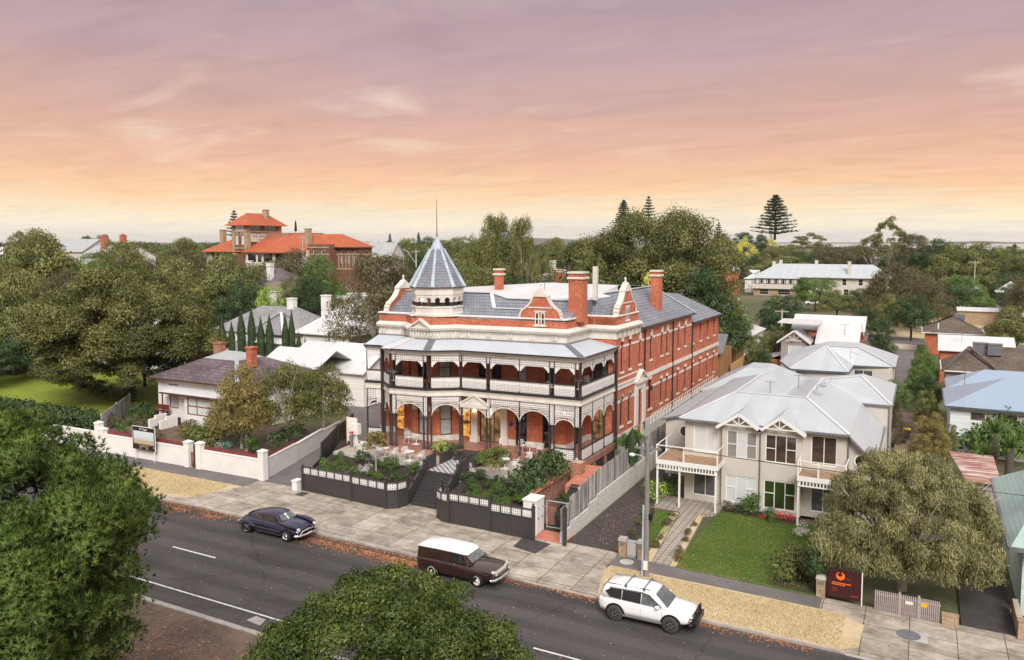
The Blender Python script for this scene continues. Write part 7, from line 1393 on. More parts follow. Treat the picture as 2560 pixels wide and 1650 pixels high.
TL = [ ('broad_dark','dense dark tree at the left edge beside the bright lawn',12,745,150,66,0,'dark'),('broad_green','mid green tree at the left edge above the pine',-15,700,140,72,0,'dark'),('broad_dark','dark understorey tree at the left edge behind the fig',55,800,90,78,0,'dark'),# kind, label, display px of top, width, depth
 ('broad','olive green tree at the far left behind the fig',75,545,190,105,0,'std'),('broad_dark','dark tree at the extreme left edge above the pine',5,700,150,72,0,'dark'),('broad','tall mottled tree on the left skyline over the fig',100,540,150,125,0,'std'),('broad','brownish tree at the left edge half way up',-10,595,160,90,0,'std'),
 ('broad','olive tree crowning the skyline right of the mottled one',270,557,150,120,0,'std'),('broad_green','yellow green tree between the fig and the twin chimneys',215,590,120,125,0,'std'),('brown','grey brown bare topped tree before the red hotel eaves',430,575,130,125,0,'std'),
 ('broad','green tree below the left wing of the red hotel',540,600,170,112,0,'std'),('broad_green','round green tree hiding the middle of the red hotel wall',745,595,110,116,0,'std'),('olive_tall','small green tree beside the closed mansion chimneys',690,640,90,112,0,'std'),
 ('broad_dark','dark tree with spreading top behind the white chimney stack',575,655,130,106,0,'dark'),('lime','lime green tree beside the tall white chimney',630,657,86,103,0,'std'),('broad_dark','dark low tree left of the lime green tree',535,690,110,101,0,'dark'),('broad_dark','dark tree filling the gap between lime tree and brown casuarina',725,640,110,108,0,'dark'),
 ('brown','tall brown grey casuarina between mansion and hotel turret',882,590,190,86,0,'pale'),('brown','second brown casuarina leaning towards the turret',930,620,110,92,0,'pale'),
 ('broad_dark','dark green tree line left of the turret spire',985,585,110,150,0,'dark'),('broad','low dark tree right of the turret spire',1065,548,130,210,0,'dark'),('broad','round topped far tree just left of the tall gum',1030,555,90,230,0,'dark'),('broad_gum','tall dark gum with twin crowns behind the small chimney',1155,494,110,102,0,'pale'),('broad_gum','second crown of the tall dark gum, right of the first',1218,500,90,104,0,'pale'),('broad_gum','left shoulder tree of the tall dark gum',1118,545,100,100,0,'pale'),
 ('broad','olive tree low behind the hotel roof below the gum',1110,610,150,95,0,'std'),('broad','bronzed olive tree beside the palm',1260,580,120,110,0,'std'),('broad_dark','dark filler tree behind the white flat roof',1190,640,150,100,0,'dark'),
 ('broad','pale far tree on the skyline between gum and fig',1292,550,100,260,0,'std'),('broad_dark','low far tree touching the fig on its left',1345,560,90,240,0,'dark'),
 ('broad_fig','huge domed fig tree on the skyline behind the hotel',1520,504,420,128,0,'dark'),('broad_dark','dark underside tree below the domed fig on the right',1640,620,130,118,0,'dark'),('broad_dark','dark underside tree below the domed fig in the middle',1500,620,190,118,0,'dark'),('broad','bronzed tree hanging on the left skirt of the domed fig',1380,575,110,116,0,'std'),
 ('yellow','yellow green shrub tree glowing behind the slate roof ridge',1510,655,90,103,0,'std'),('broad_dark','spreading dark tree behind the rear end of the hotel',1650,690,170,118,0,'dark'),('broad_green','wispy green tree overhanging the white roofed cottage',1700,720,110,125,0,'std'),
 ('broad','rounded dark green shrub tree beside the timber fence',1768,780,66,113,0,'dark'),('broad_dark','small dark tree below the timber fence',1780,815,60,106,0,'dark'),('olive_tall','pale slender cordyline like tree by the white gabled house',1805,765,60,120,0,'std'),('broad_dark','dark tree between the white roofed cottage and the tiled ridges',1825,690,100,150,0,'dark'),
 ('broad_green','leafy green tree in front of the guest house verandah corner',1905,645,95,230,0,'std'),('broad','round olive tree before the guest house wall',1955,680,80,210,0,'std'),('broad_dark','dark hedge like tree by the parked red car',2010,675,80,235,0,'dark'),
 ('brown','purplish brown casuarina at the right end of the guest house',2100,610,120,200,0,'std'),('brown','grey casuarina merging with the right hand scrub',2160,640,110,190,0,'std'),('brown','reddish brown tree below the tall right hand gum',2135,545,75,330,4,'std'),('broad_dark','dark tree right of the purplish casuarina',2190,560,100,320,3,'dark'),
 ('broad_dark','perfectly round dark green tree at the end of the lane',2130,688,90,172,0,'dark'),('broad_dark','dark green tree beside the lane next to the white gabled house',2060,740,68,126,-1,'dark'),
 ('gum','tall open gum on the right skyline with bare pale limbs',2080,503,75,330,4,'pale'),('gum','lower left crown of the tall open gum',2040,545,70,325,4,'pale'),('gum','flat topped tree on the skyline right of the Norfolk pine',1890,542,95,430,6,'pale'),('broad','green tree below the ridge house',1850,575,110,380,4,'std'),('broad_dark','rounded dark cypress left of the Norfolk pine',1735,540,58,430,6,'dark'),('broad_dark','dark columnar tree hugging the ridge house',1778,545,36,420,6,'dark'),
 ('yellow','golden yellow conifer left of the dark cypresses',1740,558,60,400,5,'std'),('yellow','small golden tree under the Norfolk pine',1800,552,36,425,6,'std'),('broad','broad green tree behind the guest house roof',1830,600,150,330,3,'std'),('broad_dark','dark spiky tree right of the domed fig',1685,540,60,300,3,'dark'),
 ('brown','brownish tree line above the guest house roof',1960,580,90,340,3,'std'),('brown','second brownish tree above the guest house roof',2020,575,60,350,3,'std'),
 ('broad','tall olive hedgerow tree above the white gabled house',2240,572,110,300,2,'std'),('broad','second olive hedgerow tree to the right',2300,570,100,305,2,'std'),('broad','third olive hedgerow tree before the far palm',2350,585,100,300,2,'std'),('broad','last olive hedgerow tree at the right frame edge',2400,575,90,290,2,'std'),
 ('broad_green','bright green low trees beside the white gabled house',2240,640,100,255,0,'std'),('broad_dark','dark garden tree in front of the white gable house',2215,665,120,235,0,'dark'),('broad_green','light green bush tree by the brick shed',2290,690,60,225,0,'std'),('broad','olive tree leaning in from the right edge behind the tiled roof',2375,720,110,150,0,'std'),('brown','thin grey tree at the right edge by the pyramid house',2385,655,60,215,0,'pale'),('broad','olive scrub tree right of the brick tiled house',2330,760,90,165,-.5,'std'),
 ('broad_green','pale green shrub tree along the lane hedge',2160,805,60,112,-1,'std'),('broad_green','leafy shrub in the lane hedge below the pale one',2150,850,75,104,-1,'std'),('broad_dark','dark shrub in the lane hedge nearest the house',2165,870,60,99,-1,'dark'),
 ('broad','yellow brown flowering shrub between the two right hand gardens',2165,905,60,88,-1,'std'),('autumn','tall pale yellow flowered shrub beside the blue roofed house',2175,960,95,74,-1,'std'),('broad','mixed olive shrub by the blue roofed house wall',2215,985,50,77,-1,'std'),('brown','bare purple grey clipped shrub beside the beige house',2088,925,52,76,-1,'std'),('broad_green','bushy green shrub behind the beige house corner',2090,885,80,92,-.5,'std'),
 ('broad','olive tree top on the far left skyline beyond the villas',40,535,60,200,2,'std'),('broad_dark','dark tree between the far left villas',205,548,50,190,2,'dark'),('broad_dark','small dark tree beside the cream gable',240,545,55,205,2,'dark'),('broad','tree at the feet of the twin chimney villa',330,560,90,185,2,'std'),
 ('broad_dark','low tree in front of the grey roofed hall',905,560,70,190,2,'dark'),('broad','far tree right of the grey hall',960,560,90,260,3,'dark'),('broad_dark','dark wood edge tree far behind the turret',1000,555,80,300,3,'dark'),
]
for k, lab, px, py, w, Y, z0, tr in TL: T_(k, lab, px*D, py*D, w*D, Y, z0, tr)
# further garden trees among the roofs of the town, all alike at this distance
rr = random.Random(404); kinds = ['broad','broad_dark','broad','broad_green','olive_tall','brown','broad_dark']
for (x0,x1,y0,y1,n,z0,h0,h1,lab) in ((-215,-118,100,145,34,2,8,13,'garden tree in the left hand treetops below the red hotel'),(-128,-106,78,110,8,1,7,11,'garden tree behind the big fig and the white mansion'),(-112,-66,128,165,16,1,6,9.5,'garden tree between the white mansion and the turret'),(-60,-28,105,135,16,0,6,9.5,'garden tree close behind the hotel roofs'),(-135,-80,180,300,30,2,8,13,'middle distance tree behind the hotel skyline'),(-12,-2,182,225,6,-.5,4,6.5,'garden tree around the lane and the guest house'),(18,40,180,300,16,0,6,11,'tree at the right edge beyond the white houses'),(-85,-2,330,430,34,3,8,12,'tree behind the guest house roof'),(-330,-215,150,260,40,3,9,14,'tree on the far left skyline'),(-200,-108,52,92,26,1,6,10,'tree behind the bright lawn at far left'),(-330,-200,50,150,26,1,7,11,'tree beyond the far left frame edge')):
    for i in range(n):
        x, y, h = rr.uniform(x0,x1), rr.uniform(y0,y1), rr.uniform(h0,h1); k = rr.choice(kinds); tree('tree', lab, x, y, z0, CR[k], TR['dark'], lab.replace('tree','trees',1), 'tree', rr.random()*6, (h*.62*rr.uniform(.8,1.25),h*.62,h*.64))
rng = NR(405); L = []
for i in range(420):
    a = rng.uniform(-62,34); d_ = rng.uniform(330,1150)*(1.0 if a < 8 else 1.25); an = R(27-a+0); x, y = -math.sin(an)*d_, math.cos(an)*d_
    L.append((x, y, 5.5+2*rng.random()+(4 if a < -5 else (2 if a < 5 else 0)), 5+4.5*rng.random(), .75))
C, Nn, T = crown_points(L, 60000, rng, .3, .7); tag(link('distant_woodland', leaf_mesh('distant_woodland', C, Nn, 1.7, 'leaf_dark', rng, .6, .6, 0, T, .7)), kind='stuff')
for x, y, w, h, k, lab in ((-103,57,4.5,6.5,'broad_dark','dark tree at the left end of the bright lawn'),(-103,67,5,8,'broad_dark','tall dark tree behind the left end of the bright lawn'),(-86,68,4,6,'broad_dark','dark tree at the back of the lawn behind the fig trunk')): tree('tree', lab, x, y, .3, CR[k], TR['dark'], None, 'tree', x, (w,w,h/1.45))
# birch clump in front of the cottage
for i, (dx, dy, s, lab, col) in enumerate(((0,0,1,'russet leaved silver birch nearest the white corner wall','leaf_autumn'),(3.4,2.6,1.08,'greener silver birch behind the russet one','leaf_olive'),(5.6,5.2,.95,'silver birch farthest back above the hotel driveway','leaf_olive'),(1.8,-.4,.72,'small russet birch just right of the nearest one','leaf_autumn'))):
    bx, by = -52.2+dx*.6-.2, 51.0+dy*1.3; me = mk_crown(70+i, 2.5*s, 2.5*s, 4.6*s, 2.0, 90, .62, 15000, .17, col, 1.25, .5, .42, .55, 0, .6, .6)
    tree('birch_tree', lab, bx, by, .5, me, trunk_mesh(6.2*s, .11, NR(80+i), 6, 1.5, 6.2*s, mat='bark_birch', fork=.35))
# drooping wattle at the right
rng = NR(91); L = dome_lumps(rng, 4.2, 3.4, 4.2, 2.9, 120, .62, 1.1, .45); L += [(4.1*(2*rng.random()-1),-2.9+1.2*rng.random(),1.5+1.6*rng.random(),.62,1.5) for _ in range(44)]
C, Nn, T = crown_points(L, 150000, rng, .1, .45)
tree('drooping_tree', 'large grey green drooping tree over the picket fence at lower right', -.45, 48.2, -.5, leaf_mesh('crown', C, Nn, .21, 'leaf_wattle', rng, .35, .2, .55, T, .55), trunk_mesh(6.0, .2, NR(8), 9, 4.4, 6.6, mat='bark_pale', fork=.2))
rng = NR(92); L = [(2.6+1.6*rng.normal()*.5,-3.6+.7*rng.random(),1.3+2.0*rng.random(),.7,1.5) for _ in range(16)]; C, Nn, T = crown_points(L, 9000, rng, 0, .5)
# columnar cypress row
cy = bpy.data.meshes
rng = NR(95); C, Nn = [], []
for i in range(9000):
    z = rng.random(); a = rng.random()*6.283; r = .44*min(1, (1-z)*2.5+.02)*(.72+.28*min(1,z*5))*(.85+.2*rng.random()); C.append((r*math.cos(a), r*math.sin(a), z)); Nn.append((math.cos(a), math.sin(a), .35))
def norm(a): a = np.array(a, dtype=float); return a/np.linalg.norm(a,axis=1,keepdims=True)
CYP = leaf_mesh('crown', np.array(C), norm(Nn), .05, 'leaf_cypress', rng, .6, .5, -.3, None, .8); CYT = trunk_mesh(.5, .03, NR(3), 1, .01, .5, mat='bark_dark')
CYPS = [(487,735,18,90),(517,745,20,88),(540,757,18,86),(562,727,21,88),(586,723,20,89),(608,747,20,87),(628,741,21,87.5),(665,739,18,88),(680,731,17,88.5),(697,780,14,87),(712,792,10,87),(747,782,10,92),(775,795,8,93),(733,800,7,92),(505,800,16,80),(470,790,18,80)]
nth = ['leftmost','second','third','fourth','fifth','sixth','seventh','eighth','ninth']
for i, (px, py, w, Y) in enumerate(CYPS):
    x, y, zt = at(px*D, py*D, y=Y); zb_ = .8 if i < 14 else .3; ww = w*D*mpp(x, y)
    lab = (nth[i]+' tall pencil cypress of the row before the white mansion') if i < 9 else ['low tapering cypress right of the tall row','smallest tapering cypress right of the tall row','slim cypress by the mansion side window','tiny cypress by the mansion back door','clipped conifer below the mansion side wall','short cypress behind the cottage chimney','short cypress under the fig edge'][i-9]
    tree('cypress', lab, x, y, zb_, CYP, CYT, 'pencil cypresses before the mansion', 'tree', i*1.3, (ww,ww,(zt-zb_)*1.07))
# Norfolk pines
def norfolk(seed, tiers=13):
    rng = NR(seed); C, Nn = [], []; m = MB(); m.tube([(0,0,0),(0,0,.55),(0,0,1)], [.022,.014,.002], 6)
    for t in range(tiers):
        z = .14+.84*(t/(tiers-1))**.92; r = .36*(1-z)**.72*(.85+.3*rng.random())+.012
        for b in range(9):
            a = 6.283*b/9+t*.5+rng.normal()*.12; rr = r*(.8+.4*rng.random()); e = (rr*math.cos(a), rr*math.sin(a), z+rr*.16); m.tube([(0,0,z-.01),e], [.005,.001], 4)
            for k in range(60): s = rng.random()**.7; C.append((e[0]*s+rng.normal()*.010, e[1]*s+rng.normal()*.010, z+rr*.16*s+.006+rng.normal()*.011)); Nn.append((rng.normal()*.3,rng.normal()*.3,1))
    me = bpy.data.meshes.new('trunk'); me.from_pydata(m.v, [], m.f); me.materials.append(MT['bark_dark'])
    return leaf_mesh('crown', np.array(C), norm(Nn), .044, 'leaf_norfolk', rng, .5, .35, .1, None, .5), me
NF, NFT = norfolk(101); NF2, NFT2 = norfolk(102, 9)
for lab, px, pt, pb, w, Y, v in (('tall Norfolk Island pine standing alone on the right skyline',1811,457,560,86,430,0),('Norfolk pine rising left of the domed fig',1456,468,540,44,330,0),('sparse second Norfolk pine above the domed fig',1514,460,530,38,340,1),('Norfolk pine half hidden behind the red hotel tower',546,493,560,40,210,1),('small far Norfolk pine left of the turret',977,543,590,15,420,0),('tiny far Norfolk pine farther left of the turret',910,545,580,12,480,0),('pointed far pine right of the domed fig',1678,520,575,26,360,1)):
    x, y, zt = at(px*D, pt*D, y=Y); zb_ = at(px*D, pb*D, y=Y)[2]; w_ = w*D*mpp(x, y); h = zt-zb_; k = w_/.62; t = tree('norfolk_pine', lab, x, y, zb_, (NF,NF2)[v], (NFT,NFT2)[v], None, 'tree', 0, (k,k,h)); 
# palms and spiky plants
def palm(seed, n=46, L=1.0, w=.05, droop=.9, mat='leaf_green', up=.2):
    rng = NR(seed); C, Nn = [], []; V, F = [], []; tint = []
    for i in range(n):
        a = rng.random()*6.283; e = up+rng.random()*1.25; d = np.array([math.cos(a)*math.cos(e), math.sin(a)*math.cos(e), math.sin(e)]); side = np.array([-math.sin(a),math.cos(a),0]); p = np.zeros(3); o = len(V); l = L*(.75+.4*rng.random())
        for k in range(6):
            f = k/5; q = d*l*f-np.array([0,0,1])*droop*.5*l*f*f; ww = w*(1-f)**.6*(.6+f)+.002; V += [tuple(q-side*ww-np.array([0,0,.3*ww])), tuple(q+side*ww-np.array([0,0,.3*ww]))]; tint += [.2+.6*f*rng.random()]*2
        F += [(o+2*k,o+2*k+1,o+2*k+3,o+2*k+2) for k in range(5)]
    me = bpy.data.meshes.new('crown'); me.from_pydata(V, [], F); a = me.attributes.new('tint','FLOAT','POINT'); a.data.foreach_set('value', np.array(tint,dtype=np.float32)); me.materials.append(MT[mat]); return me
PALM = palm(111, 60, 1, .09, 1.0, 'leaf_olive'); SPIKE = palm(112, 60, 1, .05, .25, 'leaf_green', .05); AGAVE = palm(113, 26, 1, .07, .1, 'leaf_bluegreen', .3)
def palm_at(lab, px, py, rpx, Y, zb_=0, me=None, name='palm_tree', cat='palm', tk='bark'):
    x, y, z = at(px*D, py*D, y=Y); r = rpx*D*mpp(x, y); t = thing(name, lab, cat, (x,y,zb_)); m = MB(); m.tube([(0,0,0),(0,0,z-zb_)], [r*.24,r*.17], 8); m.build('trunk', tk, t, False); c = link('crown', me or PALM, t, False); c.location = (0,0,z-zb_); c.scale = (r,)*3; return t
palm_at('feathery date palm between the gum and the domed fig', 1328, 605, 36, 112); palm_at('distant palm against the sky at the right edge', 2368, 578, 18, 320, 2); palm_at('tall cordyline head behind the white gabled house', 1815, 800, 22, 118, -1, SPIKE, 'cordyline', 'cordyline')
palm_at('broad spiky yucca clump by the blue roofed house', 2322, 1010, 50, 71, -1, SPIKE, 'yucca', 'yucca', tk='bark'); palm_at('second yucca head leaning right beside the first', 2358, 1045, 48, 69, -1, SPIKE, 'yucca', 'yucca', tk='bark'); shrub_q = [(2335,1075,1.6),(2300,1085,1.4),(2372,1085,1.5)]; palm_at('low yucca head at the foot of the broad clump', 2300, 1060, 40, 69.5, -1, SPIKE, 'yucca', 'yucca', tk='bark')
# hedges and shrubs
def mk_shrub(seed, mat, leaves=900, size=.13, n=12, lr=.42, flat=.9, aspect=.5, droop=0.): return mk_crown(seed, .6, .6, .75, .2, n, lr, leaves, size, mat, flat, .5, aspect, droop, .25, .6)
SH = {'ball': mk_crown(121, .5, .5, .62, .38, 40, .22, 2600, .09, 'leaf_green', .9, .6), 'dark': mk_shrub(122,'leaf_dark'), 'green': mk_shrub(123,'leaf_green'), 'olive': mk_shrub(124,'leaf_olive'), 'blue': mk_shrub(125,'leaf_bluegreen'), 'autumn': mk_shrub(126,'leaf_autumn'), 'white': mk_shrub(127,'flower_white',700,.09), 'red': mk_shrub(128,'flower_red',500,.09), 'lime': mk_shrub(129,'leaf_lime'), 'strap': palm(130, 40, .9, .035, .7, 'leaf_green', .3), 'agave': AGAVE, 'brown': mk_shrub(131,'leaf_brown')}
def shrub(kind, lab, x, y, z, s, group=None, h=None, name='shrub', cat='shrub'):
    t = thing(name, lab, cat, (x,y,z), (hash(lab)+int(x*7))%6, group); link('foliage', SH[kind], t, False); t.scale = (s,s,h or s); return t
for px, py, s_ in shrub_q: x, y, z = at(px*D, py*D, z=-.9); shrub('green', 'green shrub at the foot of the yuccas', x, y, -.9, 2.2*s_, 'shrubs at the foot of the yuccas')
rng = random.Random(77)
PLN = {'ball':'clipped green ball shrub','dark':'dark leafy shrub','green':'green leafy shrub','olive':'olive toned shrub','white':'pale flowering shrub','strap':'strap leaved clump','agave':'blue green agave','lime':'lime green shrub','autumn':'russet shrub'}
for bed, x0, x1, y0, y1, nn in (('left of the steps',-40.2,-32.3,45.8,49.2,40),('right of the steps',-28.4,-23.0,45.6,49.4,42)):
    for i in range(nn):
        k = rng.choice(['ball','dark','dark','green','green','olive','white','strap','agave','dark','ball','green']); x, y = rng.uniform(x0,x1), rng.uniform(y0,y1)
        shrub(k, PLN[k]+' in the garden bed '+bed+' of the hotel', x, y, .93+(y-45.3)*.2, rng.uniform(.36,.78)*(1.0 if k != 'agave' else .5), PLN[k]+'s in the bed '+bed)
hs = [(-23.6,47.5,1.2,1.5),(-23.4,48.6,1.5,1.7),(-23.2,49.8,1.75,1.8),(-23.1,51.2,1.8,1.8),(-23.4,52.4,1.8,1.6)]
for i, (x, y, z, s) in enumerate(hs): shrub('dark', 'dense dark hedge shrub along the brick wall of the right terrace', x, y, z, s, 'hedge shrubs by the brick wall')
for x, y, z, s, k, lab in ((-28.6,51.3,TZ,1.0,'ball','clipped ball shrub right of the chequered landing'),(-27.9,52.6,TZ,1.05,'dark','dark round shrub at the right foot of the verandah steps'),(-32.9,52.4,TZ,1.0,'lime','yellow green shrub left of the verandah steps'),(-32.2,52.7,TZ,1.0,'dark','dark shrub between the verandah steps and the lime one'),(-20.6,60.1,1.9,1.2,'ball','dark ball shrub in the side passage nearest the verandah corner'),(-20.2,61.6,2.1,1.1,'ball','second ball shrub in the side passage'),(-20.3,47.3,.2,.8,'dark','ivy like shrub spilling beside the side steps'),(-20.9,48.6,.9,.8,'dark','upper ivy like shrub beside the side steps'),(-31.9,51.0,1.2,.6,'dark','small dark plant behind the left stair post')): shrub(k, lab, x, y, z, s)
x, y, z = at(1500+225/2.8, 650+1390/2.8, x=-19.5); t = thing('small_conifer', 'small dark conifer poking above the sleeper wall', 'conifer', (x,y,1.6)); c = link('crown', CYP, t, False); t.scale = (1.2,1.2,2.6)
# the two slender standard trees on the terrace
for px, py, zb_, lab, s in ((880+200/3.3194,950+770/3.3194,1.3,'slender young tree with bronze crown in the left terrace bed',.95),(880+1222/3.3194,950+930/3.3194,1.1,'slender young tree with bronze crown in the right terrace bed',1.15)):
    x, y, _ = at(px, py, z=zb_); me = mk_crown(140+int(s*10), .72*s, .72*s, 1.25*s, 1.9, 26, .30, 2600, .13, 'leaf_autumn' if s < 1 else 'leaf_olive', .9, .4, .45, .2, .1, .5); tree('young_tree', lab, x, y, zb_, me, trunk_mesh(2.9, .05, NR(9), 4, .5, 2.9, mat='bark_pale', fork=.7))
# cottage garden
CG = [('olive',-53.5,48.6,.6,1.9),('olive',-55.6,49.4,.6,1.7),('green',-57.5,50.5,.6,1.3),('autumn',-59.2,50.8,.6,1.2),('green',-58.0,52.6,.6,1.4),('brown',-60.2,52.2,.6,1.2),('olive',-56.5,52.4,.6,1.5),('dark',-55.0,53.4,.6,1.5),('blue',-50.9,47.9,.7,1.1),('agave',-51.4,47.3,.7,.8),('agave',-50.2,47.2,.7,.7),('white',-51.8,48.2,.9,.7),('red',-49.0,48.0,.7,.7),('red',-48.2,47.4,.7,.6),('dark',-49.0,52.0,.7,1.4),('dark',-49.6,54.5,.7,1.5),('green',-49.9,49.6,.7,1.2),('strap',-68.6,52.5,.6,1.3),('strap',-67.5,53.2,.6,1.2),('dark',-69.8,54.2,.6,1.4),('dark',-71.2,56,.6,1.5),('green',-66.5,49.5,.6,1.0),('autumn',-63.0,48.6,.6,.8),('autumn',-67.0,48.2,.6,.8),('red',-64.8,48.4,.6,.6),('white',-62.5,50.0,.6,.6),('green',-69.0,48.0,.6,.9),('brown',-70,51,.6,1.2),('green',-54.5,47.6,.6,.9),('brown',-61.5,49.5,.6,.9)]
CGL = {'olive':'rounded olive shrub in the cottage garden','green':'loose green plant in the cottage garden','autumn':'russet low plant in the cottage garden','brown':'dry brownish plant in the cottage garden','dark':'dark shrub in the cottage garden','blue':'blue green leafy plant by the white corner wall','agave':'spiky blue agave by the white corner wall','white':'white flowering plant in the cottage garden','red':'red flowering plant in the cottage garden','strap':'strap leaved clump by the cottage porch'}
for k, x, y, z, s in CG: shrub(k, CGL[k], x, y, z, s, CGL[k]+' group')
sheet('cottage_garden', [[(-72.5,46),(-45.3,46),(-49.5,59),(-57.5,59),(-57.5,55.4),(-72.5,55.4)]], .5, 'earth', .5)
sheet('left_lawn', [[(-110,47.2),(-70.5,47.2),(-72,70),(-110,75)]], .45, 'lawn_bright', .5)
for i in range(15): x = -69.6-i*1.55; shrub('dark', 'dark clipped hedge bush behind the long white wall under the fig', x, 47.5+.3*(i%2), .45, 2.3, 'hedge bushes behind the white wall', 2.2); shrub('dark', 'dark clipped hedge bush behind the long white wall under the fig', x-.7, 49.2+.3*(i%2), .45, 2.2, 'hedge bushes behind the white wall', 1.9)
for i in range(7): shrub('brown' if i%2 else 'dark', 'rough shrub at the back of the bright lawn below the fig', -92+i*2.2, 63-i*.5, .4, 1.6, 'shrubs behind the bright lawn')
# beige house garden
BG = [('brown',-11.7,56.3,.6),('green',-9.9,56.2,1.25),('blue',-8.8,55.9,.7),('red',-8.3,55.8,.8),('red',-7.5,55.7,.8),('green',-8.7,55.4,.6),('red',-9.1,55.6,.5),('dark',-10.9,56.2,.6),('white',-6.4,53.2,.8),('lime',-16.7,56.0,1.2),('green',-16.3,57.6,1.1)]
BGL = {'brown':'purple brown low shrub under the beige bay window','green':'round green shrub in the beige house garden','blue':'grey green low plant by the red flowers','red':'red flowering bush under the beige house windows','dark':'dark low shrub under the beige bay window','white':'white daisy mound at the lawn edge','lime':'yellow flowered clump by the balcony post'}
for k, x, y, s in BG: shrub(k, BGL[k], x, y, gz(x)+.1, s, BGL[k]+' group')
for i, (x, y, s, k) in enumerate(((-6.2,47.6,1.3,'olive'),(-6.4,46.2,1.2,'olive'),(-5.4,46.6,1.3,'brown'),(-5.3,47.8,1.1,'olive'),(-5.9,48.7,.9,'dark'))): shrub(k, 'mounded '+('olive' if k == 'olive' else k)+' shrub in the stone edged bed of the front lawn', x, y, gz(x)+.1, s, 'shrubs in the stone edged bed')
t = thing('clipped_hedge', 'tall clipped green hedge column beside the brick letterbox', 'hedge', (-4.75,45.3,gz(-5))); t.scale = (.95,.95,1.35); c = link('foliage', mk_crown(150, .5, .5, .9, .75, 70, .28, 6000, .09, 'leaf_dark', 1.5, .6), t, False); c2 = link('stem', CYT, t, False); c2.scale = (2,2,2)
rng = random.Random(9)
for i in range(30):
    u = rng.random(); s_ = i % 3; x = (-12.35-u*.75, -13.95-u*.9, -15.9-u*.6)[s_]+rng.uniform(-.08,.08); y = 45.2+u*8.6; k = rng.choice(['brown','autumn','olive','brown'])
    shrub(k, 'small dry tuft edging the paved garden path', x, y, gz(x)+.12, rng.uniform(.22,.42), 'dry tufts along the garden path')
# fallen leaves
rng = NR(200); n = 3000; xs = rng.uniform(-50,-4,n); ys = KY-.2-np.abs(rng.normal(size=n))*.28
k = 2500; cx_ = rng.choice([-33.5,-31.5,-29.5,-28,-26,-42.5,-45.5,-26.8], k); xs = np.concatenate([xs, cx_+rng.normal(size=k)*.75]); ys = np.concatenate([ys, KY-.75-np.abs(rng.normal(size=k))*.5])
k = 900; xs = np.concatenate([xs, rng.uniform(-50,0,k)]); ys = np.concatenate([ys, rng.uniform(28,44,k)]); k = 1600; xs = np.concatenate([xs, rng.normal(size=k)*3-31]); ys = np.concatenate([ys, 22.5+rng.normal(size=k)*2.5]); k = 500; xs = np.concatenate([xs, rng.uniform(-18.9,-16.5,k)]); ys = np.concatenate([ys, rng.uniform(46,60,k)])
k = 450; xs = np.concatenate([xs, rng.uniform(-12,-5,k)]); ys = np.concatenate([ys, rng.uniform(44.8,55,k)])
zs = -.014*np.clip(np.minimum(xs,25)+45,0,None)+np.where((ys > KY) | (ys < 27.5), .175, .016); zs[ys > 44.7] += .02
me = leaf_mesh('fallen_leaves', np.stack([xs,ys,zs],1), np.tile([0,0,1.],(len(xs),1)), .095, 'leaf_litter', rng, .93, .6, 0, None, 0); tag(link('fallen_leaves', me), kind='stuff')
# grass blades on verges and lawns
def blades(name, regions, n, h, mat, seed, wid=.012):
    rng = NR(seed); P = []
    A = np.array([(r[1]-r[0])*(r[3]-r[2]) for r in regions]); A = A/A.sum()
    for r, a in zip(regions, A): m = int(n*a); P.append(np.stack([rng.uniform(r[0],r[1],m), rng.uniform(r[2],r[3],m)],1))
    P = np.vstack(P); m = len(P); z = -.014*np.clip(np.minimum(P[:,0],25)+45,0,None); B = np.stack([P[:,0],P[:,1],z+regions[0][4]],1); a = rng.random(m)*6.283
    side = np.stack([np.cos(a),np.sin(a),np.zeros(m)],1)*wid; tip = B+np.stack([rng.normal(size=m)*h*.5,rng.normal(size=m)*h*.5,h*(.5+.7*rng.random(m))],1); V = np.stack([B-side,B+side,tip],1)
    me = bpy.data.meshes.new(name); me.vertices.add(m*3); me.loops.add(m*3); me.polygons.add(m); me.vertices.foreach_set('co', V.reshape(-1)); me.loops.foreach_set('vertex_index', np.arange(m*3,dtype=np.int32)); me.polygons.foreach_set('loop_start', np.arange(0,m*3,3,dtype=np.int32)); me.polygons.foreach_set('loop_total', np.full(m,3,dtype=np.int32)); me.update(calc_edges=True)
    t_ = rng.random(m); at_ = me.attributes.new('tint','FLOAT','POINT'); at_.data.foreach_set('value', np.repeat(t_,3).astype(np.float32)); me.materials.append(MT[mat]); tag(link(name, me), kind='stuff')
foliage('blade_dry', (.18,.14,.07), (.34,.27,.155), (.48,.39,.26), .3); foliage('blade_green', (.03,.06,.01), (.06,.11,.018), (.14,.18,.04), .3)
blades('verge_grass_blades', [(-62,-48.8,39.3,43.8,.12),(-48.8,-46,40.2,43.7,.12),(-14.6,-2.9,39.3,43.1,.12)], 52000, .10, 'blade_dry', 5, .016); blades('lawn_grass_blades', [(-12.0,-4.6,45,55.8,.15),(-15.6,-14.2,45.6,53.5,.15)], 42000, .07, 'blade_green', 6, .014)
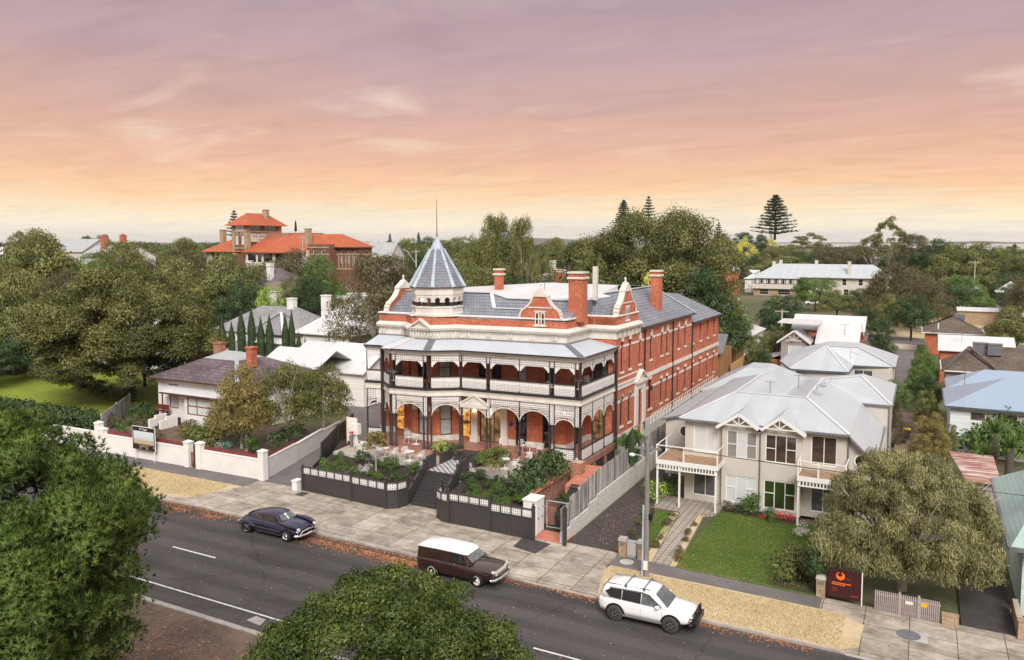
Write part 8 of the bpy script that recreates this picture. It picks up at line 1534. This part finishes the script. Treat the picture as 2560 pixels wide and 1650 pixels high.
# ------------------------------------------------------------------ street furniture, walls, signs
t = thing('white_boundary_wall', 'long white rendered street wall with square piers before the cottage', 'wall', (-55,45.9,.1))
def wallrun(x0, x1, zt, name='wall'): m = MB(); m.box(x0,x1,45.72,45.95,0,zt); m.box(x0,x1,45.69,45.98,zt,zt+.07); m.build(name, 'wall_white', t)
wallrun(-95,-64.4,1.72,); wallrun(-63.75,-53.4,1.62); wallrun(-51.4,-45.2,1.62)
for x, zt in ((-64.1,2.75),(-63.5,2.25),(-53.05,2.3),(-51.7,2.35),(-44.95,2.5)):
    m = MB(); m.box(x-.27,x+.27,45.58,46.1,0,zt-.18); m.box(x-.32,x+.32,45.53,46.15,zt-.18,zt-.1); m.add([(x-.3,45.55,zt-.1),(x+.3,45.55,zt-.1),(x+.3,46.13,zt-.1),(x-.3,46.13,zt-.1),(x,45.84,zt+.06)], [(0,1,4),(1,2,4),(2,3,4),(3,0,4)]); m.build('pier', 'wall_white', t)
pts = [(-45.0,46.1),(-46.3,51),(-48.0,56.4),(-49.0,60.2),(-50.4,64)]
for i, ((a, b), z) in enumerate(zip(zip(pts, pts[1:]), (1.62,1.55,1.4,.8))):
    m = MB(); sg = Seg(a, b); bar(m, sg, 0, sg.L, -.11, .11, 0, z); bar(m, sg, 0, sg.L, -.14, .14, z, z+.06); m.build('wall', 'wall_white', t)
m = MB()
for x0, x1 in ((-63.2,-53.4),(-51.4,-45.2)): m.box(x0,x1,46.0,46.05,1.69,2.0)
t2 = thing('timber_edging', 'dark red timber screen strip standing above the white cottage wall', 'edging', (-55,46,1.7))
for x0, x1 in ((-63.2,-60.3),(-60.25,-53.4),(-51.4,-45.25)): m = MB(); m.box(x0,x1,46.0,46.05,1.5,1.98); m.build('board', 'timber_red', t2)
sg = Seg((-44.9,46.2),(-46.2,51)); m = MB(); bar(m, sg, 0, sg.L, -.22, -.17, 1.5, 1.95); m.build('board', 'timber_red', t2)
t3 = thing('garden_gate', 'narrow dark red barred gate between two white piers', 'gate', (-52.4,45.8,.1)); m = MB()
for k in range(8): x = -52.75+k*.1; m.beam((x,45.85,.2),(x,45.85,1.35),.025,.025)
m.box(-52.8,-51.98,45.83,45.87,.25,.31); m.box(-52.8,-51.98,45.83,45.87,1.25,1.31); m.build('bars', 'timber_red', t3)
# weathered paling fence beside the fig
t = thing('garden_fence', 'grey weathered paling fence between the fig lawn and the cottage garden', 'fence', (-71.5,53,.5)); sg = Seg((-68.3,49.2),(-74.7,57.2)); m = MB(); k = 0
while k < sg.L-.1: bar(m, sg, k, k+.14, -.02, .02, .4, 2.35); k += .16
m.build('paling_panel', 'fence_old', t)
for a in (0,sg.L/2,sg.L): m = MB(); bar(m, sg, a-.05, a+.05, -.14, -.02, .3, 2.4); m.build('post', 'fence_old', t)
# real estate board
t = thing('estate_sign', 'black framed real estate board with a beach photograph on the white wall', 'sign', (-57.7,45.4,.1)); sg = Seg((-59.05,45.3),(-56.35,45.3))
m = MB(); bar(m, sg, 0, sg.L, -.06, .0, 1.05, 2.98); m.build('board', 'paint_black', t)
m = MB(); bar(m, sg, -.03, 0, -.07, .01, 1.03, 3.0); bar(m, sg, sg.L, sg.L+.03, -.07, .01, 1.03, 3.0); bar(m, sg, -.03, sg.L+.03, -.07, .01, 2.98, 3.01); m.build('frame', 'paint_white', t)
mm, tt, bb = newmat('beach_photo'); sp = N(tt, 'ShaderNodeSeparateXYZ'); tt.links.new(objco(tt), sp.inputs[0]); nz_ = noise(tt, objco(tt), 6, 4, .6)
zz_ = MATH(tt, 'ADD', MATH(tt, 'MULTIPLY', MATH(tt, 'SUBTRACT', sp.outputs[2], 1.55), 1.0), MATH(tt, 'MULTIPLY', MATH(tt, 'SUBTRACT', nz_, .5), .15))
tt.links.new(RAMP(tt, zz_, [(0,(.42,.30,.17)),(.18,(.55,.42,.28)),(.26,(.38,.36,.33)),(.4,(.48,.55,.58)),(.8,(.60,.68,.72))]), bb.inputs['Base Color']); bb.inputs['Roughness'].default_value = .3
m = MB(); bar(m, sg, .12, sg.L-.12, .001, .006, 1.52, 2.62); m.build('picture', 'beach_photo', t)
text('RT Edgar', .26, 'paint_white', t, face_matrix(sg.p(sg.L/2,.012,2.80), (1,0,0)), .004)
m = MB(); m.lathe([(.05,0),(.05,.01)], (0,0,0), 10)
for a, z, w in ((1.35,1.42,1.3),(1.35,1.33,.9)): m2 = MB(); bar(m2, sg, a-w/2, a+w/2, .002, .008, z-.02, z+.02); m2.build('text_line', 'gravel_tan', t)
for a in (.95,1.75): m2 = MB(); bar(m2, sg, a-.14, a+.14, .002, .008, 1.14, 1.22); m2.build('text_line', 'gravel_tan', t)
m2 = MB(); bar(m2, sg, sg.L-.22, sg.L-.14, .002, .008, 1.32, 1.40); m2.build('logo_dot', 'paint_white', t)
for a in (.25,sg.L-.15): m2 = MB(); bar(m2, sg, a-.03, a+.03, -.07, -.02, .05, 1.05); m2.build('leg', 'paint_white', t)
# street pole with lamp
px, py = -13.35, 42.85; z0 = gz(px)
t = thing('power_pole', 'tall grey timber power pole with street lamp beside the white four wheel drive', 'pole', (px,py,z0+.1))
m = MB(); m.lathe([(.165,0),(.145,3),(.12,7.75)], (px,py,z0+.1), 12); m.build('shaft', 'pole_wood', t)
m = MB(); m.tube([(px-.19,py-.12,z0+.1),(px-.17,py-.1,z0+4.2)], .06, 8); m.build('cable_guard', 'lead_blue', t)
m = MB(); m.box(px-.1,px+.14,py-.26,py-.16,z0+.55,z0+1.05); m.build('meter_plate', 'paint_white', t)
d = Vector((-.95,.3,0)).normalized(); m = MB(); zt = z0+7.55
m.beam((px-.75,py-.0,zt-.12),(px+.75,py+.1,zt-.12),.1,.12); m.build('crossarm', 'pole_wood', t)
for k in (-.6,-.25,.25,.6): m = MB(); m.lathe([(.03,0),(.055,.05),(.05,.12),(.02,.16)], (px+k,py+k*.07,zt-.06), 8); m.build('insulator', 'stone', t)
m = MB(); m.tube([(px,py,zt-.75),(px-.45,py+.15,zt-.6),(px-.85,py+.28,zt-.62)], .03, 6); o = m.build('lamp_arm', 'lead_blue', t); m = MB(); m.lathe([(.04,.1),(.16,.06),(.2,0),(.16,-.07),(.05,-.1)], (px-1.0,py+.33,zt-.66), 10, sy=.8); m.build('lamp_head', 'paint_white', o)
m = MB(); m.box(px+.14,px+.3,py-.1,py+.1,z0+3.4,z0+3.75); m.build('black_box', 'paint_black', t)
def far_pole(lab, p1, p0, Y, arm=1.0, lamp=False):
    x, y, zt_ = at(*p1, y=Y); zb_ = at(*p0, y=Y)[2]; r = .14; t = thing('utility_pole', lab, 'pole', (x,y,zb_)); m = MB(); m.tube([(x,y,zb_),(x,y,zt_)], [r*1.3,r], 8); m.build('shaft', 'bark_pale', t)
    m = MB(); m.beam((x-arm,y,zt_-.4),(x+arm,y,zt_-.4),.14,.16); m.build('crossarm', 'bark_pale', t)
    if lamp: m = MB(); m.tube([(x,y,zt_-3),(x-2.2,y,zt_-.3),(x-3.2,y,zt_)], .06, 5); m.build('lamp_arm', 'lead_blue', t)
far_pole('concrete grey pole by the lane beyond the round dark tree', (1750+1738/2.9506,480+768/2.9506), (1750+1730/2.9506,480+965/2.9506), 190, .9); far_pole('pale pole among the right hand hedgerow trees', (1750+2030/2.9506,480+508/2.9506), (1750+2026/2.9506,480+660/2.9506), 270, 1.6)
far_pole('pole with crossarm left of the turret spire', (900+478/3.4143,580+150/3.4143), (900+468/3.4143,580+300/3.4143), 140, 1.0, True); far_pole('thin pole with lamp head in front of the guest house', (1750+930/2.9506,480+640/2.9506), (1750+930/2.9506,480+780/2.9506), 245, .8); far_pole('short pole in the garden by the white roofed cottage', (1750+605/2.9506,480+862/2.9506), (1750+600/2.9506,480+990/2.9506), 130, 1.0); far_pole('pole behind the guest house left end', (1750+500/2.9506,480+500/2.9506), (1750+500/2.9506,480+560/2.9506), 330, .4)
far_pole('dark slim lamp column before the red hotel', (540+1110/5.1326,520+350/5.1326), (540+1110/5.1326,520+740/5.1326), 140, .9)
# letterboxes and meter box by the driveway
for x, y, lab in ((-15.45,44.98,'brick letterbox pillar beside the dark driveway'),(-14.3,45.05,'brick letterbox pillar half hidden behind the power pole'),(-4.3,44.9,'brick letterbox pillar beside the maroon sign')):
    z = gz(x)+.1; t = thing('letterbox', lab, 'letterbox', (x,y,z)); m = MB(); m.box(x-.22,x+.22,y-.2,y+.2,z-.2,z+1.0); m.build('pillar', 'brick_tan', t); m = MB(); m.box(x-.26,x+.26,y-.24,y+.24,z+1.0,z+1.06); m.box(x-.23,x+.23,y-.21,y+.21,z+1.06,z+1.16); m.build('cap', 'stone', t); m = MB(); m.box(x-.16,x+.16,y-.215,y-.2,z+.72,z+.9); m.build('slot', 'lead_grey', t)
    m = MB(); m.lathe([(.05,0),(.05,.012)], (x,y-.21,z+.42), 8); m.build('knob', 'lead_grey', t)
x, y, z = -14.95,45.2,gz(-15)+.1; t = thing('meter_box', 'pale metal meter box between the two letterbox pillars', 'meter box', (x,y,z)); m = MB(); m.box(x-.28,x+.28,y-.15,y+.15,z-.1,z+.95); m.build('body', 'lead_blue', t); m = MB(); m.box(x-.25,x+.25,y-.17,y-.15,z+.1,z+.85); m.build('door', 'stucco_grey', t)
# maroon sign board
plain('sign_maroon', (.045,.010,.013), .4, .12, 2); plain('sign_orange', (.85,.16,.02), .5, .1, 3); plain('sign_red', (.32,.03,.02), .5, .1, 3); plain('sign_yellow', (.75,.42,.02), .5, .1, 3)
t = thing('maroon_sign', 'dark maroon sign board with an orange crescent logo under the drooping tree', 'sign', (-3,44.75,gz(-3))); sg = Seg((-3.95,44.65),(-2.3,44.55)); z = gz(-3)
m = MB(); bar(m, sg, 0, sg.L, -.06, .0, z+.35, z+1.85); m.build('board', 'sign_maroon', t); m = MB(); bar(m, sg, sg.L, sg.L+.05, -.08, .01, z, z+1.9); m.build('post', 'paint_white', t)
m = MB(); ce = (.62,z+1.52); n = 20
out = [(ce[0]+.22*math.cos(a), ce[1]+.22*math.sin(a)) for a in [math.pi*(.62)+2*math.pi*.88*k/n for k in range(n+1)]]; inn = [(ce[0]-.02+.12*math.cos(a), ce[1]+.07+.10*math.sin(a)) for a in [math.pi*(.62)+2*math.pi*.88*k/n for k in range(n+1)]]
for k in range(n): m.poly([sg.p(out[k][0],.006,out[k][1]), sg.p(out[k+1][0],.006,out[k+1][1]), sg.p(inn[k+1][0],.006,inn[k+1][1]), sg.p(inn[k][0],.006,inn[k][1])])
m.build('crescent_logo', 'sign_orange', t)
for a0, a1, zz_, h, mt in ((.9,1.1,1.45,.05,'sign_red'),(.2,1.15,1.16,.05,'sign_orange'),(.2,.85,1.06,.045,'sign_orange'),(.2,.5,.86,.03,'sign_red'),(.2,.45,.78,.03,'sign_red'),(.2,.45,.7,.03,'sign_red'),(1.15,1.5,.6,.07,'sign_red')): m = MB(); bar(m, sg, a0, a1, .002, .007, z+zz_-h, z+zz_); m.build('text_line', mt, t)
# picket fence
t = thing('picket_fence', 'mauve grey picket fence with a gate under the drooping tree', 'fence', (-.3,44.5,gz(0))); sg = Seg((-1.65,44.55),(1.35,44.45)); z = gz(0)+.05
for a, b, nm in ((0,1.15,'picket_panel'),(1.2,2.0,'gate'),(2.08,sg.L,'picket_panel')):
    m = MB(); k = a
    while k < b-.02: bar(m, sg, k, k+.055, -.0, .03, z+(.08 if nm == 'gate' else 0), z+1.15); k += .092
    bar(m, sg, a, b, -.04, -.001, z+.2, z+.28); bar(m, sg, a, b, -.04, -.001, z+.9, z+.98); m.build(nm, 'weatherboard_mauve', t)
for a in (1.15,2.03): m = MB(); bar(m, sg, a-.05, a+.05, -.06, .06, z-.1, z+1.25); m.build('post', 'weatherboard_mauve', t)
m = MB(); bar(m, sg, 1.42, 1.75, .035, .045, z+.72, z+.88); m.build('notice_white', 'paint_white', t); m = MB(); bar(m, sg, 2.12, 2.42, .035, .045, z+.72, z+.94); m.build('notice_orange', 'sign_yellow', t)
t = thing('brick_gate_pier', 'short orange brick wall at the end of the picket fence', 'wall', (1.7,44.5,gz(1))); m = MB(); m.box(1.42,2.15,44.3,44.6,gz(1)-.1,gz(1)+.62); m.build('wall', 'brick_tan', t); m = MB(); m.box(1.4,2.17,44.28,44.62,gz(1)+.62,gz(1)+.68); m.build('coping', 'brick_tan', t)
t = thing('yellow_bin', 'yellow lidded bin in the gap between the two right hand gardens', 'bin', (-.9,86,-.6)); m = MB(); m.loft([[(x_,y_,z_) for x_, y_ in ((-.9-w,86-w),(-.9+w,86-w),(-.9+w,86+w),(-.9-w,86+w))] for w, z_ in ((.22,-.6),(.3,.35))]); m.build('body', 'leaf_dark' if False else 'iron_dark', t); m = MB(); m.box(-1.22,-.58,85.68,86.32,.35,.43); m.build('lid', 'sign_yellow', t)
sheet('driveway_right', [[(2.3,44.6),(4.6,44.6),(4.6,60),(2.3,60)]], .1, 'bitumen', .1); sheet('side_lane', [[(-2.4,57),(.6,57),(.6,100),(-2.4,100)]], .02, 'earth', .1)
for i in range(5): shrub('autumn' if i % 2 else 'olive', 'leafy shrub against the green cottage wall', 2.9+i*.25, 50+i*2.2, -.5, 1.3, 'shrubs by the green cottage driveway')
# overhead wires
t = thing('overhead_wires', 'thin dark overhead wires running from the power pole to the right', 'wire', (px,py,zt))
for k in (-.6,.6):
    m = MB(); P0, P1 = Vector((px+k,py,zt+.1)), Vector((34+k,41.2,8.2)); m.tube([tuple(P0.lerp(P1,i/10)-Vector((0,0,2.2*(i/10)*(1-i/10)))) for i in range(11)], .012, 4); m.build('wire', 'iron_dark', t)

# light sea air between the camera and the far trees
hz, ht_, hb_ = newmat('haze_air'); ht_.nodes.remove(hb_); pv = N(ht_, 'ShaderNodeVolumePrincipled'); pv.inputs['Color'].default_value = (.95,.93,.92,1); pv.inputs['Density'].default_value = .00006; pv.inputs['Anisotropy'].default_value = .2
LK(ht_, pv, 0, [n for n in ht_.nodes if n.type == 'OUTPUT_MATERIAL'][0], 'Volume')
mb = MB(); mb.box(-9200,9200,-260,9300,-2.6,95); tag(mb.build('haze', 'haze_air'), kind='stuff')
